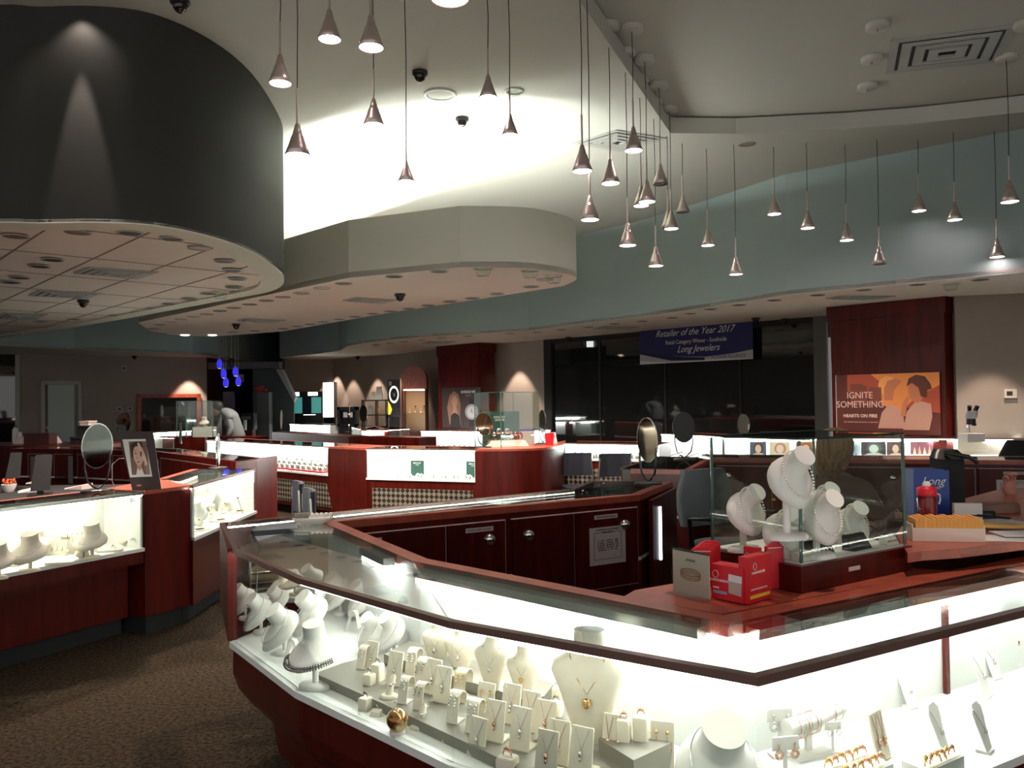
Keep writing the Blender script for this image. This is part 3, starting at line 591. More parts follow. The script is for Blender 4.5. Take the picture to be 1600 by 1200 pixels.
# corner deck, plinth and desk
D0 = P(1062, 909); D1 = P(992, 921)
ins = lambda p: p
z = H - .002
t = E('corner_deck', 'cherry wood corner deck of the front island holding red jewellery-care boxes', 'counter', (0, 0, 0))
MB().prism([B0 + Vector((0, .02)), B0.lerp(B1, .27), D1, D0, P(1200, 871), B0.lerp(B9, .36)], H - .03, z).build('top', M_woodlit, t)
PZ = H + .075
pa, pb, pc = P(1252, 884, PZ), P(1416, 853, PZ), P(1112, 857, PZ); pdn = pb + (pc - pa)
t = E('display_plinth', 'low cherry wood plinth under the tall glass pearl box', 'plinth', (*pa, 0)); q = [p - pa for p in (pa, pb, pdn, pc)]
MB().prism([p * 1.0 for p in inset(q, 1.06)], H, PZ).build('plinth', M_wood, t); MB().prism(inset(q, .97), PZ + .0002, PZ + .006).build('display_floor', M_bust, t)
tg = MB().xz(rect(-.0, 0, .055, .012), -.002, -.0005).build('name_tag', M_ppink, t); v = pb - pa; tg.rotation_euler = (0, 0, math.atan2(v.y, v.x)); s_ = inset(q, 1.06)[0]; tg.location = (s_.x + v.x * .42, s_.y + v.y * .42, PZ - .04)
gb = E('glass_display_box', 'tall frameless glass box holding pearl necklaces on white busts', 'glass box', (*pa, PZ)); BH = 1.378 - PZ
cor = q; n4 = len(cor)
for i in range(4):
    a, b = cor[i], cor[(i + 1) % 4]; MB().wall([a, b], .007, BH - .006, .005, 1 if i in (0, 1, 2, 3) else -1).build('glass_side', M_box, gb)
MB().prism(cor, BH - .0055, BH).build('glass_lid', M_gtop, gb)
for i, p in enumerate(cor):
    k = inset(cor, .985)[i]; MB().box(k.x - .004, k.y - .004, .007, k.x + .004, k.y + .004, BH - .006).build('glass_edge', M_edge, gb)
eb = MB()
for i in range(4): eb.wall([cor[i], cor[(i + 1) % 4]], BH - .004, BH + .0015, .003, -1)
eb.build('lid_edge', mat('dark_glass_edge', (.03, .05, .045), .1), gb)
DZ = H + .072
dk = [P(1418, 864, DZ), P(1440, 861, DZ), P(1500, 857, DZ), P(1560, 850, DZ), P(1600, 845, DZ), P(1850, 800, DZ), P(1850, 745, DZ), P(1560, 765, DZ), P(1425, 800, DZ), P(1400, 835, DZ)]
t = E('staff_desk', 'dark wooden staff desk behind the front case, covered with papers', 'desk', (*dk[0], 0)); MB().prism([p - dk[0] for p in dk], DZ - .03, DZ).build('desktop', M_woodlit, t); pq = [B0.lerp(B9, .55), B0.lerp(B9, .98)]; pw_ = (Vector((-(B9 - B0).y, (B9 - B0).x))).normalized(); MB().prism([p - dk[0] for p in (pq[0] + pw_ * .08, pq[1] + pw_ * .08, pq[1] + pw_ * .6, pq[0] + pw_ * .6)], .0, DZ - .031).build('pedestal', M_wooddark, t)
# ring island back run with doors
k0, k1 = P(1113, 716), P(1900, 722); dn = Vector((0.03, .52))
case('display_case', 'far wooden counter run behind the seated woman, locks and notice on its doors', [k1 + dn, k0 + dn], [k1, k0], doors=[(0, .01, .135, 'l', ''), (0, .14, .25, '', ''), (0, .255, .42, 'r', ''), (0, .43, .56, 'l', ''), (0, .565, .74, 'r', 'nt'), (0, .75, .9, 'l', '')], light=M_strip, tub=False)
# second small unit behind the mirror
u0, u1, u2, u3, u4 = P(970, 731), P(1077, 734.5), P(1111, 717), P(1091, 714.5), P(1026, 713)
case('display_case', 'cherry counter end with a green glass top behind the tilted oval mirror', [u3, u4, u0], [u2, u1, P(985, 733)], tub=False, rim=.05, shut=(1,))
t = E('lit_slot_panel', 'wooden end panel with a lit slot, under the round black mirror back', 'panel', (*u1, 0)); v = u2 - u1; a = v * .28; d_ = v.normalized() * .013; n_ = Vector((v.y, -v.x)).normalized()
MB().prism([a - d_ + n_ * .002, a + d_ + n_ * .002, a + d_ + n_ * .012, a - d_ + n_ * .012], .58, .86).build('light_slot', M_tubew, t)
MB().prism([v * .55 + n_ * .002, v * .8 + n_ * .002, v * .8 + n_ * .006, v * .55 + n_ * .006], .66, .8).build('notice', M_ppink, t)
def fblock(lb, pts, w, m, top): a = [P(*p) for p in pts]; n = [Vector((-(a[min(i + 1, len(a) - 1)] - a[min(i, len(a) - 2)]).y, (a[min(i + 1, len(a) - 1)] - a[min(i, len(a) - 2)]).x)).normalized() * w for i in range(len(a))]; return block('far_counter', lb, a + [p + q for p, q in zip(a, n)][::-1], m=m, top=top)
# --- left case group
LA0 = P(-260, 826); LA1 = P(224, 768.5); LB0 = P(-260, 812); LB1 = P(183, 762)
d0 = (LA1 - LA0).normalized(); nrm = Vector((-d0.y, d0.x)); LB0 = LA0 + nrm * .42; LB1 = LA1 + nrm * .42
mid = LA0.lerp(LA1, .42)
c1, c2 = P(226, 767), P(299, 758); 
case('display_case', 'near left display case of cream busts, beside the wooden column', [mid, LA1], [LB0.lerp(LB1, .42), LB1], ends='R', light=M_stripw, apron=[(ZG - .02, 0), (.485, 0), (.484, .16), (.12, .16)], railmat=M_steel)
case('display_case', 'left display case cut off by the left picture edge', [LA0, mid], [LB0, LB0.lerp(LB1, .42)], ends='', light=M_stripw, apron=[(ZG - .02, 0), (.485, 0), (.484, .16), (.12, .16)], railmat=M_steel)
cb_ = c2 + (c2 - c1) * .0 + nrm * .46
block('corner_column', 'cherry wood corner column between the two left display cases', [c1, c2, P(245, 748), LB1])
R0_, R1_ = P(301, 759), P(399, 732.5); r0b, r1b = P(247, 748), P(299, 733)
case('display_case', 'angled left display case of watches and cards, right of the column', [R0_, R1_], [r0b, r1b], ends='RL', light=M_stripw)
# its far run with doors facing the staff area
kb = [P(14, 701), P(115, 701.5), P(240, 705), P(366, 721)]; off_ = [p + Vector((.08, .5)) for p in kb]
case('display_case', 'far left counter run with grey door stiles behind the computer screens', off_[::-1], kb[::-1], tub=False, doors=[(2, .02, .3, 'r', ''), (2, .36, .7, 'l', ''), (1, .05, .5, 'r', ''), (1, .55, .95, 'l', ''), (0, .1, .9, '', '')], rimmat=M_wood)
for i, (u, v) in enumerate([(52, 722), (111, 726), (190, 727), (244, 730), (283, 732)]):
    p = P(u, v - (v - 702) if 0 else 703, H); d3 = PD(u, 724, kb[1].y - .03 if u < 240 else kb[2].y - .12)
    t = tag(MB().box(-.03, -.012, .50, .03, .0, .85).build('door_stile', M_greyp, None, (d3.x, d3.y, 0)), 'grey vertical door stile on the far left counter run, %s from left' % ORD[i], 'stile', 'grey door stiles')
eb0, eb1 = P(368, 722), P(402, 717.5)
block('wooden_end_block', 'bright red cherry wood end block of the far left counter', [eb0, eb1, eb1 + Vector((.05, .5)), eb0 + Vector((.05, .5))], top=M_wood)
# --- middle group
m0, m1, m2, m3, m4, m5 = P(322, 687), P(512, 697.5), P(543, 699), P(572, 700.3), P(742, 702), P(880, 695.5)
def back_of(a, b, w=.55): d = (b - a).normalized(); return Vector((-d.y, d.x)) * w
n1 = back_of(m0, m1); n2 = back_of(m3, m4); n3 = Vector((n1.x * .5 + n2.x * .5, n1.y * .5 + n2.y * .5))
case('display_case', 'middle display case full of watches on red trays', [m0, m1], [m0 + n1, m1 + n1], ends='LR', light=M_stripb, lat=[(0, .14, .99, .12)], shut=())
block('corner_column', 'cherry wood corner column right of the watch case', [m1, m2, m3, m3 + n2, m2 + n3, m1 + n1])
case('display_case', 'middle display case with two green brand cards', [m3, m4], [m3 + n2, m4 + n2], ends='LR', light=M_stripb, lat=[(0, .06, .98, .0)])
cur = smoothline([m4, P(820, 701), P(862, 698.5), m5], 4)
cvc = block('curved_counter', 'curved glossy cherry wood counter under the glass watch box', cur + [P(876, 690), m4 + n2])
[soft(c_) for c_ in cvc.children]
block('counter_return', 'narrow cherry return behind the curved counter', [P(876, 689.6), P(880, 695.2), P(884, 688)], kick=.1)
# far counters
def farcase(lb, pts, w=.5, light=M_stripb, zb=ZG, ends='LR', **k):
    a = [P(*p) for p in pts]; n = [back_of(a[i], a[i + 1], w) for i in range(len(a) - 1)]; n.append(n[-1])
    return case('display_case', lb, a, [p + q for p, q in zip(a, n)], zb=zb, ends=ends, light=light, **k)
farcase('small far display case with glass ends below the kiosk', [(452, 662), (515, 664)])
farcase('round-fronted far display case below the lit pillar sign', [(549, 667), (570, 671), (600, 671.5), (640, 669)], ends='')
farcase('far lit display case of dark jewellery left of the glass watch box', [(657, 672.5), (738, 673), (860, 671)])
farcase('lit perimeter case behind the two navy chairs', [(881, 692), (1031, 694)], zb=.74, lat=[(0, 0, 1, 0)])
farcase('bright tall-sided case behind the round black mirror back', [(1032, 677), (1112, 680), (1128, 681)])
farcase('long perimeter case of backlit model pictures on the right', [(1130, 683), (1260, 683.5), (1600, 684.5), (1850, 686)], zb=.70, light=M_stripb)
farcase('lit far left case beside the framed dark window', [(228, 676), (300, 672)], light=M_stripb)
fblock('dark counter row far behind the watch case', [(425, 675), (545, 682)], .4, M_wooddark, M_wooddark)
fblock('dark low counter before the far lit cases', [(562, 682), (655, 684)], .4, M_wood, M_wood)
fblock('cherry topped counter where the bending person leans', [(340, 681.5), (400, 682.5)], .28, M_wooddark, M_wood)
fblock('red cherry block beside the white case on the left', [(274, 683), (320, 681)], .5, M_wood, M_wood)
farcase('small white case with a chrome lock on the left', [(240, 682.5), (270, 683)], w=.3)

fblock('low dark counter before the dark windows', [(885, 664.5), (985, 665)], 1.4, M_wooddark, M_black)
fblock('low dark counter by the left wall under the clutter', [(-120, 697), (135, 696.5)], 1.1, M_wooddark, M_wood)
# ================================================================== jewellery stands (local: base at z=0, facing -Y)
def rg(cx, cy_, cz, rx, ry, tilt=0, n=20, egg=0):
    out = []
    for i in range(n):
        a = 2 * PI * i / n; x = rx * math.cos(a) * (1 - egg * math.sin(a) * -1 if 0 else 1); y = ry * math.sin(a)
        if egg and y < 0: x *= 1 - egg * (y / ry) ** 2 * .55
        out.append((cx + x, cy_ + y * math.cos(tilt), cz + y * math.sin(tilt)))
    return out
def clean(t):
    for k in ('label', 'category'):
        if k in t: del t[k]
    return t
def shoulder(tilt=.75, stem=.10, m=None, w=.095):
    """neck-and-shoulder form on a stem, the bib tilted towards the front"""
    def f():
        t = E('necklace_bust', '', ''); zc = stem + .055
        def R(y, z, rx, ry, eg=0): # ring in bib space (axis = bib normal) then tilted
            cz = zc + y * math.sin(tilt) + z * math.cos(tilt); cyy = y * math.cos(tilt) - z * math.sin(tilt)
            return rg(0, cyy, cz, rx, ry, tilt, 24, eg)
        k = w / .095
        MB().rings([R(-.012 * k, -.012, w * .96, .105 * k, .6), R(-.012 * k, .0, w, .11 * k, .6), R(-.004 * k, .012, w * .93, .10 * k, .6), R(.012 * k, .026, w * .74, .078 * k, .4), R(.028 * k, .042, w * .52, .052 * k, .2), R(.032 * k, .058, w * .47, .044 * k), R(.034 * k, .058 + .045 * k, w * .46, .043 * k)]).build('bust', m or M_bust, t)
        MB().lathe([(.010, .008), (.010, zc)], (0, .015, 0), 10).build('stem', m or M_bust, t)
        MB().lathe([(.055, 0), (.055, .008), (.048, .014), (.012, .016)], (0, .01, 0), 24, sy=.7).build('foot', m or M_bust, t)
        return t
    return f
def shoulder_chain(tilt=.75, stem=.10, w=.095, pearl=0, r=.0014, drop=0):
    def f():
        zc = stem + .055; k = w / .095; mb = MB(); pts = []
        for i in range(40):
            a = 2 * PI * i / 40; y = math.sin(a); x = math.cos(a); fr_ = (1 - y) / 2
            rr = .50 + .38 * fr_ ** 1.5 + drop * fr_ ** 2 * .2; yy = .030 * k - .036 * k * fr_; zz = .052 - .030 * fr_ ** .8
            py = yy + y * (.052 + .042 * fr_) * k; px = x * w * (.54 + .24 * fr_)
            zz += .004; pts.append((px * 1.03, py * math.cos(tilt) - zz * math.sin(tilt), zc + py * math.sin(tilt) + zz * math.cos(tilt) + .002))
        if pearl:
            n = 46
            for i in range(n):
                q = pts[int(i * 40 / n) % 40]; q2 = pts[(int(i * 40 / n) + 1) % 40]; fr2 = i * 40 / n - int(i * 40 / n); mb.ball([a_ + (b_ - a_) * fr2 for a_, b_ in zip(q, q2)], pearl, 8)
            return mb.build('pearl_necklace', M_pearl)
        mb.tube(pts, r, 5, closed=True)
        return mb.build('necklace', M_silver)
    return f
def slim():
    t = E('pendant_bust', '', '')
    MB().rings([rg(0, 0, 0, .022, .008), rg(0, -.001, .03, .029, .012), rg(0, -.002, .07, .042, .018), rg(0, .0, .105, .057, .02), rg(0, .006, .120, .054, .018), rg(0, .012, .130, .034, .018), rg(0, .014, .142, .024, .018), rg(0, .014, .165, .0235, .0185)]).build('bust', M_cream, t)
    MB().box(-.022, .0, 0, .022, .07, .003).build('foot_plate', M_cream, t); return t
def slim_chain(m=None):
    def f():
        mb = MB(); L_ = [(-.03, .02, .134), (-.027, -.004, .128), (-.014, -.019, .10), (0, -.0205, .078), (.014, -.019, .10), (.027, -.004, .128), (.03, .02, .134)]
        mb.tube(L_, .0008, 5); mb.ball((0, -.024, .066), .006, 8, 1.4); mb.lathe([(.007, -.004), (.007, .004)], (0, -.022, .067), 12); return mb.build('pendant_necklace', m or M_silver)
    return f
def easel():
    t = E('pendant_card_stand', '', ''); k = .22
    MB().rings([[(-.029, 0, 0), (.029, 0, 0), (.029, .004, 0), (-.029, .004, 0)], [(-.027, .10 * k, .10), (.027, .10 * k, .10), (.027, .10 * k + .005, .10), (-.027, .10 * k + .005, .10)]], smooth=False).build('card', M_cream, t)
    MB().box(-.027, .0, 0, .027, .055, .004).build('foot_plate', M_cream, t); return t
def easel_chain(m=None, two=0):
    def f():
        k = .22; mb = MB(); Y = lambda z: z * k - .0015
        for ox in ((-.012, .012) if two else (0,)):
            s_ = .5 if two else 1
            mb.tube([(ox - .017 * s_, Y(.096), .096), (ox - .006 * s_, Y(.066), .066), (ox, Y(.05), .05)], .0007, 4); mb.tube([(ox + .017 * s_, Y(.096), .096), (ox + .006 * s_, Y(.066), .066), (ox, Y(.05), .05)], .0007, 4)
            mb.ball((ox, Y(.044) - .002, .044), .0055, 8, 1.3); mb.ball((ox, Y(.034) - .002, .033), .0035, 6, 1.5)
        return mb.build('pendant_necklace', m or M_silver)
    return f
def ear(m=None, big=0):
    def f():
        k = .22; mb = MB(); Y = lambda z: z * k - .0015
        for ox in (-.013, .013):
            mb.ball((ox, Y(.078) - .003, .078), .005, 8); mb.tube([(ox, Y(.07) - .003, .07), (ox, Y(.058) - .003, .058)], .001, 4)
            mb.tube([(ox + .009 * math.cos(a), Y(.045) - .003, .045 + .009 * math.sin(a)) for a in [2 * PI * i / 12 for i in range(12)]], .002, 5, closed=True)
        return mb.build('earrings', m or M_gold)
    return f
def loop():
    t = E('earring_loop_stand', '', ''); p = [(0, 0), (.006, .03), (.014, .06)] + [(.036 + .022 * math.cos(a), .062 + .020 * math.sin(a)) for a in [PI - i * PI / 9 for i in range(10)]] + [(.056, .052), (.05, .042)]
    MB().strip(p, -.018, .018, .0025).build('curled_strip', M_cream, t); MB().box(-.018, .0, 0, .018, .045, .003).build('foot_plate', M_cream, t); return t
def loop_ear(m=None):
    def f():
        mb = MB()
        for ox in (-.009, .009):
            mb.ball((ox, .012, .073), .004, 6)
            for q in range(3): mb.ball((ox + random.uniform(-.003, .003), .006 - .003 * q, .066 - .008 * q), .0035, 6)
        return mb.build('earrings', m or M_silver)
    return f
def rblock(h):
    def f():
        t = E('ring_block', '', ''); mb = MB(); r = .017
        def rr(s_, z): return [((s_ - .005) * (1 if math.cos(a) > 0 else -1) + .005 * math.cos(a), (s_ - .005) * (1 if math.sin(a) > 0 else -1) + .005 * math.sin(a), z) for a in [2 * PI * (i + .5) / 24 for i in range(24)]]
        mb.rings([rr(r, 0), rr(r, h - .003), rr(r - .002, h)]); mb.build('block', M_cream, t); MB().box(-.011, -.0015, h, .011, .0015, h + .0012).build('slot', M_bust, t); return t
    return f
def ringat(h, m=None):
    def f():
        mb = MB(); mb.tube([(.0085 * math.cos(a), 0, h + .004 + .0085 * math.sin(a)) for a in [PI * i / 8 - .15 for i in range(10)]], .0014, 5); mb.ball((0, 0, h + .015), .005, 6); mb.ball((.005, 0, h + .013), .003, 6); mb.ball((-.005, 0, h + .013), .003, 6); return mb.build('ring', m or M_dsilver)
    return f
def finger():
    t = E('ring_finger_stand', '', ''); MB().tube([(0, 0, .006), (.004, .005, .03), (.012, .012, .058), (.014, .014, .064)], [.012, .010, .008, .003], 12).build('finger', M_cream, t); MB().lathe([(.028, 0), (.028, .006), (.022, .010), (.001, .010)], n=24, sy=.75).build('foot', M_cream, t); return t
def finger_ring():
    mb = MB(); mb.tube([(.007 + .0105 * math.cos(a), .008 + .0105 * math.sin(a), .038 + .003 * math.cos(a)) for a in [2 * PI * i / 14 for i in range(14)]], .0017, 5, closed=True); mb.ball((.005, -.006, .038), .005, 6); return mb.build('ring', M_silver)
def strapst():
    t = E('bracelet_strap_stand', '', ''); p = [(0, 0), (.012, .035), (.024, .07)] + [(.038 + .014 * math.cos(a), .072 + .012 * math.sin(a)) for a in [PI - i * PI / 6 for i in range(7)]] + [(.056, .05), (.064, .02)]
    MB().strip(p, -.009, .009, .0025).build('strap', M_bust, t); return t
def tstand(m=None):
    def f():
        t = E('earring_tree_stand', '', ''); MB().box(-.022, -.012, 0, .022, .016, .005).build('foot', M_bust, t); MB().box(-.0045, 0, .005, .0045, .004, .10).build('stem', M_bust, t)
        MB().xz([(-.03, .078), (.03, .078), (.028, .105), (-.028, .105)], -.004, .0).build('plate', M_bust, t); return t
    return f
def t_ear(m=None, r=.011):
    def f():
        mb = MB()
        for ox in (-.017, .017):
            mb.ball((ox, -.007, .092), .003, 6); mb.tube([(ox, -.007, .09), (ox, -.007, .082)], .0008, 4)
            for rad in (r, r * .6): mb.tube([(ox + rad * math.cos(a), -.008, .08 - r + rad * math.sin(a)) for a in [2 * PI * i / 14 for i in range(14)]], .0013, 5, closed=True)
            for q in range(6): a = 2 * PI * q / 6; mb.ball((ox + r * .8 * math.cos(a), -.009, .08 - r + r * .8 * math.sin(a)), .0022, 6)
        return mb.build('earrings', m or M_silver)
    return f
def neckboard():
    t = E('necklace_board', '', ''); MB().rings([[(-.02, 0, 0), (.02, 0, 0), (.02, .003, 0), (-.02, .003, 0)], [(-.036, .03, .10), (.036, .03, .10), (.036, .033, .10), (-.036, .033, .10)], [(-.02, .036, .118), (.02, .036, .118), (.02, .039, .118), (-.02, .039, .118)]], smooth=False).build('board', M_bust, t); MB().box(-.02, -.004, 0, .02, .03, .006).build('foot', M_bust, t); return t
def board_chain():
    mb = MB(); mb.tube([(-.03, .03, .108), (-.018, .018, .08), (0, .0125, .055), (.018, .018, .08), (.03, .03, .108)], .0009, 5); mb.ball((0, .009, .05), .005, 6, 1.6); return mb.build('pendant_necklace', M_silver)
def wedge():
    return MB().rings([[(-.02, -.012, 0), (.02, -.012, 0), (.02, .012, 0), (-.02, .012, 0)], [(-.017, -.006, .012), (.017, -.006, .012), (.017, .01, .02), (-.017, .01, .02)]], smooth=False).build('ring_wedge', M_cream)
def tinyring():
    mb = MB(); mb.tube([(.008 * math.cos(a), .002, .022 + .008 * math.sin(a)) for a in [PI * i / 8 - .1 for i in range(10)]], .0014, 5); mb.ball((0, .001, .031), .005, 6); mb.ball((.005, .0, .029), .0035, 6); return mb.build('ring', M_dsilver)
KND = {'bust': (shoulder(.75, .06), 'white shoulder bust', 'bust'), 'slim': (slim, 'cream pendant bust', 'bust'), 'easel': (easel, 'slanted cream pendant card', 'pendant stand'), 'loop': (loop, 'curled cream earring stand', 'earring stand'), 'rb3': (rblock(.034), 'short cream ring block', 'ring stand'), 'rb5': (rblock(.052), 'tall cream ring block', 'ring stand'), 'finger': (finger, 'cream finger-shaped ring stand', 'ring stand'), 'strap': (strapst, 'white arched bracelet strap stand', 'bracelet stand'), 'tst': (tstand(), 'white T-shaped earring stand', 'earring stand'), 'board': (neckboard, 'white necklace board', 'necklace stand'), 'wedge': (wedge, 'small cream ring wedge', 'ring stand'), 'low': (shoulder(.55, .02), 'low white shoulder bust', 'bust'), 'creamb': (shoulder(.28, .045, M_cream), 'cream shoulder bust', 'bust')}
JW = {'slim': {'s': (slim_chain(), 'silver pendant necklace', 'necklace'), 'g': (slim_chain(M_gold), 'gold pendant necklace', 'necklace')},
      'easel': {'s': (easel_chain(), 'silver pendant necklace', 'necklace'), 'g': (easel_chain(M_rose), 'rose gold pendant necklace', 'necklace'), 'e': (ear(M_gold), 'pair of drop earrings', 'earrings'), '2': (easel_chain(M_rose, 1), 'pair of pendant necklaces', 'necklace')},
      'loop': {'s': (loop_ear(), 'silver earrings', 'earrings'), 'g': (loop_ear(M_gold), 'gold earrings', 'earrings'), 'd': (loop_ear(M_dsilver), 'dark silver earrings', 'earrings')},
      'rb3': {'s': (ringat(.034), 'silver ring', 'ring'), 'g': (ringat(.034, M_rose), 'rose gold ring', 'ring')}, 'rb5': {'s': (ringat(.052), 'silver ring', 'ring'), 'g': (ringat(.052, M_rose), 'rose gold ring', 'ring')},
      'finger': {'s': (finger_ring, 'silver ring', 'ring')}, 'wedge': {'s': (tinyring, 'silver ring', 'ring')},
      'bust': {'s': (shoulder_chain(.75, .06), 'thin silver chain', 'necklace')}, 'low': {'s': (shoulder_chain(.55, .02), 'thin silver chain', 'necklace')}, 'creamb': {'s': (shoulder_chain(.28, .045), 'thin chain', 'necklace')},
      'tst': {'s': (t_ear(), 'round openwork silver earrings', 'earrings'), 'g': (t_ear(M_rose, .009), 'rose gold earrings', 'earrings')}, 'board': {'s': (board_chain, 'fine pendant necklace', 'necklace')}}
def stand(kind, u, v, where, z=ZG, rot=-33, sc_=1, j=None, short=None):
    b, lb, ct = KND[kind]; xy = P(u, v, z); loc = (*xy, z + .0006); r = math.radians(rot)
    put('st_' + kind, b, loc, r, '%s %s' % (lb, where), ct, None, sc_)
    if j:
        jb, jl, jc = JW[kind][j]; lb2 = '%s on the %s %s' % (jl, {'bust': 'white bust', 'low': 'white bust', 'slim': 'cream bust', 'creamb': 'cream bust', 'easel': 'card', 'loop': 'curled stand', 'rb3': 'ring block', 'rb5': 'ring block', 'finger': 'finger stand', 'wedge': 'wedge', 'tst': 'T-stand', 'board': 'board'}[kind], where)
        if len(lb2.split()) > 16: lb2 = lb2.replace(' pendant ', ' ').replace('pair of ', '').replace('round openwork ', '')
        if len(lb2.split()) > 16: lb2 = lb2.replace(' cream', '').replace(' white', '').replace(' small', '', 1)
        put('jw_' + kind + j, jb, loc, r, lb2, jc, None, sc_)
# grey risers in the long front case
Z1, Z2 = ZG + .030, ZG + .062
def riser(lb, px, z0, z1):
    q = [P(*p, z1) for p in px]; c = sum(q, Vector((0, 0))) / len(q); t = E('display_riser', lb, 'riser', (*c, z0), group=None); MB().prism([p - c for p in q], .0006, z1 - z0).build('riser', M_grey, t); return t
riser('long low grey riser board in the front case', [(492, 1052), (535, 1036), (600, 1020), (860, 1092), (1000, 1150), (965, 1215), (860, 1225), (760, 1175), (600, 1100)], ZG, Z1)
riser('grey upper riser behind the card stands in the front case', [(600, 1022), (640, 1001), (870, 1062), (850, 1088), (800, 1086)], Z1, Z2)
riser('small stepped grey riser under the rightmost pair of ring blocks', [(935, 1154), (990, 1130), (1050, 1160), (990, 1188)], ZG, Z2)
for u, v, wh, z, s_, j, k in [
    (380, 968, 'at the left tip of the rounded front case', ZG, .95, 's', 'bust'),
    (404, 990, 'second from the left tip of the front case', ZG, 1.0, 's', 'bust'),
    (434, 968, 'behind the second bust at the case left tip', ZG, .9, 's', 'bust'),
    (440, 1022, 'hung with twisted silver chains near the case corner glass', ZG, 1.15, 's', 'bust'),
    (486, 1000, 'behind the silver ball choker, long chains', ZG, 1.2, 's', 'bust'),
    (528, 960, 'high at the back of the rounded case', ZG, 1.15, 's', 'bust'),
    (487, 935, 'farthest back by the wooden end panel', ZG, 1.0, None, 'bust'),
    (566, 968, 'at the back right of the rounded case', ZG, 1.05, 's', 'bust'),
    (582, 1018, 'with a dark bead choker behind the curled stands', ZG, .9, 's', 'bust'),
    (612, 1022, 'with a round pendant at the riser back edge', ZG, .95, 's', 'bust'),
    (458, 930, 'in the cream row at the far side of the case', ZG, .8, None, 'creamb'),
    (440, 926, 'leftmost in the cream row at the far side', ZG, .7, None, 'creamb'),
    (478, 935, 'rightmost in the cream row at the far side', ZG, .7, None, 'creamb')]:
    stand(k, u, v, wh, z, -50, s_ * .68, j)
for u, v, wh, z, s_, j, k, r in [
    (683, 1044, 'first of the four along the riser back', Z1, .95, 's', 'slim', -20), (720, 1058, 'second along the riser back, behind the glass joint', Z1, 1.0, 's', 'slim', -20),
    (769, 1078, 'third along the riser back', Z2, 1.0, 's', 'slim', -20), (818, 1092, 'last of the four along the riser back', Z2, .9, 'g', 'slim', -20),
    (921, 1160, 'large one between the ring blocks and the corner', ZG + .03, 1.72, 'g', 'slim', -14),
    (563, 1046, 'at the riser left corner', Z1, .85, 's', 'loop', -25), (640, 1058, 'behind the paired ring blocks', Z1, 1.0, 's', 'loop', -25), (655, 1078, 'with dark earrings left of the glass joint', Z1, 1.05, 'd', 'loop', -25),
    (628, 1100, 'lower left of the two small ones before the cards', Z1, .85, 's', 'loop', -25), (652, 1110, 'lower right of the two small ones before the cards', Z1, .85, 'd', 'loop', -25),
    (716, 1098, 'with gold earrings just right of the glass joint', Z1, 1.05, 'g', 'loop', -25), (706, 1131, 'small, on the riser front right of the joint', Z1, .95, 's', 'loop', -25), (736, 1146, 'small, in front of the middle cards', Z1, .95, 's', 'loop', -25),
    (578, 1045, 'narrow, beside the first curled stand', Z1, .85, 's', 'easel', -30), (613, 1072, 'right of the paired ring blocks', Z1, 1.0, 's', 'easel', -30),
    (673, 1086, 'rear of the two beside the glass joint', Z1, 1.0, 's', 'easel', -30), (688, 1099, 'front of the two beside the glass joint', Z1, 1.0, 's', 'easel', -30),
    (755, 1128, 'with earrings and pendant, rear row first', Z1, 1.0, 'e', 'easel', -30), (795, 1132, 'rear row second, centre', Z1, 1.02, 's', 'easel', -30), (826, 1144, 'rear row third, below the last cream bust', Z1, 1.0, 'g', 'easel', -30),
    (770, 1160, 'middle row first', Z1, 1.0, 'g', 'easel', -30), (810, 1174, 'middle row second', Z1, 1.02, 's', 'easel', -30), (849, 1160, 'middle row third, left of the large bust', Z1, 1.0, 'g', 'easel', -30), (870, 1196, 'front row, below the large bust', Z1, 1.0, 'g', 'easel', -30),
    (851, 1214, 'cut by the bottom edge, left one', Z1, 1.0, 'g', 'easel', -30), (905, 1212, 'cut by the bottom edge, right one', Z1, 1.05, 's', 'easel', -30), (915, 1158, 'half behind the front cards before the large bust', Z1, .85, 's', 'easel', -30),
    (957, 1192, 'with three charms, alone left of the small riser', ZG + .01, 1.1, '2', 'easel', -26), (742, 1184, 'nearest the glass, left of the two-ring block', ZG, .95, 's', 'easel', -36), (1034, 1200, 'with gold flower earrings before the large corner bust', ZG, 1.05, 'e', 'easel', -18),
    (577, 1069, 'front of the pair on the riser left end', Z1, .95, 's', 'rb3', -25), (590, 1063, 'rear of the pair on the riser left end', Z1, 1.0, 's', 'rb5', -25), (571, 1108, 'alone on the white deck by the finger display', ZG, 1.0, 's', 'rb3', -30),
    (872, 1090, 'farther of the two beside the last cream bust', Z2, .9, 'g', 'rb3', -20), (869, 1117, 'nearer of the two beside the last cream bust', Z1 + .01, 1.05, 's', 'rb3', -20), (975, 1156, 'left of the two on the small riser', Z2, 1.0, 'g', 'rb5', -20), (1002, 1155, 'right of the two on the small riser', Z2, 1.1, 'g', 'rb5', -20), (793, 1212, 'with two gold rings at the bottom edge', ZG, 1.35, 'g', 'rb3', -30),
    (608, 1090, 'on the riser front edge, left one', Z1, 1.0, 's', 'finger', 0), (656, 1138, 'on the white deck right of the gold ball', ZG, 1.0, 's', 'finger', 0),
    (446, 1034, 'beside the corner glass of the rounded case', ZG, 1.0, None, 'strap', -120), (542, 986, 'leaning at the back of the rounded case', ZG, 1.0, None, 'strap', -120),
    (588, 1118, 'left of the gold ball', ZG, .85, 's', 'wedge', -20), (617, 1114, 'behind the gold ball', ZG, .9, 's', 'wedge', -20), (690, 1140, 'rear one beside the glass joint foot', ZG, .8, 's', 'wedge', -20), (700, 1160, 'front one beside the glass joint foot', ZG, .8, 's', 'wedge', -20)]:
    stand(k, u, v, wh, z, r, s_, j)
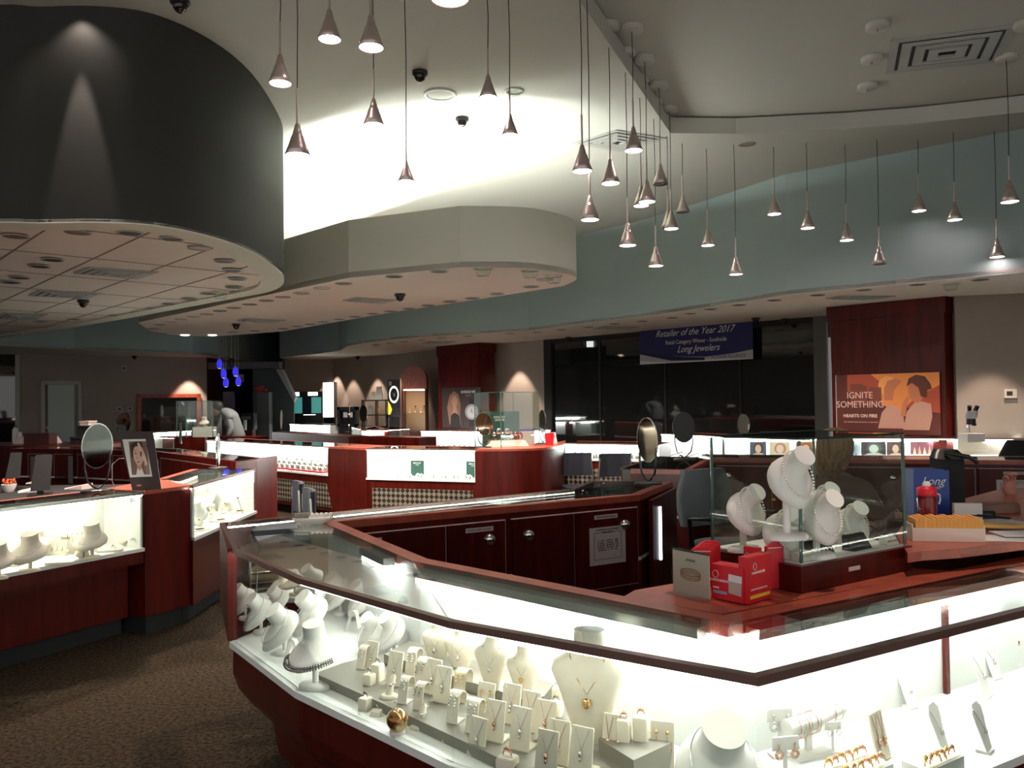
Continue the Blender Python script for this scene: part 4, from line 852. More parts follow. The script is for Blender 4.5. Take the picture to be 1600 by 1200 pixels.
# choker bust with silver balls on a turned foot
xy = P(489, 1076, ZG); t = put('chokb', shoulder(.25, .055, M_bust, .075), (*xy, ZG + .0006), -.35, 'white shoulder bust on a turned foot wearing the silver ball choker', 'bust'); 
mb = MB()
for i in range(30):
    a = PI + PI * i / 29; zc = .11; mb.ball((.078 * math.cos(a), -.012 + .083 * math.sin(a) * .95, zc - .018 + .012 * math.cos(a) ** 2), .0052, 6); mb.ball((.081 * math.cos(a), -.012 + .088 * math.sin(a) * .95, zc - .026 + .012 * math.cos(a) ** 2), .0038, 6)
tag(mb.build('ball_choker', M_dsilver, None, (*xy, ZG), -.35), 'chunky silver ball choker around the white bust on a turned foot', 'necklace')
# big corner bust with gold pendant
xy = P(1128, 1262, ZG); put('bigb', shoulder(.6, .02, M_bust, .105), (*xy, ZG + .0006), .05, 'big white neck bust at the front corner behind the corner post', 'bust')
o = shoulder_chain(.6, .02, .105, r=.0016)(); o.location = (*xy, ZG); o.rotation_euler.z = .05; tag(o, 'silver chain around the big corner bust', 'necklace')
xyp = P(1136, 1190, ZG + .09); mb = MB()
for i in range(14): mb.ball((.016 * math.cos(i * .9) * (i / 14), 0, .014 * math.sin(i * .9) * (i / 14)), .0055, 6)
tag(mb.build('gold_pendant', M_gold, None, (*xyp, ZG + .09)), 'large gold flower pendant hanging on the big corner bust', 'pendant')
# gold ball, finger display, wand, tags
xy = P(621, 1145, ZG); t = E('gold_ball', 'gold and cream ornamental ball on a small round cream base', 'ornament', (*xy, ZG + .0006)); MB().lathe([(.022, 0), (.022, .005), (.014, .008)], n=20).build('base', M_cream, t)
M_gb = noisy(mat('gold_marble', rough=.15, metal=.7), (.25, .10, .02), (.95, .72, .38), (30, 30, 30), 3, .42, .58); MB().ball((0, 0, .036), .031, 20).build('ball', M_gb, t)
xy = P(527, 1075, ZG); t = E('hand_ring_display', 'white finger ring holder lying on a dark grey bar beside the riser corner', 'ring stand', (*xy, ZG + .0006), .5)
MB().box(-.012, -.01, 0, .012, .085, .02).build('bar', M_grey, t); MB().tube([(0, -.0, .012), (.002, -.04, .011), (.006, -.075, .010)], [.011, .011, .006], 12).build('finger', M_cream, t); MB().tube([(.003 + .014 * math.cos(a), -.045, .011 + .014 * math.sin(a) * .75) for a in [2 * PI * i / 14 for i in range(14)]], .0018, 5, closed=True).build('clasp', M_silver, t)
# ------------------------------------------------------------------ right front case
RR = 32
for u, v, wh, z, s_, j, k, r in [
    (1219, 1182, 'in front of the bangle roll beside the corner post', ZG, 1.15, 's', 'tst', 10), (1228, 1232, 'at the bottom edge beside the corner post', ZG, 1.15, 'g', 'tst', 10), (1302, 1176, 'small, right of the bangle roll', ZG, .75, 's', 'tst', 10),
    (1358, 1103, 'small, at the red strip foot', ZG, .5, 'g', 'tst', 15), (1384, 1190, 'leaning, with two pendants in the right case', ZG, 1.15, '2', 'easel', 40),
    (1480, 1178, 'left of the front pair in the right case', ZG, 1.0, 's', 'board', 45), (1548, 1176, 'right of the front pair in the right case', ZG, 1.0, 's', 'board', 45), (1546, 1090, 'rear left in the right case', ZG, 1.15, 's', 'board', 45), (1560, 1062, 'rear right in the right case', ZG, 1.0, 's', 'board', 30), (1428, 1108, 'tall, alone in the middle of the right case', ZG, .9, 's', 'board', 25),
    (1524, 1036, 'against the far back of the right case', ZG, 1.2, None, 'bust', 20)]:
    stand(k, u, v, wh, z, r, s_, j)
xy = P(1262, 1180, ZG); t = E('bangle_roll', 'white horizontal bangle roll on a stem in the right front case', 'bracelet stand', (*xy, ZG + .0006), .45)
MB().box(-.05, -.025, 0, .06, .025, .012).build('foot', M_bust, t); MB().box(-.006, -.005, .012, .012, .005, .07).build('stem', M_bust, t)
mb = MB(); mb.tube([(-.07, 0, .08), (.03, .0, .083), (.05, 0, .086), (.1, 0, .092), (.13, 0, .094)], [.022, .022, .016, .013, .011], 20); mb.build('roll', M_bust, t)
for i, x in enumerate((-.045, -.03, -.018, -.008, .012, .022, .085, .11)):
    r_ = .0245 if x < .03 else .0155; zz = .081 + x * .09
    o = MB().tube([(.004 * math.sin(a), (r_ + .002) * math.cos(a), (r_ + .003) * math.sin(a) - .002) for a in [2 * PI * q / 20 for q in range(20)]], .0013, 5, closed=True).build('bangle', M_silver if i % 2 else M_rose, None, (xy.x + x * math.cos(.45), xy.y + x * math.sin(.45), ZG + zz), .45)
    tag(o, 'thin bangle on the white roll, %s from the left' % ORD[i], 'bangle', 'bangles on the white roll')
def ringtray(u0, v0, w, d, lb, n, seed):
    xy = P(u0, v0, ZG); t = E('ring_tray', lb, 'tray', (*xy, ZG + .0006), math.radians(RR)); MB().box(-w / 2, -d / 2, 0, w / 2, d / 2, .03).build('tray', M_bust, t); MB().box(-w / 2 + .004, -d / 2 + .004, .03, w / 2 - .004, d / 2 - .004, .031).build('pad', M_cream, t); random.seed(seed)
    for i in range(n):
        px, py = -w / 2 + .02 + (w - .04) * (i % 6) / 5, -d / 2 + .02 + (d - .04) * (i // 6) / max(1, (n - 1) // 6); c_, s2 = math.cos(math.radians(RR)), math.sin(math.radians(RR))
        o = put('tr%d' % (i % 2), ringat(0, M_rose if i % 2 else M_gold), (xy.x + px * c_ - py * s2, xy.y + px * s2 + py * c_, ZG + .0306), random.uniform(-1, 1), '%s chunky ring in the %s' % (ORD[i], lb), 'ring', 'rings in the ' + lb, 1.35)
ringtray(1336, 1216, .17, .09, 'white ring tray nearest the corner', 12, 1); ringtray(1458, 1204, .15, .07, 'white ring tray on the right', 6, 2)
xy = P(1580, 1044, ZG); t = E('earring_tree_stand', 'white curved earring tree at the right picture edge', 'earring stand', (*xy, ZG + .0006), .3); MB().box(-.025, -.015, 0, .025, .015, .014).build('foot', M_bust, t); MB().tube([(0, 0, .014), (0, 0, .07), (-.01, 0, .095), (-.03, 0, .09)], .004, 8).tube([(0, 0, .07), (.008, 0, .105), (.02, 0, .11)], .004, 8).build('branches', M_bust, t)
for i, (dx, dz) in enumerate([(-.03, .075), (.022, .094)]):
    mb = MB(); mb.ball((0, 0, 0), .010, 10, 1.5); tag(mb.build('coral_earring', M_rose, None, (xy.x + dx * .95, xy.y + dx * .3 - .006, ZG + dz - .01)), 'coral drop earring hanging %s on the curved tree' % ('lower left' if i == 0 else 'upper right'), 'earring')
# risers: white steps in the right case
q = [P(1280, 1150, ZG), P(1600, 1110, ZG), P(1600, 1085, ZG), P(1290, 1135, ZG)]
# red strip between the sliding doors
A_, B_ = B0.lerp(B9, .30), B0.lerp(B9, .31); rr_ = offset([B0, B9], .0)
pp = B0 + (B9 - B0) * .32; s2 = Vector(((B9 - B0).y, -(B9 - B0).x)).normalized(); s2 = s2 if s2.dot(F0 - B0) > 0 else -s2; dd = (B9 - B0).normalized(); c = pp + s2 * .035
tag(MB().prism([p - c for p in (c - dd * .009, c + dd * .009, c + dd * .009 + s2 * .012, c - dd * .009 + s2 * .012)], ZG + .001 - ZG, .30).build('door_gap_strip', M_wood, None, (*c, ZG)), 'dark red wooden strip between the white sliding doors of the right case', 'strip')
# ------------------------------------------------------------------ left display cases
LR = -10
for u, v, wh, z, s_, j, k, r in [
    (142, 872, 'largest, at the back of the left case near the column', ZG, 1.0, 's', 'creamb', 0), (45, 893, 'near the front glass of the left case', ZG, 1.0, 's', 'creamb', 5), (60, 868, 'behind the front one in the left case', ZG, .75, 's', 'creamb', 20), (-4, 905, 'cut off at the left picture edge', ZG, .9, None, 'creamb', 0),
    (80, 868, 'left of two narrow ones in the left case', ZG, .9, 's', 'easel', 10), (96, 868, 'right of two narrow ones in the left case', ZG, .9, 's', 'easel', -5), (134, 860, 'with blue earrings below the large cream bust', ZG, .9, 's', 'loop', 10), (115, 866, 'wide, beside the blue box stand', ZG, 1.1, 's', 'easel', 5),
    (154, 862, 'first of the pair of white ones near the column', ZG, 1.0, 's', 'wedge', 0), (176, 860, 'second of the pair of white ones near the column', ZG, 1.0, 's', 'wedge', 0)]:
    stand(k, u, v, wh, z, r, s_, j)
def pillow():
    t = E('watch_pillow', '', ''); MB().ball((0, 0, .022), .034, 14, .62).build('pillow', M_cream, t); MB().tube([(.008, .036 * math.cos(a), .022 + .024 * math.sin(a)) for a in [2 * PI * i / 16 for i in range(16)]], .0022, 5, closed=True).build('bracelet', M_dsilver, t); return t
for i, (u, v, s_) in enumerate([(128, 872, 1.2), (196, 852, 1.15)]): put('pillow', pillow, (*P(u, v, ZG), ZG + .001), .5, 'round cream pillow with a bracelet, %s' % ['before the blue earrings in the left case', 'nearest the column in the left case'][i], 'bracelet stand', None, s_)
xy = P(104, 868, ZG) + Vector((0, .1)); t = E('bracelet_bar', 'cream bracelet bar with several bracelets at the back of the left case', 'bracelet stand', (*xy, ZG + .001), .1); MB().tube([(-.08, 0, .10), (.08, 0, .10)], .016, 14).build('bar', M_cream, t); MB().box(-.01, -.01, 0, .01, .01, .09).build('stem', M_cream, t); MB().box(-.04, -.03, 0, .04, .03, .008).build('foot', M_cream, t)
for i in range(4): MB().tube([(.0, .018 * math.cos(a), .10 + .018 * math.sin(a)) for a in [2 * PI * q / 16 for q in range(16)]], .0018, 5, closed=True).build('bracelet', M_dsilver, t).location.x = -.04 + i * .027
for i, (u, v, w_) in enumerate([(95, 881, .15), (15, 885, .12), (172, 862, .14)]):
    xy = P(u, v, ZG); t = E('cream_tray', 'flat cream tray %s' % ['at the front glass of the left case', 'beside the left picture edge in the left case', 'behind the white wedges in the left case'][i], 'tray', (*xy, ZG + .0007), .15); MB().box(-w_ / 2, -.03, 0, w_ / 2, .03, .012).build('tray', M_cream, t); MB().box(-w_ / 2 + .005, -.025, .012, w_ / 2 - .005, .025, .0135).build('lining', M_bust, t)
for i, (u, v) in enumerate([(212, 781), (212, 841), (158, 838)]):
    p = RW(u, v, LA1, LB1) if i < 2 else RW(u, v, LB0, LB1); MBp = MB().ball((0, 0, 0), .012, 10); c = Vector((p.x, p.y)); c += (Vector((LA0.x, LA0.y)) - LA1).normalized() * .03 if i < 2 else -nrm * .06
    tag(MBp.build('chrome_stud', M_chrome, None, (c.x, c.y, p.z)), ['chrome stud high on the white end panel of the left case', 'chrome stud low on the white end panel of the left case', 'chrome lock on the white back of the left case'][i], 'stud')
# angled left case
for u, v, wh, z, s_, j, k, r in [(322, 800, 'tall one in the angled left case', ZG, .95, 's', 'bust', -20), (305, 818, 'low one at the column edge of the angled case', ZG, 1.0, 's', 'low', 20), (333, 806, 'among the watches of the angled case, left', ZG, 1.1, 'd', 'loop', 30), (343, 803, 'among the watches of the angled case, middle', ZG, 1.1, 'd', 'loop', -30), (352, 800, 'among the watches of the angled case, right', ZG, 1.0, 's', 'loop', 10), (329, 812, 'in front of the watches in the angled case', ZG, .9, 's', 'rb3', 0), (311, 822, 'left front in the angled case', ZG, 1.0, 's', 'rb3', 0)]:
    stand(k, u, v, wh, z, r, s_, j)
for i, (u, v) in enumerate([(312, 829), (375, 800), (345, 814)]):
    xy = P(u, v, ZG); t = E('lettered_card', 'cream card with dark script lettering lying %s' % ['at the front left of the angled case', 'at the right end of the angled case', 'in the middle of the angled case'][i], 'card', (*xy, ZG + .0007), .9)
    MB().rings([[(-.08, -.03, 0), (.08, -.03, 0), (.08, .03, 0), (-.08, .03, 0)], [(-.08, -.03, .004), (.08, -.03, .004), (.08, .03, .016), (-.08, .03, .016)]], smooth=False).build('card', M_cream, t)
    mb = MB()
    for q in range(5): mb.box(-.03 + q * .013, -.02, .0075 + .001, -.028 + q * .013, .018, .0155)
    mb.build('lettering', M_ink, t)
xy = P(374, 804, ZG); t = E('watch_wand', 'slim propped pen-like stand leaning in the angled left case', 'stand', (*xy, ZG + .001)); MB().tube([(0.03, 0, .004), (-.02, .02, .13)], .004, 8).build('rod', M_steel, t); MB().ball((-.02, .02, .135), .008, 8).build('tip', M_black, t)
# ================================================================== tabletop mirrors
def tmirror(label, base, h=.44, w=.105, hh=.17, rot=0, tilt=.15, z=H, back=False, yoke=True, face=None):
    t = E('tabletop_mirror', label, 'mirror', (*base, z + .001), rot); cz = h - hh
    MB().lathe([(.10, 0), (.10, .006), (.02, .012), (.001, .012)], n=28, sy=.8).build('base', M_black, t)
    if yoke:
        yw = w * .78; yt = cz - hh * .35
        MB().tube([(-yw, 0, yt), (-yw * 1.02, 0, yt * .62), (-yw * .8, 0, yt * .28), (-yw * .35, 0, .03), (0, 0, .016), (yw * .35, 0, .03), (yw * .8, 0, yt * .28), (yw * 1.02, 0, yt * .62), (yw, 0, yt)], .0065, 8).build('yoke', M_black, t)
    o = MB().xz(ell(0, 0, w, hh, 36), -.006, .006).build('rim', M_chrome if not back else M_black, t); o.location = (0, 0, cz); o.rotation_euler = (tilt, 0, 0)
    g = MB().xz(ell(0, 0, w * .95, hh * .96, 36), -.0075, -.0062).build('glass', face or M_mirror, t); g.location = (0, 0, cz); g.rotation_euler = (tilt, 0, 0)
    bk_ = MB().xz(ell(0, 0, w * .95, hh * .96, 36), .0062, .0075).build('backing', M_black, t); bk_.location = (0, 0, cz); bk_.rotation_euler = (tilt, 0, 0); return t
M_tint = mat('dim_mirror', (.28, .28, .27), .06, 1)
tmirror('big oval tabletop mirror on the near left case, left of the model portrait', P(152, 767.5), .445, .095, .150, .75, .12, face=mat('dark_mirror', (.09, .095, .09), .05, 1))  # dark face colour stands in for a dim grey reflection
tmirror('tilted narrow oval mirror on the island far corner', P(1013, 756), .434, .085, .148, -.85, .05, face=mat('mirror_room', (.16, .13, .11), .05, 1))  # face colour stands in for the dim brown room reflection
tmirror('round black mirror back on the small counter behind the tilted oval mirror', P(1069, 717.5), .43, .105, .14, PI + .1, .05, back=True)
tmirror('round mirror with a painted brown reflection standing before the glass watch box', P(757, 699), .42, .105, .145, -.2, .3, face=mat('brown_reflection_mirror', (.36, .26, .21), .1, 1))  # brown of the face is a reflection put into its colour
tmirror('edge-on oval mirror at the right of the glass watch box', P(848, 693), .43, .09, .15, -1.1, .0, face=M_tint)
tmirror('cream-faced narrow mirror near the bending person', P(440, 674), .42, .065, .19, -1.0, 0, face=M_cream)
tmirror('thin black edge-on mirror by the red end block', P(341, 731), .30, .10, .14, -1.35, 0)
tmirror('small oval mirror on the far left counter below the thermostats', P(193, 681), .45, .13, .2, .8, .1, face=M_tint)
tmirror('small dark oval mirror beside the black shelf unit', P(568, 671), .5, .1, .18, -.5, 0, face=M_black)
tmirror('tall edge-on dark mirror left of the black shelf unit', P(546, 675), .55, .1, .24, -1.3, 0)
tmirror('dark mirror back in front of the dark windows', P(1162, 684), .33, .1, .15, .3, 0, z=H, back=True)
# ------------------------------------------------------------------ posters and signs
def frame_at(name, label, cat, A, B, c0, c1, c2, out=.02, th=.012, bg=None):
    """flat thing on the vertical plane A-B: c0 top left, c1 top right, c2 bottom left pixels"""
    a = RW(*c2, A, B); b = RW(*c0, A, B); c = RW(*c1, A, B); r = math.atan2(c.y - b.y, c.x - b.x); w_ = math.hypot(c.x - b.x, c.y - b.y); h_ = b.z - a.z
    n = Vector((math.sin(r), -math.cos(r), 0)); t = E(name, label, cat, Vector((b.x, b.y, a.z)) + n * out, r); MB().box(0, 0, 0, w_, th, h_).build('panel', bg or M_black, t); return t, w_, h_
t, w_, h_ = frame_at('banner', 'dark blue award banner with white script hanging over the dark windows', 'banner', wA, wB, (1007, 514), (1183, 502.5), (1006, 570), .16, .004, flatc('banner_blue', (.012, .014, .10)))
flat(t, 'lower_band', [(0, 0), (w_, .0), (w_, h_ * .24), (w_ * .85, h_ * .17), (w_ * .6, h_ * .12), (w_ * .3, h_ * .18), (0, h_ * .36)], flatc('banner_silver', (.42, .42, .46)), -.001)
flat(t, 'swoosh', [(w_ * .25, h_ * .02), (w_ * .6, h_ * .05), (w_, h_ * .02), (w_, 0), (0, 0), (0, h_ * .1)], flatc('banner_light', (.62, .62, .66)), -.002)
flat(t, 'dark_swoosh', [(0, h_ * .36), (w_ * .3, h_ * .18), (w_ * .6, h_ * .10), (w_ * .6, h_ * .03), (w_ * .3, h_ * .06), (0, h_ * .28)], flatc('banner_deep', (.006, .006, .045)), -.003)
text(t, 'headline', 'Retailer of the Year 2017', h_ * .25, M_winkt, w_ * .5, h_ * .72, -.004, .45, xs=.92)
text(t, 'subtitle', 'Retail Category Winner - Southside', h_ * .155, M_winkt, w_ * .52, h_ * .50, -.004, xs=.82)
text(t, 'store_name', 'Long Jewelers', h_ * .25, M_winkt, w_ * .54, h_ * .27, -.004, .45, xs=.9)
text(t, 'sponsor', 'ALTOUR ALLIANCE', h_ * .12, flatc('banner_ink', (.1, .08, .12)), w_ * .80, h_ * .06, -.005, xs=.95)
t, w_, h_ = frame_at('poster', 'glowing orange poster of a couple embracing on the large wooden pillar', 'poster', pl0, pl1, (1307, 586.5), (1469, 578.5), (1309, 677), .03, .012, flatc('poster_dark', (.10, .016, .01)))
hf = lambda n, c, e=.08: mat('print_' + n, c, .5, emit=c, es=e)  # poster prints emit a little of their own colour
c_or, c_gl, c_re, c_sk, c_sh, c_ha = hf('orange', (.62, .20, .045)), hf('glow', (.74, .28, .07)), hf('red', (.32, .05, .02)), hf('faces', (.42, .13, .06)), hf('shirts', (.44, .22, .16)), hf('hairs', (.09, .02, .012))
X = lambda x: x / 100 * w_
Z = lambda z_: z_ / 100 * h_
flat(t, 'backdrop', [(X(12), Z(100)), (X(12), Z(72)), (X(50), Z(50)), (X(100), Z(35)), (X(100), Z(100))], c_re, -.001)
flat(t, 'light_area', [(X(36), Z(100)), (X(44), Z(88)), (X(46), Z(50)), (X(62), Z(35)), (X(78), Z(60)), (X(100), Z(80)), (X(100), Z(100))], c_or, -.002)
flat(t, 'sun_glow', [(X(a), Z(b)) for a, b in ell(52, 80, 9, 16, 24)], c_gl, -.003)
for q, (a, b) in enumerate([(14, 28), (19, 32), (33, 46)]): flat(t, 'building_shape', rect(X(a + 1), Z(48), X(b), Z(84 - q * 3)), hf('wall%d' % q, (.16, .035, .02)), -.0034 - q * .0002)
flat(t, 'left_figure', [(X(a), Z(b)) for a, b in [(42, 10), (46, 36), (53, 50), (60, 46), (66, 36), (68, 10)]], c_sh, -.0045)
flat(t, 'left_head', [(X(a), Z(b)) for a, b in ell(58, 68, 8.5, 19, 24)], c_or, -.005)
flat(t, 'left_hair', [(X(a), Z(b)) for a, b in [(49, 56), (48.5, 75), (52, 88), (60, 92), (66, 87), (62, 80), (58, 72), (57, 56)]], c_sk, -.0052)
flat(t, 'right_figure', [(X(a), Z(b)) for a, b in [(66, 8), (70, 38), (78, 54), (84, 54), (92, 50), (93, 30), (90, 8)]], c_sh, -.0055)
flat(t, 'right_head', [(X(a), Z(b)) for a, b in ell(79, 72, 7.5, 20, 24)], c_sk, -.006)
flat(t, 'right_hair', [(X(a), Z(b)) for a, b in [(70, 78), (72, 91), (79, 97), (87, 94), (92, 82), (93, 74), (89, 72), (88, 60), (83, 62), (81, 76), (75, 84)]], c_ha, -.0065)
flat(t, 'arm', [(X(a), Z(b)) for a, b in [(64, 30), (66, 52), (70, 62), (73, 60), (70, 48), (69, 30)]], c_sk, -.007)
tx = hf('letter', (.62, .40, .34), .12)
text(t, 'headline', 'IGNITE\nSOMETHING', h_ * .155, tx, w_ * .245, h_ * .60, -.008, xs=.9); text(t, 'brand_line', 'HEARTS ON FIRE', h_ * .075, tx, w_ * .245, h_ * .28, -.008, bold=.002)
text(t, 'small_print', 'the world\'s most perfectly cut diamond', h_ * .035, tx, w_ * .25, h_ * .19, -.008); flat(t, 'white_edge', rect(0, 0, w_ * .008, h_), flatc('edge_white', (.5, .45, .42)), -.009)
t, w_, h_ = frame_at('poster', 'dark watch brand poster with a long-haired model on the cherry pillar', 'poster', q0, q1, (692, 606.5), (752, 604.5), (693, 668), .03, .012, flatc('watchposter', (.040, .028, .026)))
flat(t, 'hair', [(X(a), Z(b)) for a, b in [(20, 8), (14, 50), (20, 80), (32, 92), (44, 84), (50, 60), (48, 30), (50, 8)]], flatc('p_hair', (.30, .16, .09)), -.001); flat(t, 'face', [(X(a), Z(b)) for a, b in ell(34, 66, 8, 14, 20)], flatc('p_face', (.50, .28, .20)), -.002)
flat(t, 'dress', [(X(a), Z(b)) for a, b in [(22, 0), (24, 30), (34, 40), (46, 30), (50, 0)]], flatc('p_dress', (.015, .012, .012)), -.002); flat(t, 'neck', [(X(a), Z(b)) for a, b in [(30, 54), (28, 34), (34, 38), (42, 34), (38, 54)]], flatc('p_face', (.5, .28, .2)), -.0025)
for a, z_ in ((60, 65), (60, 70)): pass
flat(t, 'watch_strap', rect(X(72), Z(4), X(84), Z(72)), flatc('p_strap', (.008, .006, .006)), -.001); flat(t, 'watch_case', [(X(a), Z(b)) for a, b in ell(78, 40, 17, 19, 28)], flatc('p_steel', (.32, .32, .33)), -.002); flat(t, 'watch_face', [(X(a), Z(b)) for a, b in ell(78, 40, 12, 14, 28)], flatc('p_dial', (.55, .55, .57)), -.003); flat(t, 'watch_hands', [(X(77), Z(40)), (X(78), Z(50)), (X(79), Z(40)), (X(84), Z(36))], M_ink, -.004)
text(t, 'brand_lettering', 'RAYMOND WEIL', h_ * .088, M_winkt, w_ * .70, h_ * .86, -.003, xs=.85, bold=.003); text(t, 'city_lettering', 'GENEVE', h_ * .06, flatc('p_grey', (.3, .28, .27)), w_ * .70, h_ * .78, -.003)
# standing watch poster left of the niche, niche, shelves
def upright(u0, v0, u1, v1, d, name, label, cat, depth=.03, bg=None, rot=0):
    a = PD(u0, v1, d); b = PD(u1, v1, d); c = PD(u0, v0, d); w__ = b.x - a.x; h__ = c.z - a.z; t = E(name, label, cat, a, rot); MB().box(0, 0, 0, w__, depth, h__).build('body', bg or M_black, t); return t, w__, h__
def legged(t, w__, d__, m=M_wooddark):   # small pedestal down to the floor
    MB().box(w__ * .1, .02, -t.location.z + .001, w__ * .9, d__, -.001).build('pedestal', m, t)
t, w_, h_ = upright(606, 593, 625, 652, 20.2, 'light_box_poster', 'backlit black and yellow watch poster left of the arched niche', 'poster', .12); legged(t, w_, .12, M_dark)
flat(t, 'watch_case', [(X(a), Z(b)) for a, b in ell(52, 60, 40, 23, 28)], mat('lb_white', (.6, .6, .6), emit=(.7, .75, .7), es=.8), -.002); flat(t, 'watch_dial', [(X(a), Z(b)) for a, b in ell(52, 60, 30, 17, 28)], M_ink, -.003); flat(t, 'watch_hands', [(X(50), Z(55)), (X(40), Z(68)), (X(54), Z(60)), (X(66), Z(68)), (X(56), Z(55))], M_winkt, -.004)
flat(t, 'yellow_patch', [(X(2), Z(6)), (X(2), Z(44)), (X(20), Z(34)), (X(36), Z(20)), (X(22), Z(8))], mat('lb_yellow', (.7, .5, .03), emit=(.8, .6, .05), es=.6), -.0015); flat(t, 'emblem', rect(X(12), Z(84), X(34), Z(95)), M_winkt, -.002)
t = E('arched_niche', 'cherry wood arched display niche glowing warm beside the black watch poster', 'display niche', PD(628, 690, 19.6)); t.location.z = 0; t.rotation_euler.z = .05
wn = PD(667, 640, 19.6).x - PD(628, 640, 19.6).x; zt_ = PD(640, 572, 19.6).z; zo = PD(640, 608, 19.6).z; zb_ = PD(640, 668, 19.6).z - .1; r_ = wn / 2
arch = [(0, 0), (wn, 0), (wn, zt_ - r_)] + [(r_ + r_ * math.cos(a), zt_ - r_ + r_ * math.sin(a)) for a in [PI * i / 14 for i in range(1, 14)]] + [(0, zt_ - r_)]
MB().xz([(0, zo)] + [(wn, zo), (wn, zt_ - r_)] + [(r_ + r_ * math.cos(a), zt_ - r_ + r_ * math.sin(a)) for a in [PI * i / 14 for i in range(1, 14)]] + [(0, zt_ - r_)], 0, .9).build('arch_top', M_woodlit, t)
MB().box(0, 0, 0, wn, .9, zb_).build('cabinet', M_wooddark, t); MB().box(0, 0, zb_, .04, .9, zo).box(wn - .04, 0, zb_, wn, .9, zo).build('side_frame', M_wooddark, t); MB().box(.04, .86, zb_, wn - .04, .9, zo).build('back_panel', mat('warm_linen', (.6, .45, .32), .8), t)
MB().box(.04, .1, zb_ + (zo - zb_) * .42, wn - .04, .86, zb_ + (zo - zb_) * .44).build('shelf', M_glass, t); MB().box(.06, .05, zo - .03, wn - .06, .15, zo - .015).build('niche_light', emis('niche_light_strip', (1, .8, .55), 25), t)
for i, x in enumerate((.14, .28, .42, .50)):
    p = PD(628, 640, 19.6); zz = zb_ + (zo - zb_) * .44
    tag(MB().lathe([(.03, 0), (.008, .02), (.008, .14), (.03, .17)], n=10).build('necklace_stand', M_gold if i % 2 else M_cream, None, (p.x + x, 20.0, zz + .001)), 'small stand on the niche glass shelf, %s from left' % ORD[i], 'stand', 'stands in the arched niche')
t, w_, h_ = upright(565, 625, 604, 668, 19.8, 'shelf_unit', 'black open shelf unit left of the backlit watch poster', 'shelf', .01, M_black); [bpy.data.objects.remove(c) for c in list(t.children)]
g = MB()
for x in (0, w_ * .55, w_ - .03): g.box(x, 0, 0, x + .03, .3, h_)
for z_ in (0, h_ * .42, h_ - .03): g.box(0, 0, z_, w_, .3, z_ + .03)
g.build('frame', M_black, t); legged(t, w_, .3, M_matblack)
t, w_, h_ = upright(527, 636, 558, 666, 19.9, 'counter_display', 'squat black display cabinet right of the lit pillar sign', 'display', .01, M_black); [bpy.data.objects.remove(c) for c in list(t.children)]
MB().box(0, 0, 0, w_, .3, .04).box(0, 0, h_ - .08, w_, .3, h_).box(0, 0, 0, .06, .3, h_).box(w_ - .06, 0, 0, w_, .3, h_).box(.06, .27, .04, w_ - .06, .3, h_ - .08).build('frame', M_black, t); legged(t, w_, .3, M_matblack)
for x in (.14, .27): MB().box(x, .05, h_ * .45, x + .1, .1, h_ * .72).build('item', M_winkt, t)
for i, (u0, v0, u1, v1, m) in enumerate([(578, 612, 586, 625, M_cream), (586, 604, 597, 625, M_paper), (574, 634, 582, 645, M_steel), (588, 636, 594, 645, M_gold)]):
    a = PD(u0, v1, 19.95); b = PD(u1, v0, 19.95); t = tag(MB().rings([[(0, 0, 0), (b.x - a.x, 0, 0), (b.x - a.x, .1, 0), (0, .1, 0)], [(.04, .02, b.z - a.z), (b.x - a.x - .02, .02, b.z - a.z), (b.x - a.x - .02, .07, b.z - a.z), (.04, .07, b.z - a.z)]], smooth=False).build('display_card', m, None, a), ['cream card leaning on top of the black shelf unit', 'white card on top of the black shelf unit', 'silver clock inside the black shelf unit', 'gold clock inside the black shelf unit'][i], 'display')
# kiosk and lit sign
t, w_, h_ = upright(459, 612, 504, 662, 22.9, 'jewellery_kiosk', 'black kiosk with cyan glass panels at the far back', 'kiosk', .4, M_black); legged(t, w_, .4, M_matblack)
cy_ = mat('cyan_panel', (.05, .3, .28), .2, emit=(.10, .5, .44), es=.2); flat(t, 'left_panel', rect(X(4), Z(32), X(30), Z(82)), cy_, -.002); flat(t, 'right_panel', rect(X(62), Z(32), X(96), Z(82)), cy_, -.002); flat(t, 'window', rect(X(33), Z(30), X(60), Z(80)), M_purple, -.002)
wl_ = mat('sign_white', (.8, .8, .8), emit=(.9, 1, 1), es=1.4); flat(t, 'header_sign', rect(X(6), Z(86), X(20), Z(98)), wl_, -.002); flat(t, 'header_sign', rect(X(50), Z(87), X(84), Z(98)), wl_, -.002); flat(t, 'shelf_light', rect(X(34), Z(26), X(76), Z(28)), wl_, -.003)
t, w_, h_ = upright(504, 597, 523, 653, 22.8, 'light_pillar', 'tall white backlit pillar sign right of the black kiosk', 'sign', .35, M_greyp); flat(t, 'lit_face', rect(X(6), Z(2), X(92), Z(98)), M_screen, -.002); legged(t, w_, .3, M_matblack)
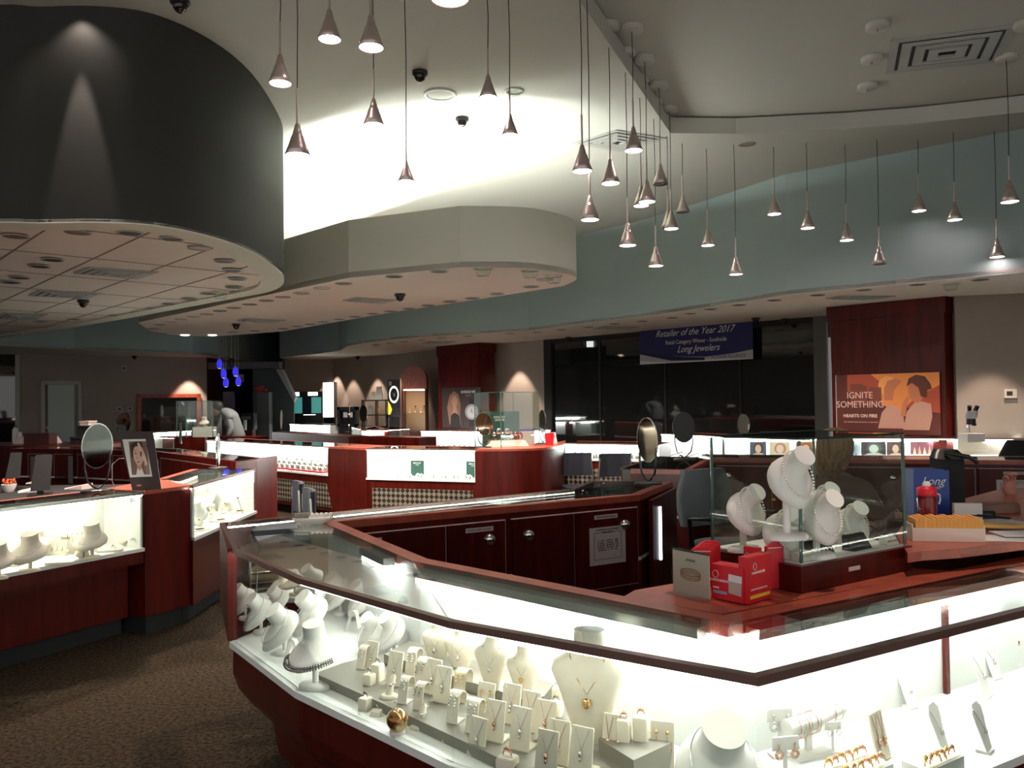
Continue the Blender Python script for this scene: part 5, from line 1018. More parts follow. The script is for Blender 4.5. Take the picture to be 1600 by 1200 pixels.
# the back recess: beam, slanted brace, tower, machines
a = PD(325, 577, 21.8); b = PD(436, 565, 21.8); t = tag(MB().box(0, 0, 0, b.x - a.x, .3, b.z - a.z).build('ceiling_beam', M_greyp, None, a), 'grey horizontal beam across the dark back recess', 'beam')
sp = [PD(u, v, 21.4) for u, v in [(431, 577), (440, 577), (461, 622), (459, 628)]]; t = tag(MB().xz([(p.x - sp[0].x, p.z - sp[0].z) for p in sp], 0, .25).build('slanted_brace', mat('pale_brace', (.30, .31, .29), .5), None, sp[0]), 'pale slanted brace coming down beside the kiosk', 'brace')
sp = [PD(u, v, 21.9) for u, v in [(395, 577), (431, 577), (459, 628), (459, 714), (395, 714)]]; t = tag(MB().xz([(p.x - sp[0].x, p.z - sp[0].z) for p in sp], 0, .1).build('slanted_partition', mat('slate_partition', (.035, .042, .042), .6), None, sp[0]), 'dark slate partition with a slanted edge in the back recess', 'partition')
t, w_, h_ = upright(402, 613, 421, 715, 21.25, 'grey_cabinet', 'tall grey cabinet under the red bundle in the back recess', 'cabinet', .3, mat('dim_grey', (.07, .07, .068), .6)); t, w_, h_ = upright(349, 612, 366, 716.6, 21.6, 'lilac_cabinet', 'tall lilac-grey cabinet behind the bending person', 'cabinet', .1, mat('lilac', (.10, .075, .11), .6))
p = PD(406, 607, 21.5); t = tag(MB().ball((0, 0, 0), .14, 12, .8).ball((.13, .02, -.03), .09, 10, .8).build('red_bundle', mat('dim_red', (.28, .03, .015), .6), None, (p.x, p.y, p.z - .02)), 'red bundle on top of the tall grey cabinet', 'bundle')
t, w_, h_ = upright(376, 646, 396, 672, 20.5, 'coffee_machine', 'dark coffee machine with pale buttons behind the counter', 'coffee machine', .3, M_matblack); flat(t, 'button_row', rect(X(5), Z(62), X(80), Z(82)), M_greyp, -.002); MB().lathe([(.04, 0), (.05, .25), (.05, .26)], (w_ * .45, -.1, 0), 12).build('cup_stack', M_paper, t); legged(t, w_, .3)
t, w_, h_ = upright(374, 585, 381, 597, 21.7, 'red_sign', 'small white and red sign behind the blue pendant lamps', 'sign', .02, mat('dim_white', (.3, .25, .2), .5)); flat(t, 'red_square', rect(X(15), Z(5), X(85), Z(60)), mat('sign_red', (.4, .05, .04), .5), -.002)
for i, (u, v) in enumerate([(343, 569), (349.5, 584), (368, 581), (353, 598), (372.5, 596), (361.5, 567)]):
    p = PD(u, v, 20); t = E('blue_pendant_lamp', '%s glass pendant lamp, %s' % ('dark' if i == 5 else 'glowing blue', ['top left of the cluster', 'second down on the left of the cluster', 'upper right of the cluster', 'lowest left of the cluster', 'lowest right of the cluster', 'unlit, highest in the blue cluster'][i]), 'pendant lamp', p, group='blue pendant lamps at the back')
    MB().lathe([(.035, .12), (.06, .07), (.072, 0), (.06, -.08), (.045, -.105), (.035, -.1)], n=14).build('shade', M_bluelamp if i < 5 else M_black, t); MB().lathe([(.001, -.108), (.04, -.106)], n=12, cap0=False, cap1=False).build('bulb', emis('pale_blue_bulb', (.7, .75, 1), 3) if i < 5 else M_black, t)
    MB().tube([(0, 0, .12), (0, 0, ZS + .9 - p.z)], .006, 5).build('cord', M_steel, t); MB().lathe([(.018, .12), (.018, .17)], n=8).build('socket', M_steel, t)
# exit light on the window
p = wp(922, 538); t = E('exit_light', 'small white square light with two black lamps over the dark windows', 'emergency light', (p.x, p.y - .03, p.z), -.2); MB().box(-.07, -.06, -.06, .07, 0, .06).build('panel', mat('pale_light', (.5, .5, .5), emit=(.6, .62, .6), es=.5), t)
for s_ in (-1, 1): MB().lathe([(.001, 0), (.06, .0), (.05, .1), (.001, .1)], (s_ * .17, -.04, -.04), 12).build('lamp_head', M_black, t)
# ------------------------------------------------------------------ chairs
def chair():
    t = E('side_chair', '', ''); MB().rings([[(-.21 * s, -.20, .44), (.21 * s, -.20, .44), (.22 * s, .21, .44), (-.22 * s, .21, .44)] for s in (1,)] + [[(-.21, -.20, .49), (.21, -.20, .49), (.22, .21, .49), (-.22, .21, .49)]], smooth=False).build('seat', M_navy, t)
    MB().rings([[(-.21, .20 + .02 * z, z), (-.1, .235 + .02 * z, z), (.1, .235 + .02 * z, z), (.21, .20 + .02 * z, z), (.21, .235 + .02 * z, z), (.1, .27 + .02 * z, z), (-.1, .27 + .02 * z, z), (-.21, .235 + .02 * z, z)] for z in (.60, .62, .86, .90)], smooth=False).build('backrest', M_navy, t)
    for s in (-1, 1): MB().tube([(s * .23, -.22, .46), (s * .23, -.24, .012), (s * .23, .25, .012)], .011, 8).build('leg', M_steel, t); MB().tube([(s * .22, .21, .44), (s * .22, .225, .62), (s * .20, .22, .84)], .011, 8).build('back_post', M_steel, t)
    MB().tube([(-.23, .25, .012), (.23, .25, .012)], .011, 8).build('stretcher', M_steel, t); return t
for i, (u, v, r, lb) in enumerate([(907, 760, .15, 'left of the two facing the lit perimeter case'), (968, 762, .1, 'right of the two facing the lit perimeter case')]):
    xy = P(u, v, .45); put('chair', chair, (*xy, 0), PI + r if 0 else PI + r - PI, 'navy side chair with steel frame, ' + lb, 'chair', 'navy side chairs', .93)
for i, (u, d, lb) in enumerate([(425, 6.9, 'farther of the pair seen edge-on behind the island'), (439, 6.3, 'nearer of the pair seen edge-on behind the island')]):
    p = PD(u, 770, d); put('chair', chair, (p.x, p.y, 0), -1.15, 'navy side chair with steel frame, ' + lb, 'chair', 'navy side chairs', .9)
def office():
    t = E('office_chair', '', ''); MB().rings([[(-.22, .18, .62), (.22, .18, .62), (.22, .24, .62), (-.22, .24, .62)], [(-.24, .20, .8), (.24, .20, .8), (.24, .27, .8), (-.24, .27, .8)], [(-.17, .22, 1.0), (.17, .22, 1.0), (.17, .28, 1.0), (-.17, .28, 1.0)]]).build('backrest', M_sweater, t)
    MB().rings([rg(0, 0, .46, .25, .24), rg(0, 0, .52, .25, .24)]).build('seat', M_sweater, t); MB().lathe([(.03, .08), (.03, .46)], n=10).build('column', M_black, t)
    for s in (-1, 1): MB().tube([(s * .24, .1, .5), (s * .28, .08, .7), (s * .28, -.15, .72)], .018, 8).build('armrest', M_black, t)
    mb = MB(); [mb.tube([(0, 0, .09), (.28 * math.cos(a), .28 * math.sin(a), .04)], .02, 6) for a in [2 * PI * q / 5 for q in range(5)]]; mb.build('star_base', M_black, t)
    for q in range(5): MB().ball((.28 * math.cos(2 * PI * q / 5), .28 * math.sin(2 * PI * q / 5), .031), .03, 8).build('castor', M_black, t)
    return t
put('office', office, (1.45, 5.4, 0), .5, 'grey office chair seen through the glass pearl box', 'chair')
# ------------------------------------------------------------------ glass watch box on the curved counter
za = H + .001; ga, gb_, gc = P(783, 701), P(843, 694), P(742, 698); gd_ = gb_ + (gc - ga); HB = PD(783, 612.5, ga.y).z - za; o3 = ga
t = E('glass_watch_box', 'tall clear glass box of watches standing on the curved cherry counter', 'glass box', (*ga, za)); cr = [p - ga for p in (ga, gb_, gd_, gc)]
for i in range(4): MB().wall([cr[i], cr[(i + 1) % 4]], .0, HB - .006, .006, -1).build('glass_side', M_box, t)
MB().prism(cr, HB - .0055, HB).build('glass_lid', M_glass, t)
for i in range(4): k_ = inset(cr, .99)[i]; MB().box(k_.x - .005, k_.y - .005, 0, k_.x + .005, k_.y + .005, HB - .006).build('glass_edge', M_edge, t)
eb = MB(); [eb.wall([cr[i], cr[(i + 1) % 4]], HB - .004, HB + .002, .005, -1) for i in range(4)]; eb.build('lid_edge', M_edge, t)
def inb(s, r_, z=0): return ga + (gb_ - ga) * s + (gc - ga) * r_
xy = inb(.35, .3); t = E('watch_plinth', 'low cream plinth inside the glass watch box', 'plinth', (*xy, za + .001), .4); MB().rings([[(-.25, -.09, 0), (.25, -.09, 0), (.25, .09, 0), (-.25, .09, 0)], [(-.21, -.06, .07), (.21, -.06, .07), (.21, .07, .07), (-.21, .07, .07)]], smooth=False).build('plinth', M_kraft, t)
def cwatch():
    t = E('wristwatch', '', ''); MB().tube([(.024 * math.cos(a), 0, .034 + .032 * math.sin(a)) for a in [-PI / 2 + .35 + i * (2 * PI - .7) / 16 for i in range(17)]], .006, 6).build('band', M_dsilver, t); o = MB().lathe([(.001, .006), (.018, .006), (.02, 0), (.001, 0)], n=14).build('case', M_chrome, t); o.rotation_euler = (PI / 2, 0, 0); o.location = (0, -.008, .06); return t
for i in range(7): c_ = xy + Vector((math.cos(.4), math.sin(.4))) * (-.17 + i * .056); put('cwatch', cwatch, (c_.x, c_.y, za + .0745), .3, 'silver wristwatch on the cream plinth in the glass watch box, %s from left' % ORD[i], 'watch', 'watches in the glass watch box', 1.3 if i not in (1, 3) else 1.9)
xy = inb(.1, .8); t = E('brand_card', 'green brand backdrop card inside the glass watch box', 'card', (*xy, za + .001), .35); MB().box(-.02, 0, 0, .46, .01, .42).build('card', flatc('brand_green', (.012, .06, .045)), t); text(t, 'lettering', 'BREGUET\nGENEVE', .035, M_winkt, .2, .34, -.002)
xy = inb(.82, .35); t = E('white_display_block', 'bright white block with a blue top inside the glass watch box', 'display block', (*xy, za + .001), .4); MB().box(-.16, -.07, 0, .12, .09, .17).build('block', M_paper, t); MB().box(-.165, -.075, .1705, .125, .095, .19).build('blue_top', flatc('blue_top', (.03, .03, .22)), t)
xy = P(865, 693); t = E('tented_card', 'small white tented card with a round black mark on the curved counter', 'card', (*xy, H + .001), .2); MB().rings([[(-.05, 0, 0), (.05, 0, 0), (.05, .06, 0), (-.05, .06, 0)], [(-.035, .028, .14), (.035, .028, .14), (.035, .032, .14), (-.035, .032, .14)]], smooth=False).build('card', M_paper, t); o = flat(t, 'round_mark', ell(0, .085, .02, .02), M_ink, .012)
xy = P(859, 695.5) ; t = tag(MB().rings([rg(0, 0, 0, .05, .05), rg(0, 0, .15, .06, .06)]).build('red_cup', M_red, None, (*xy, H + .001)), 'dark red cup beside the glass watch box', 'cup')
# ------------------------------------------------------------------ contents of the middle cases
def padwatch():
    t = E('wristwatch', '', ''); MB().rings([rg(0, 0, 0, .026, .022), rg(0, .0, .03, .024, .018), rg(0, .004, .045, .015, .01)]).build('cushion', M_steel, t); MB().tube([(0, -.024 * math.cos(a), .022 + .024 * math.sin(a)) for a in [2 * PI * q / 12 for q in range(12)]], .005, 5, closed=True).build('band', M_dsilver, t); return t
K3 = lambda s, dpt: m0 + (m1 - m0) * s + n1 * dpt
random.seed(3)
for rw in range(3):
    for i in range(12):
        s = .47 + i * .04; xy = K3(s, .18 + rw * .2); put('padwatch', padwatch, (*xy, ZG + (.021 if rw == 0 else .03 + .03 * rw)), .3, 'silver wristwatch in the %s row of the watch case, %s from left' % (['front', 'middle', 'rear'][rw], ORD[i]), 'watch', '%s row of watches in the watch case' % ['front', 'middle', 'rear'][rw], 1.15)
for i, (s0, s1) in enumerate([(.46, .66), (.68, .94)]):
    q = [K3(s0, .08), K3(s1, .08), K3(s1, .28), K3(s0, .28)]; c = sum(q, Vector((0, 0))) / 4; tag(MB().prism([p - c for p in q], 0, .02).build('red_watch_tray', M_red, None, (*c, ZG + .0006)), 'red felt tray under the front row of watches, %s' % ['left one', 'right one'][i], 'tray')
for rw, (a_, b_) in enumerate([(.31, .48), (.5, .68)]):
    q = [K3(.46, a_), K3(.94, a_), K3(.94, b_), K3(.46, b_)]; c = sum(q, Vector((0, 0))) / 4; z_ = .03 + .03 * (rw + 1); tag(MB().prism([p - c for p in q], 0, z_ - .001).build('watch_riser', M_kraft, None, (*c, ZG + .0006)), 'pale riser under the %s row of watches' % ['middle', 'rear'][rw], 'riser')
for i in range(12): s = .12 + .027 * i; xy = K3(s, .25 + .3 * ((i * 7) % 5) / 5); tag(MB().tube([(.06 * math.cos(a), .04 * math.sin(a), .02 + .015 * math.sin(2 * a)) for a in [2 * PI * q / 14 for q in range(14)]], .009, 6, closed=True).ball((0, 0, .03), .03, 8).build('beaded_bracelet', M_dsilver if i % 2 else M_steel, None, (*xy, ZG + .002), i * .8), 'chunky silver bracelet at the left of the watch case, %s from left' % ORD[i], 'bracelet', 'chunky bracelets in the watch case')
K4 = lambda s, dpt: m3 + (m4 - m3) * s + n2 * dpt
for i, s in enumerate((.30, .82)):
    xy = K4(s, .6); t = E('brand_card', 'green brand card at the back of the right middle case, %s of two' % ['left', 'right'][i], 'card', (*xy, ZG + .001), math.atan2((m4 - m3).y, (m4 - m3).x)); MB().box(0, 0, 0, .18, .01, .19).build('card', flatc('brand_green', (.012, .06, .045)), t); text(t, 'lettering', 'BREGUET', .026, M_winkt, .09, .15, -.002); text(t, 'subline', 'GENEVE', .014, M_winkt, .09, .13, -.002)
def softring():
    t = E('watch_cushion', '', ''); MB().ball((0, 0, .02), .026, 10, .75).build('cushion', M_bust, t); MB().tube([(0, .028 * math.cos(a), .02 + .022 * math.sin(a)) for a in [2 * PI * q / 12 for q in range(12)]], .004, 5, closed=True).build('watch', M_dsilver, t); return t
for i in range(13): xy = K4(.26 + .055 * i, .2 + .12 * (i % 2)); put('softring', softring, (*xy, ZG + .001 + .02 * (i % 2) * 0), .2, 'small watch on a white cushion in the right middle case, %s from left' % ORD[i], 'watch', 'cushioned watches in the right middle case', 1.2)
# silhouettes in the perimeter case behind the chairs
for i in range(12): s = .06 + .075 * i; a_, b_ = P(881, 692), P(1031, 694); xy = a_.lerp(b_, s) + Vector((0, .2)); put('padwatch', padwatch, (*xy, .741), .1, 'dark watch in the lit case behind the navy chairs, %s from left' % ORD[i], 'watch', 'watches behind the navy chairs', 1.6)
for i in range(5): a_, b_ = P(1032, 677), P(1112, 680); xy = a_.lerp(b_, .2 + .17 * i) + Vector((0, .2)); tag(MB().tube([(-.11, -.05, .008), (.11, .06, .06)], .009, 6).build('fountain_pen', M_black if i % 2 else M_dsilver, None, (*xy, ZG + .002), .0), 'pen propped in the bright case behind the black mirror back, %s from left' % ORD[i], 'pen', 'pens in the bright case')
for i in range(9): a_, b_ = P(657, 672.5), P(738, 673); xy = a_.lerp(b_, .05 + .1 * i) + Vector((0, .2)); put('padwatch', padwatch, (*xy, ZG + .001), .1, 'dark jewellery piece in the far lit case, %s from left' % ORD[i], 'jewellery', 'dark pieces in the far lit case', 1.8)
# backlit model pictures in the long perimeter case
cols = [((.10, .12, .18), (.75, .5, .4), (.10, .05, .03)), ((.75, .62, .45), (.8, .6, .5), (.55, .25, .15)), ((.45, .2, .1), (.8, .5, .35), (.35, .12, .05)), ((.55, .6, .65), (.2, .3, .5), (.4, .4, .4)), ((.05, .04, .05), (.6, .6, .6), (.1, .1, .1)), ((.10, .04, .05), (.75, .45, .38), (.08, .02, .02)), ((.16, .05, .07), (.8, .3, .2), (.9, .55, .35)), ((.7, .6, .55), (.8, .6, .5), (.3, .2, .15)), ((.25, .25, .26), (.4, .4, .4), (.1, .1, .1)), ((.62, .68, .64), (.62, .68, .64), (.6, .66, .62))]
for i, (u0, u1) in enumerate([(1172, 1197), (1203, 1234), (1244, 1274), (1322, 1344), (1346, 1384), (1386, 1412), (1423, 1466), (1470, 1490), (1492, 1520), (1524, 1566)]):
    a = PD(u0, 711, 10.75); b = PD(u1, 690, 10.75); w_, h_ = b.x - a.x, b.z - a.z; cA, cB, cC = cols[i]; t = E('model_picture', 'small %s picture card standing in the long perimeter case, %s from left' % (['blue-dress model', 'golden fabric', 'smiling model', 'pale blue', 'black and silver', 'dark-haired face', 'red flame', 'pale face', 'grey portrait', 'blank pale green'][i], ORD[i]), 'picture', (a.x, a.y, a.z), 0)
    em = lambda c, n: mat('pic%d%s' % (i, n), c, .5, emit=c, es=.45)
    MB().box(0, 0, 0, w_, .01, h_).build('card', em(cA, 'a'), t)
    if i == 6:
        for q in range(5): flat(t, 'flame', [(X(8 + 18 * q), Z(5)), (X(14 + 18 * q), Z(60 + 10 * (q % 2))), (X(20 + 18 * q), Z(5))], em(cB if q % 2 else cC, 'f%d' % q), -.002)
    elif i < 9: flat(t, 'hair', [(X(a_), Z(b_)) for a_, b_ in ell(52, 48, 30, 44, 16)], em(cC, 'h'), -.002); flat(t, 'face', [(X(a_), Z(b_)) for a_, b_ in ell(50, 46, 19, 32, 16)], em(cB, 'b'), -.004); flat(t, 'shoulder', [(X(10), 0), (X(30), Z(14)), (X(70), Z(14)), (X(92), 0)], em(cB, 's'), -.003)
# microscope
xy = P(1518, 690); t = E('microscope', 'white binocular microscope on the long perimeter case', 'microscope', (*xy, H + .001), .1); k_ = 1.0; MB().box(-.11, -.09, 0, .11, .09, .095).build('base', M_paper, t); MB().lathe([(.016, .09), (.016, .32)], (.0, .05, 0), 10).build('post', M_chrome, t); MB().lathe([(.05, .20), (.05, .27)], n=14).build('lens_turret', M_black, t)
MB().rings([rg(0, 0, .27, .055, .06), rg(0, 0, .30, .075, .06), rg(0, -.02, .36, .07, .05)]).build('head', M_paper, t); [MB().tube([(s * .03, -.02, .34), (s * .05, -.05, .42)], .024, 10).build('eyepiece', M_black, t) for s in (-1, 1)]; MB().tube([(.05, .05, .2), (.09, .05, .2)], .02, 10).build('focus_knob', M_black, t)
# exit of the far clutter: cake-shaped display and cup on far cases
xy = P(921, 662); t = E('cake_display', 'cream tiered cake-like display before the dark windows', 'display', (*xy, H + .002)); MB().lathe([(.12, 0), (.12, .05), (.2, .06), (.2, .12), (.13, .13), (.13, .2), (.05, .22)], n=16).build('tiers', M_cream, t)
for i in range(3): tag(MB().lathe([(.05, 0), (.05, .1), (.03, .12), (.04, .17)], n=10).build('cream_figure', M_cream, None, (xy.x - .75 + i * .22, xy.y - .02, H + .002)), 'small cream figure left of the cake-like display, %s from left' % ORD[i], 'ornament', 'cream figures by the dark windows')
# ================================================================== things on the front island
xy = P(489, 818); t = E('ring_dish', 'white oval dish with a ring roll on the island glass top', 'dish', (*xy, H + .0008), .12)
MB().rings([rg(0, 0, 0, .055, .022), rg(0, 0, .012, .085, .036), rg(0, 0, .026, .096, .043), rg(0, 0, .028, .092, .040), rg(0, 0, .012, .078, .03)]).build('dish', M_bust, t); MB().tube([(-.085, .012, .036), (-.02, .012, .036)], .014, 12).build('grey_roll', M_grey, t)
for i in range(5): MB().ball((-.005 + i * .021, .012, .036), .012, 10).build('ring_slot', M_bust, t)
# acrylic bracelet sign
a = P(1052, 925); b = P(1109, 939); v = b - a; L = v.length; t = E('acrylic_sign', 'upright white card with a gold bracelet picture in a clear acrylic holder', 'sign', (*a, H), math.atan2(v.y, v.x)); hh_ = .127
MB().box(0, 0, .004, L, .0025, hh_).build('card', mat('bracelet_card', (.62, .48, .42), .6), t); MB().box(-.002, -.004, .0, L + .002, -.002, hh_ + .004).build('acrylic_front', M_glass, t); MB().box(-.004, -.03, .0, L + .004, .02, .003).build('foot', M_glass, t); MB().box(0, -.001, hh_ - .004, L, .004, hh_).build('dark_edge', M_ink, t)
mb = MB()
for k in range(3): mb.tube([(L * .5 + L * .27 * math.cos(a_), -.0018, .055 + k * .006 + .010 * math.sin(a_)) for a_ in [2 * PI * q / 20 for q in range(20)]], .0012, 4, closed=True)
mb.build('bracelet_picture', flatc('print_gold', (.35, .15, .05)), t); text(t, 'lettering', 'LEVIAN', .011, flatc('print_grey', (.25, .18, .16)), L * .5, hh_ - .03, -.0012)
# red care boxes
def redbox(lb, p0, p1, z0, hgt, dep, sub=None, name='care_box', zb=H, tilt=0):
    a, b = P(*p0, zb), P(*p1, zb); v = b - a; L = v.length; t = E(name, lb, 'box', (*a, zb + .0006), math.atan2(v.y, v.x), None)
    MB().box(0, 0, z0, L, dep, hgt).build('carton', M_red, t); return t, L, hgt
t, L, h_ = redbox('wide red jewellery-care box with a white jar picture, front of the red group', (1112, 934), (1162, 944), 0, .095, .05)
text(t, 'brand_lettering', 'CONNOISSEURS', .0085, M_winkt, L * .27, h_ * .52, -.001, bold=.0002); MB().tube([(L * .14 + .009 * math.cos(a_), -.0008, h_ * .72 + .010 * math.sin(a_)) for a_ in [2 * PI * q / 16 for q in range(16)]], .0009, 4, closed=True).build('ring_logo', M_winkt, t)
flat(t, 'jar_picture', [(L * .55, .022), (L * .56, h_ * .72), (L * .96, h_ * .70), (L * .94, .018)], flatc('jar_grey', (.5, .38, .34)), -.0008); flat(t, 'jar_lid', [(L * .55, h_ * .58), (L * .56, h_ * .78), (L * .97, h_ * .76), (L * .96, h_ * .56)], M_winkt, -.0012); flat(t, 'blue_band', rect(L * .06, .016, L * .5, .024), flatc('pale_blue', (.25, .33, .5)), -.0008); flat(t, 'text_line', rect(L * .06, .03, L * .25, .034), M_winkt, -.0008)
t, L, h_ = redbox('tall red jewellery-care box with a yellow band, right front of the red group', (1170, 945), (1206, 934), 0, .125, .03)
text(t, 'brand_lettering', 'CONNOISSEURS', .0085, M_winkt, L * .42, h_ * .62, -.001, bold=.0002); MB().tube([(L * .28 + .008 * math.cos(a_), -.0008, h_ * .78 + .009 * math.sin(a_)) for a_ in [2 * PI * q / 16 for q in range(16)]], .0009, 4, closed=True).build('ring_logo', M_winkt, t); flat(t, 'yellow_band', rect(L * .05, .012, L * .9, .021), flatc('band_yellow', (.75, .5, .03)), -.0008); text(t, 'product_lettering', 'JEWELRY POLISHING CLOTH', .006, M_winkt, L * .45, .034, -.001)
t, L, h_ = redbox('flat red care card standing behind the wide box', (1163, 921), (1190, 925), 0, .125, .006); flat(t, 'yellow_band', rect(L * .2, .05, L * .8, .058), flatc('band_yellow', (.75, .5, .03)), -.0008); MB().tube([(L * .2 + .006 * math.cos(a_), -.0008, h_ * .8 + .007 * math.sin(a_)) for a_ in [2 * PI * q / 16 for q in range(16)]], .0008, 4, closed=True).build('ring_logo', M_winkt, t)
def pouch():
    t = E('care_pouch', '', ''); MB().box(0, 0, 0, .062, .011, .095).build('pouch', M_red, t); MB().xz([(.0, .095), (.02, .102), (.045, .102), (.062, .095)], .002, .008).build('header', M_red, t); MB().xz([(.006, .09), (.056, .09), (.056, .092), (.006, .092)], -.0006, 0).build('white_line', M_winkt, t); return t
for i in range(5): p = P(1097 - 5 * i + 22 * 0, 915 - 0 * i) + Vector((.022 * i - .03, .026 * i + .0)); put('pouch', pouch, (p.x, p.y, H + .0006), -.15, 'red care pouch in the left stack, %s from the front' % ORD[i], 'pouch', 'red care pouches in the left stack', (1, 1, 1.12))
for i in range(4): p = P(1203, 921) + Vector((.012 * i - .008, .017 * i)); put('pouch', pouch, (p.x, p.y, H + .0006), .25, 'red care pouch in the right stack beside the pearl box, %s from the front' % ORD[i], 'pouch', 'red care pouches in the right stack', (.9, 1, 1.3))
# ------------------------------------------------------------------ pearls
FZ = PZ + .0065
def pearlbust(lb, u, v, stem, rot, s_, tilt, drop=0, z=FZ):
    s_ *= 1.1; xy = P(u, v, z); put('pb%.2f%.2f' % (stem, tilt), shoulder(tilt, stem, M_bust, .062), (*xy, z + .0004), rot, 'white shoulder bust %s' % lb, 'bust', None, s_)
    put('pp%.2f%.2f' % (stem, tilt), shoulder_chain(tilt, stem, .062, .0031), (*xy, z + .0004), rot, 'round pearl necklace on the bust %s' % lb, 'necklace', 'pearl necklaces in the glass box' if 0 else None, s_)
pearlbust('leftmost in the glass pearl box', 1166, 862, .065, .35, .92, .95)
pearlbust('highest in the glass pearl box, on a round stool', 1236, 843, .095, .35, 1.0, .95, z=FZ + .075)
pearlbust('low at the front left of the glass pearl box', 1224, 869, .005, .25, .95, 1.0)
pearlbust('on a stem right of the glass corner', 1282, 872, .055, .35, .95, 1.0)
pearlbust('behind the one at the glass corner', 1286, 850, .07, .3, .85, .9)
pearlbust('low at the right of the glass pearl box', 1330, 850, .005, .25, .85, .9)
xy = P(1236, 856, FZ); t = E('display_stool', 'white round-edged stool raising the highest pearl bust', 'riser', (*xy + Vector((.01, .02)), FZ + .0004), .5); MB().box(-.06, -.04, .058, .06, .04, .074).build('top', M_bust, t); [MB().tube([(s * .045, -.03, 0), (s * .045, -.03, .058)], .008, 10).tube([(s * .045, .03, 0), (s * .045, .03, .058)], .008, 10).build('leg', M_bust, t) for s in (-1, 1)]
va = (pb - pa); ra = math.atan2(va.y, va.x)
def along(s, dpt): return pa + va * s + Vector((-va.y, va.x)).normalized() * dpt
for i, (s, w_, lb) in enumerate([(.27, .10, 'left, hung with five pearl drops'), (.62, .10, 'right, holding a row of loose pearls')]):
    q_ = along(s, .03); t = E('black_pearl_card', 'slanted black display card in the pearl box, ' + lb, 'card', (*q_, FZ + .0004), ra + .03); MB().rings([[(-w_ / 2, -.01, 0), (w_ / 2, -.01, 0), (w_ / 2, .03, 0), (-w_ / 2, .03, 0)], [(-w_ / 2, .02, .045), (w_ / 2, .02, .045), (w_ / 2, .03, .045), (-w_ / 2, .03, .045)]], smooth=False).build('card', M_matblack, t)
    for k in range(5 if i == 0 else 8):
        x = -.038 + k * (.019 if i == 0 else .011); z_ = .018 if i == 0 else .049; y_ = -.002 if i == 0 else .024; c_, s2 = math.cos(ra + .03), math.sin(ra + .03)
        mb = MB().ball((0, 0, 0), .0033 if i == 0 else .0037, 8)
        if i == 0: mb.tube([(-.005, .014, .022), (0, .001, .002), (.005, .014, .022)], .0004, 4)
        tag(mb.build('pearl_pendant' if i == 0 else 'loose_pearl', M_pearl, None, (q_.x + x * c_ - y_ * s2, q_.y + x * s2 + y_ * c_, FZ + z_)), '%s on the black card, %s from left' % ('pearl drop pendant' if i == 0 else 'loose pearl', ORD[k]), 'pearl', 'pearl drops' if i == 0 else 'row of loose pearls')
for i, s in enumerate((.08, .90)):
    q_ = along(s, .022); t = E('brand_wedge', 'small white wedge with gold lettering at the %s of the pearl box front' % ['left', 'right'][i], 'sign', (*q_, FZ + .0004), ra); MB().rings([[(-.03, -.012, 0), (.03, -.012, 0), (.03, .02, 0), (-.03, .02, 0)], [(-.03, .0, .024), (.03, .0, .024), (.03, .02, .024), (-.03, .02, .024)]], smooth=False).build('wedge', M_bust, t); text(t, 'lettering', 'MASTOLONI', .009, M_gold, 0, .009, -.0068, .2)
# ------------------------------------------------------------------ staff desk
def boxat(name, lb, cat, u, v, wdt, dep, hgt, rot, m, z=DZ, part='body', group=None):
    xy = P(u, v, z); t = E(name, lb, cat, (*xy, z + .0006), rot, group); MB().box(0, 0, 0, wdt, dep, hgt).build(part, m, t); return t
xy = P(1426, 846, DZ); t = E('envelope_tray', 'cream cardboard tray filled with manila envelopes on the staff desk', 'tray', (*xy, DZ + .0006), -.16)
w_, d_, h_ = .225, .10, .055; mb = MB(); mb.box(0, 0, 0, w_, d_, .004); mb.box(0, 0, .004, w_, .004, h_ * .8); mb.box(0, d_ - .004, .004, w_, d_, h_); mb.box(0, .004, .004, .004, d_ - .004, h_); mb.box(w_ - .004, .004, .004, w_, d_ - .004, h_); mb.build('tray', M_kraft, t)
for i in range(16):
    x = .012 + i * .0132; o = MB().box(0, 0, .005, .0126, d_ - .014, h_ + .016 + .003 * (i % 3)).build('manila_envelope', M_manila, None, (xy.x + x * math.cos(-.16) - .006 * math.sin(-.16), xy.y + x * math.sin(-.16) + .006 * math.cos(-.16), DZ + .002), -.16); tag(o, 'manila envelope in the cream tray, %s from left' % ORD[i], 'envelope', 'manila envelopes in the tray')
t = boxat('small_card_box', 'small white card box behind the manila envelopes', 'box', 1492, 818, .10, .02, .075, -.1, M_paper)
xy = P(1449, 822, DZ); t = E('water_bottle', 'red drinking bottle with a white spout and loop on the staff desk', 'bottle', (*xy, DZ + .0006)); MB().lathe([(.032, 0), (.034, .01), (.034, .10), (.03, .112)], n=20).build('body', mat('dark_red_bottle', (.16, .01, .012), .2), t); MB().lathe([(.034, .112), (.035, .118), (.034, .14), (.02, .148)], n=20).build('cap', M_red, t); MB().lathe([(.014, .148), (.014, .158), (.008, .165)], n=12).build('spout', M_paper, t); MB().tube([(.034, 0, .12), (.048, 0, .115), (.05, 0, .095), (.045, 0, .08)], .003, 6).build('loop', M_paper, t)
a_ = P(1429, 812, DZ); t = E('gift_bag', 'glossy dark blue store bag with white script behind the red bottle', 'bag', (*a_, DZ + .0006), -.05); MB().box(0, 0, 0, .115, .09, .195).box(.115, .01, 0, .140, .085, .19).build('bag', M_blue, t); text(t, 'script', 'Long', .045, M_winkt, .072, .135, -.002, .4); text(t, 'lettering', 'JEWELERS', .013, M_winkt, .072, .118, -.002)
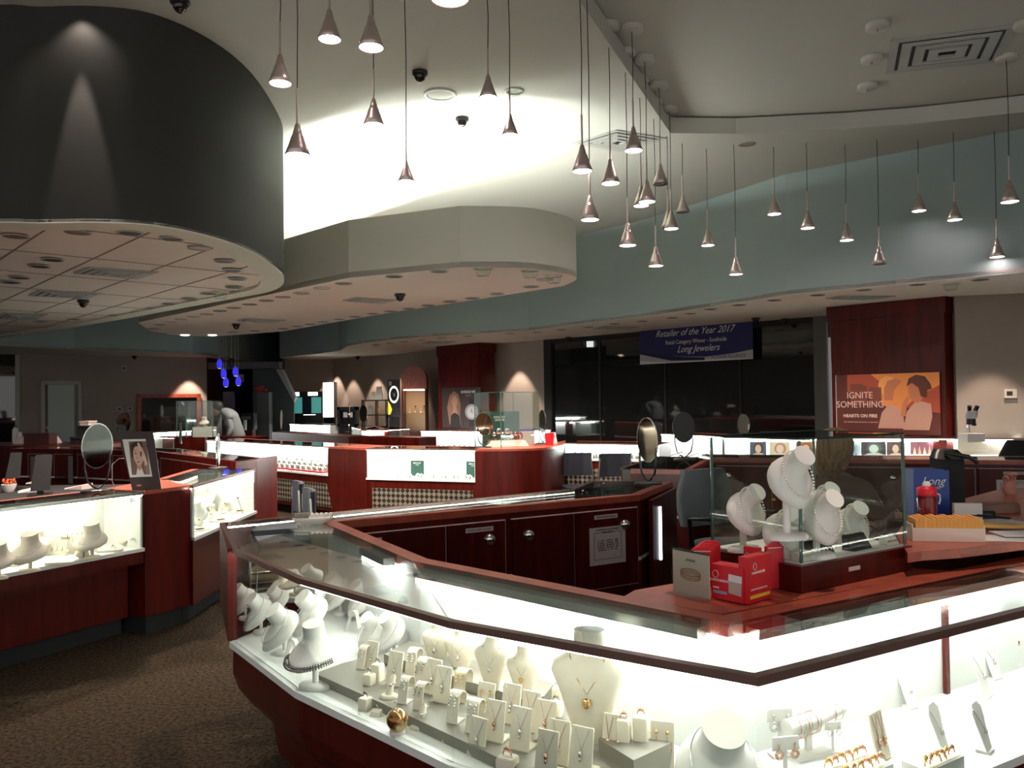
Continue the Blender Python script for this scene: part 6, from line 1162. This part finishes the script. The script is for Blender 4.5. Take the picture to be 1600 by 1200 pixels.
t = boxat('card_printer', 'tall black printer behind the blue bag', 'printer', 1474, 806, .085, .12, .225, -.1, M_matblack); MB().rings([[(-.01, -.02, .227), (.09, -.02, .227), (.09, .1, .227), (-.01, .1, .227)], [(.0, .0, .265), (.06, .0, .265), (.06, .08, .265), (.0, .08, .265)]]).build('cradle', M_dsilver, t); MB().tube([(.0, -.02, .255), (.08, -.05, .24), (.12, -.03, .215)], .008, 8).build('handset', M_black, t)
for i, (u, v, w__, dd_, r, lb) in enumerate([(1530, 846, .26, .12, -.15, 'nearest on the desk right of the envelope tray'), (1545, 825, .2, .14, .2, 'half under the yellow envelope'), (1570, 842, .2, .1, -.05, 'at the right picture edge')]):
    t = tag(MB().box(0, 0, 0, w__, dd_, .002 + .001 * i).build('paper_sheet', M_paper, None, (*P(u, v, DZ), DZ + .0006 + .003 * i), r), 'white paper sheet ' + lb, 'paper')
t = tag(MB().rings([rg(0, 0, 0, .09, .035), rg(0, 0, .01, .085, .03)]).build('padded_envelope', mat('yellow_envelope', (.72, .42, .12), .7), None, (*P(1562, 828, DZ), DZ + .011), -.15), 'yellow padded envelope with tweezers lying on the papers', 'envelope')
mb = MB(); mb.tube([(-.12, .02, .026), (.06, -.01, .018)], .0025, 6).tube([(-.12, .022, .03), (.07, .015, .018)], .0025, 6); tag(mb.build('tweezers', M_matblack, None, (*P(1548, 820, DZ), DZ + .008), -.4), 'black tweezers across the yellow padded envelope', 'tweezers')
t = tag(MB().rings([rg(0, 0, 0, .1, .05), rg(0, 0, .03, .1, .05), rg(0, 0, .04, .08, .04)]).build('leather_pouch', mat('brown_leather', (.22, .10, .07), .5), None, (*P(1555, 800, DZ), DZ + .001)), 'brown oval leather pouch behind the papers', 'pouch')
t = tag(MB().rings([rg(0, 0, 0, .05, .07), rg(0, 0, .02, .05, .07), rg(0, 0, .026, .04, .06)]).build('card_reader', M_black, None, (*P(1525, 806, DZ), DZ + .001), .7), 'black card reader between the printer and the leather pouch', 'card reader')
# ------------------------------------------------------------------ left counter things
a_ = P(212, 766); t = E('portrait_stand', 'dark board with a black-haired model portrait on the wooden corner counter', 'sign', (*a_, H + .0005), .28)
def tilted(o): o.rotation_euler = (-.12, 0, 0); return o
tilted(MB().xz([(-.02, 0), (.155, 0), (.10, .385), (-.115, .385)], 0, .012).build('board', mat('dark_board', (.03, .012, .010), .5), t)); tilted(MB().xz([(-.035, .085), (.10, .085), (.055, .335), (-.085, .335)], -.004, -.0005).build('white_mat', M_paper, t))
pp_ = lambda pts: [(-.055 + (x - z_ * .20) * .12 * 1.0 + .02 + .012, .10 + z_ * .22) for x, z_ in pts]
LY = [('picture', [(0, 0), (.9, 0), (.9, 1), (0, 1)], flatc('po_bg', (.20, .10, .09))), ('garment', [(.22, 0), (.3, .2), (.5, .26), (.62, .0)], flatc('po_cloth', (.75, .68, .64))), ('neck', [(.3, .2), (.28, .42), (.55, .42), (.52, .2), (.42, .12)], flatc('po_skin2', (.50, .28, .22))),
 ('face', ell(.42, .58, .25, .30, 24), flatc('po_skin', (.66, .42, .34))), ('hair', [(.08, .55), (.06, .9), (.3, 1), (.66, .98), (.7, .8), (.5, .86), (.25, .84), (.16, .72), (.15, .5)], flatc('po_hair', (.03, .012, .01))),
 ('hand', [(.42, .93), (.50, .97), (.64, .80), (.74, .62), (.86, .3), (.88, .02), (.72, .02), (.68, .36), (.56, .62)], flatc('po_hand', (.74, .50, .40))), ('finger_shadow', [(.52, .9), (.54, .9), (.70, .58), (.68, .56)], flatc('po_shade', (.42, .22, .17))), ('mouth', [(.30, .385), (.42, .40), (.48, .385), (.38, .35)], flatc('po_lip', (.35, .06, .06))), ('eye', [(.22, .63), (.29, .66), (.36, .63), (.29, .615)], M_ink), ('brow', [(.2, .70), (.3, .73), (.38, .70), (.3, .71)], M_ink), ('nose', [(.34, .62), (.36, .5), (.40, .47), (.33, .47)], flatc('po_shade', (.42, .22, .17))), ('lace', [(.70, .02), (.69, .25), (.85, .3), (.88, .02)], flatc('po_lace', (.30, .20, .18)))]
for k_, (nm, pts, m) in enumerate(LY): tilted(MB().xz([(x, z_) for x, z_ in pp_(pts)], -.0052 - k_ * .0003, -.0048 - k_ * .0003).build(nm, m, t))
MB().box(.0, .012, .0, .05, .13, .004).build('easel_foot', M_black, t); MB().tube([(.03, .01, .25), (.03, .12, .004)], .004, 6).build('easel_leg', M_black, t); tilted(MB().xz(ell(.02, .03, .016, .007), -.003, 0).build('orange_logo', flatc('orange_mark', (.6, .15, .05)), t))
t = tag(MB().tube([(0, 0, .001), (-.02, 0, .05), (-.02, .0, .16), (.02, .01, .20), (.06, .02, .2)], .0025, 6).build('display_cable', M_trimw, None, (*P(180, 764), H + .002)), 'thin white cable between the big oval mirror and the portrait board', 'cable')
def monitor(lb, u0, v0, u1, v1, d, lean=0):
    a = PD(u0, v1, d); b = PD(u1, v0, d); w__, h__ = b.x - a.x, b.z - a.z; t = E('computer_screen', lb, 'monitor', a, .5); MB().rings([[(0, 0, 0), (w__ * .9, 0, 0), (w__ * .9, .04, 0), (0, .04, 0)], [(.04, .05, h__), (w__, .05, h__), (w__, .08, h__), (.04, .08, h__)]], smooth=False).build('casing', M_matblack, t); MB().box(w__ * .3, .03, -(a.z - .746), w__ * .6, .12, 0).build('neck', M_black, t); MB().box(-.02, -.05, -(a.z - .7365), w__, .2, -(a.z - .746)).build('foot', M_black, t); return a.z - .13
z1_ = monitor('black computer screen nearer the portrait board, seen from behind', 47, 712, 77, 768, 6.8); z2_ = monitor('black computer screen at the far left edge, seen from behind', 8, 708, 30, 748, 7.3)
t = E('work_desk', 'low dark desk behind the near left case holding computer screens', 'desk', (-4.35, 6.95, 0)); MB().box(-.95, -.75, .70, .85, .8, .735).build('desktop', M_matblack, t); MB().box(-.8, -.6, 0.001, .7, .6, .699).build('pedestal', M_wooddark, t)
xy = P(14, 768, .74); mb = MB(); random.seed(5)
for i in range(16): mb.ball((random.uniform(-.05, .04), random.uniform(-.03, .03), .075 + random.uniform(0, .035)), .015, 6)
t = E('flower_bowl', 'white bowl of orange flowers beside the left computer screens', 'flowers', (*xy, .736)); MB().lathe([(.035, 0), (.05, .03), (.062, .07)], n=16).build('bowl', M_paper, t); tag(mb.build('flowers', mat('orange_petal', (.4, .06, .01), .6), t), None)
for i, (u, v, w__, r, lb) in enumerate([(28, 770, .2, .5, 'white folded paper under the nearer computer screen'), (100, 764, .2, -.3, 'pale magazine right of the nearer computer screen'), (40, 756, .16, .2, 'crumpled white sheet behind the orange flowers')]):
    tag(MB().rings([[(0, 0, 0), (w__, 0, 0), (w__, .14, 0), (0, .14, 0)], [(.0, .01, .01), (w__, .0, .04), (w__, .13, .05), (0, .14, .01)]], smooth=False).build('loose_paper', M_ppink, None, (*P(u, v, .74), .737 + .12 * 0), r), lb, 'paper')
for i, (u, v, m, lb) in enumerate([(24, 692, M_paper, 'tall white bottle on the far left counter'), (31, 692, M_paper, 'short white bottle with a grey cap on the far left counter')]):
    t = E('plastic_bottle', lb, 'bottle', (*P(u, v), H + .001)); s_ = 1.25 if i == 0 else .9; MB().lathe([(.035 * s_, 0), (.035 * s_, .16 * s_), (.015 * s_, .19 * s_)], n=14).build('body', m, t); MB().lathe([(.016 * s_, .19 * s_), (.016 * s_, .22 * s_)], n=10).build('cap', M_greyp, t)
t = tag(MB().rings([[(0, 0, 0), (.6, 0, 0), (.6, .25, 0), (0, .25, 0)], [(0.05, .05, .1), (.56, .05, .1), (.56, .2, .1), (.05, .2, .1)]], smooth=False).build('paper_box', M_ppink, None, (*P(20, 694), H + .001)), 'pale flat box on the far left counter below the bottles', 'box')
for i, (u0, v0, u1, v1, d, m, lb) in enumerate([(37, 679, 76, 694, 11.6, M_wooddark, 'dark red box on the far left counter before the door'), (110, 685, 132, 697, 11.5, M_matblack, 'black low tray below the pale door'), (120, 667, 148, 690, 11.6, M_matblack, 'black equipment behind the big oval mirror'), (125, 660, 138, 668, 11.65, M_kraft, 'cream carton on top of the dark equipment')]):
    a = PD(u0, v1, d); b = PD(u1, v0, d); a.z = H + .001 if i < 3 else a.z
    t = E('storage_box', lb, 'box', a); MB().box(0, 0, 0, b.x - a.x, .22, b.z - a.z).build('body', m, t); MB().box(-.01, -.01, b.z - a.z, b.x - a.x + .01, .23, b.z - a.z + .02).build('lid', m, t)
# glass box with jewellery on the far left counter
a = PD(276, 676, 13.4); b = PD(333, 626, 13.4); w_, h_ = b.x - a.x, b.z - H; t = E('far_glass_box', 'clear glass box with a white bust beside the framed dark window', 'glass box', (a.x, a.y, H + .001))
MB().box(0, 0, 0, w_, .008, h_).box(0, .4, 0, w_, .408, h_).box(0, .008, 0, .008, .4, h_).box(w_ - .008, .008, 0, w_, .4, h_).build('glass_side', M_box, t); eb = MB(); [eb.box(x, y, 0, x + .012, y + .012, h_) for x in (0, w_ * .26, w_ - .012) for y in (-.013,)]; eb.box(0, -.013, h_ - .012, w_, -.001, h_); eb.build('glass_edge', M_edge, t)
t = E('white_display_block', 'bright white block under the bust in the far glass box', 'display block', (a.x + w_ * .55, a.y + .2, H + .002)); MB().box(-.12, -.08, 0, .22, .1, .17).build('block', M_paper, t)
put('flareb', shoulder(.2, .02, M_cream, .095), (a.x + w_ * .62, a.y + .2, H + .173), 0, 'small cream bust on the white block in the far glass box', 'bust', None, .9)
tag(MB().box(0, 0, 0, .03, .02, .3).build('flat_screen', M_black, None, (PD(280, 678, 11.4).x, 11.4, H + .001)), 'slim black upright screen left of the far glass box', 'screen')
t = tag(MB().lathe([(.05, 0), (.05, .01), (.012, .02), (.012, .09), (.035, .10)], n=12).build('chrome_lock', M_chrome, None, (*(P(258, 690)), .8)), 'chrome lock knob on the small white case', 'lock')
bpy.data.objects.remove(t)
# ================================================================== people
# bending person at the far counter
d_ = 14.2; pj = lambda u, v, dy=0: PD(u, v, d_ + dy)
hip = pj(372, 676); t = E('person', 'bending person in a grey shirt leaning over the far counter', 'person', (hip.x, hip.y, 0)); O = Vector((hip.x, hip.y, 0))
sh = pj(352, 645); nk = pj(346, 642); hd = pj(340, 640); el = pj(362, 668, -.15); wr_ = pj(356, 682, -.2)
V = [hip - O, (hip.lerp(sh, .5) + Vector((0, 0, .05))) - O, sh - O, nk - O, el - O, wr_ - O, sh + Vector((0, .3, -.02)) - O, el + Vector((-.1, .35, .02)) - O, wr_ + Vector((-.1, .3, 0)) - O, hip - O + Vector((.05, .1, -.45)), hip - O + Vector((0.02, .1, -.93)), hip - O + Vector((.08, -.1, -.45)), hip - O + Vector((.1, -.1, -.93))]
V[10].z = .06; V[12].z = .06
me = skin_mesh(V, [(0, 1), (1, 2), (2, 3), (2, 4), (4, 5), (2, 6), (6, 7), (7, 8), (0, 9), (9, 10), (0, 11), (11, 12)], [.15, .155, .13, .065, .055, .04, .07, .05, .04, .09, .05, .09, .05]); meshobj('body', me, M_sweater, t)
MB().ball((0, 0, 0), .095, 16, 1.2).build('head', M_skin, t).location = hd - O + Vector((-.03, 0, .0)); MB().ball((0, 0, 0), .103, 16, 1.0).build('hair', M_darkhair, t).location = hd - O + Vector((-.0, .0, .055))
for q in range(5): MB().tube([(0, 0, 0), (-.04, -.005 + .0 * q, -.004), (-.075, 0, -.014)], [.010, .010, .007], 6).build('finger', M_skin, t).location = wr_ - O + Vector((-.02, -.03 + .017 * q, -.03))
MB().tube([(0, 0, 0), (-.06, 0, -.02)], [.03, .032], 8).build('hand', M_skin, t).location = wr_ - O + Vector((0, 0, -.015))
# seated woman behind the pearl box
def hand(t, wrist, fwd, side, upv, m, s=1, curl=.5, name='hand'):
    """palm and five fingers grown from the wrist"""
    f, sd, u_ = fwd.normalized(), side.normalized(), upv.normalized(); g = lambda a, b, c_: wrist + (f * a + sd * b + u_ * c_) * s
    mb = MB(); rs = []
    for a, wd, th in [(-.01, .022, .018), (.02, .032, .016), (.055, .040, .014), (.085, .038, .011)]:
        rs.append([g(a, wd * math.cos(q), th * math.sin(q)) for q in [2 * PI * i / 14 for i in range(14)]])
    mb.rings(rs)
    for i, (b, l_) in enumerate([(-.030, .062), (-.010, .074), (.011, .070), (.030, .055)]):
        c1_ = curl * .4; pth = [g(.075, b, 0), g(.085 + l_ * .4, b * 1.1, -.1 * l_ * curl * 2), g(.085 + l_ * (.75 - .2 * curl), b * 1.12, -.35 * l_ * curl * 1.6), g(.085 + l_ * (1 - .55 * curl), b * 1.1, -.65 * l_ * curl * 1.6)]
        mb.tube(pth, [.0095 * s, .009 * s, .008 * s, .006 * s], 8)
    mb.tube([g(.02, -.028, -.004), g(.045, -.052, -.014), (g(.07, -.058, -.026)), g(.09, -.052, -.032)], [.012 * s, .0105 * s, .0095 * s, .007 * s], 8)
    return mb.build(name, m, t)
O = Vector((1.62, 4.25, 0)); t = E('person', 'seated woman with blonde hair in a grey-brown top leaning over the desk', 'person', O)
hd = PD(1306, 703, 4.05); nk = PD(1300, 735, 4.15); shR = PD(1345, 762, 3.95); shL = PD(1272, 755, 4.3); ch = PD(1305, 780, 4.2); hp = Vector((1.75, 4.6, .5)); elR = PD(1385, 830, 3.75); wrR = PD(1402, 806, 3.5)
V = [hp, ch, nk, shR, elR, wrR, shL, PD(1268, 800, 4.15), PD(1330, 812, 3.8), hp + Vector((-.1, -.4, .0)), Vector((1.7, 4.2, .08)), hp + Vector((.15, -.4, .0)), Vector((1.95, 4.2, .08))]
V = [Vector(p) - O for p in V]; me = skin_mesh(V, [(0, 1), (1, 2), (1, 3), (3, 4), (4, 5), (1, 6), (6, 7), (7, 8), (0, 9), (9, 10), (0, 11), (11, 12)], [.15, .13, .05, .062, .045, .03, .062, .045, .03, .08, .05, .08, .05]); meshobj('body', me, M_brown, t)
MB().rings([rg(0, 0, z_, r_, r_ * 1.15) for z_, r_ in [(-.11, .025), (-.09, .05), (-.05, .065), (0, .073), (.05, .07), (.085, .05), (.1, .02)]]).build('head', M_skin, t).location = hd - O
hm = MB().rings([rg(0, .0, .115, .02, .02), rg(0, .005, .10, .06, .065), rg(0, .01, .05, .088, .095), rg(0, .015, 0, .09, .095), rg(-.01, .025, -.05, .085, .08), rg(-.016, .03, -.10, .075, .055), rg(-.02, .03, -.135, .05, .03)]); o = hm.build('hair', M_hair, t); o.location = hd - O + Vector((-.012, -.03, 0))
for s in (-1, 1): MB().ball((0, 0, 0), .009, 8).build('eye', M_ink, t).location = hd - O + Vector((.062, -.01 + .03 * s, .0))
MB().ball((0, 0, 0), .012, 8, 1.4).build('nose', M_skin, t).location = hd - O + Vector((.078, .0, -.025)); MB().ball((0, 0, 0), .012, 8, .4).build('mouth', M_red, t).location = hd - O + Vector((.07, .0, -.055))
hand(t, wrR - O + Vector((0, 0, .0)), Vector((.75, -.35, .02)), Vector((.35, .75, 0)), Vector((0, 0, 1)), M_skin, .9, .6); hand(t, V[8], Vector((.8, -.2, -.1)), Vector((.2, .8, 0)), Vector((0, 0, 1)), M_skin, .9, .5)
MB().tube([(.0, .026 * math.cos(a), .026 * math.sin(a)) for a in [2 * PI * q / 16 for q in range(16)]], .002, 5, closed=True).build('bracelet', M_gold, t).location = wrR - O
# person at the right edge, forearm raised
O = Vector((3.35, 4.0, 0)); t = E('person', 'person cut off by the right picture edge, hand raised over the desk papers', 'person', O)
wrx = PD(1582, 775, 3.9); elx = PD(1588, 815, 3.75); sho = Vector((3.0, 4.15, 1.14)); hp = Vector((3.35, 4.25, .5))
V = [hp, Vector((3.3, 4.2, .85)), Vector((3.2, 4.15, 1.18)), Vector((3.2, 4.15, 1.3)), sho + Vector((-.02, -.05, -.02)), elx + Vector((.1, 0, .02)), Vector((3.42, 4.0, 1.14)), Vector((3.4, 3.8, .9)), hp + Vector((-.1, -.4, 0)), Vector((3.2, 3.85, .045)), hp + Vector((.2, -.4, 0)), Vector((3.5, 3.85, .045))]
V = [Vector(p) - O for p in V]; meshobj('body', skin_mesh(V, [(0, 1), (1, 2), (2, 3), (2, 4), (4, 5), (2, 6), (6, 7), (0, 8), (8, 9), (0, 10), (10, 11)], [.16, .15, .12, .05, .07, .055, .07, .05, .08, .05, .08, .05]), mat('striped_shirt', (.42, .38, .38), .8), t)
meshobj('forearm', skin_mesh([elx + Vector((.1, 0, .02)) - O, elx - O, elx.lerp(wrx, .5) + Vector((.004, 0, 0)) - O, wrx - O], [(0, 1), (1, 2), (2, 3)], [.042, .044, .036, .026]), M_skin, t)
hand(t, wrx - O, Vector((-.25, -.1, 1)), Vector((1, .2, .25)), Vector((.1, 1, 0)), M_skin, .9, .75); MB().tube([(.030 * math.cos(a), .03 * math.sin(a), 0) for a in [2 * PI * q / 16 for q in range(16)]], .002, 5, closed=True).build('bracelet', M_silver, t).location = wrx.lerp(elx, .2) - O
MB().rings([rg(0, 0, z_, r_, r_ * 1.15) for z_, r_ in [(-.11, .03), (-.05, .065), (0, .075), (.05, .07), (.1, .02)]]).build('head', M_skin, t).location = Vector((3.18, 4.1, 1.47)) - O; MB().ball((0, 0, 0), .095, 14, 1.1).build('hair', M_darkhair, t).location = Vector((3.2, 4.13, 1.5)) - O
tag(MB().rings([rg(0, 0, 0, .22, .1), rg(0, 0, .35, .24, .12), rg(0, 0, .5, .16, .08)]).build('chair_back', M_matblack, None, (*P(1600, 705), .55)), 'black chair back beyond the right counter near the microscope', 'chair')
# ================================================================== light
w = bpy.data.worlds.new('world'); bpy.context.scene.world = w; w.use_nodes = True
w.node_tree.nodes['Background'].inputs[0].default_value = (.95, .93, .9, 1); w.node_tree.nodes['Background'].inputs[1].default_value = .42
def spot(name, loc, tgt, power, size=60, col=(1, .8, .66), blend=.6, r=.03):
    l = bpy.data.lights.new(name, 'SPOT'); l.energy = power; l.spot_size = math.radians(size); l.spot_blend = blend; l.color = col; l.shadow_soft_size = r
    o = bpy.data.objects.new(name, l); C.objects.link(o); o.location = loc
    o.rotation_euler = (Vector(tgt) - Vector(loc)).to_track_quat('-Z', 'Y').to_euler(); return o

# wide spots put in at some soffit downlights to brighten the room
for (u, v, pw) in [(122, 363, 60), (269, 373, 60), (371, 436, 50), (238, 482, 60), (82, 406, 50), (537, 443, 60), (616, 432, 70), (442, 513, 60), (776, 459, 70), (851, 437, 60), (610, 486, 60), (303, 495, 50), (588, 539, 50), (690, 528, 60), (796, 521, 60), (960, 506, 40), (1110, 483, 40), (1277, 461, 30), (1531, 437, 30)]:
    xy = P(u, v, ZS); pw *= 2.2; spot('downlight_fill', (*xy, ZS - .06), (*xy, 0), pw, 125, (1, .84, .72), .8, .06)

# scalloped wall washers close to the walls
def washer(u, v, A, B, pw, off=.32, z=ZS - .05, size=62, col=(1, .78, .62)):
    p = RW(u, v, A, B); d = Vector((B[0] - A[0], B[1] - A[1])).normalized(); n = Vector((d.y, -d.x)); n = n if n.dot(Vector((p.x, p.y))) < 0 else -n
    q = Vector((p.x, p.y)) + n * off; spot('wall_washer', (q.x, q.y, z), (q.x - n.x * .05, q.y - n.y * .05, 0), pw * .6, size, col, .35, .03)
for u, a, b, pw in [(518, wr[0], wr[1], 130), (552, wr[1], wr[2], 110), (590, wr[1], wr[2], 130), (628, wr[2], wr[3], 110), (652, wr[2], wr[3], 90), (812, wr[4], wr[5], 170), (295, wl[1], wl[2], 240), (1545, pr0, pr1, 110)]:
    washer(u, 560, a, b, pw, .38 if u != 1545 else .6)
# the ceiling spot grazing the charcoal drum
i = min(range(len(drum) - 1), key=lambda k: (drum[k] - P(118, 347, ZS)).length); dd = (drum[i + 1] - drum[i]).normalized(); nn = Vector((dd.y, -dd.x)); nn = nn if nn.dot(drum[i]) < 0 else -nn
q = drum[i] + nn * .13; spot('drum_spot', (q.x, q.y, ZC - .05), (q.x - nn.x * .30, q.y - nn.y * .30, 0), 60, 24, (1, .84, .74), .5, .02); q = drum[i] + nn * .11; spot('drum_spot', (q.x, q.y, ZC - .04), (q.x - nn.x * .2, q.y - nn.y * .2, 0), 5, 110, (1, .84, .74), .7, .02)

spot('pearl_spot', (1.35, 2.2, ZT - .05), (1.0, 2.75, 1.1), 130, 26, (1, .80, .70), .6, .03)
spot('deck_fill', (-.2, 4.2, ZC - .05), (-.3, 3.6, .9), 110, 60, (1, .80, .68), .7, .03)  # added spot, warms the inner rims and doors of the island
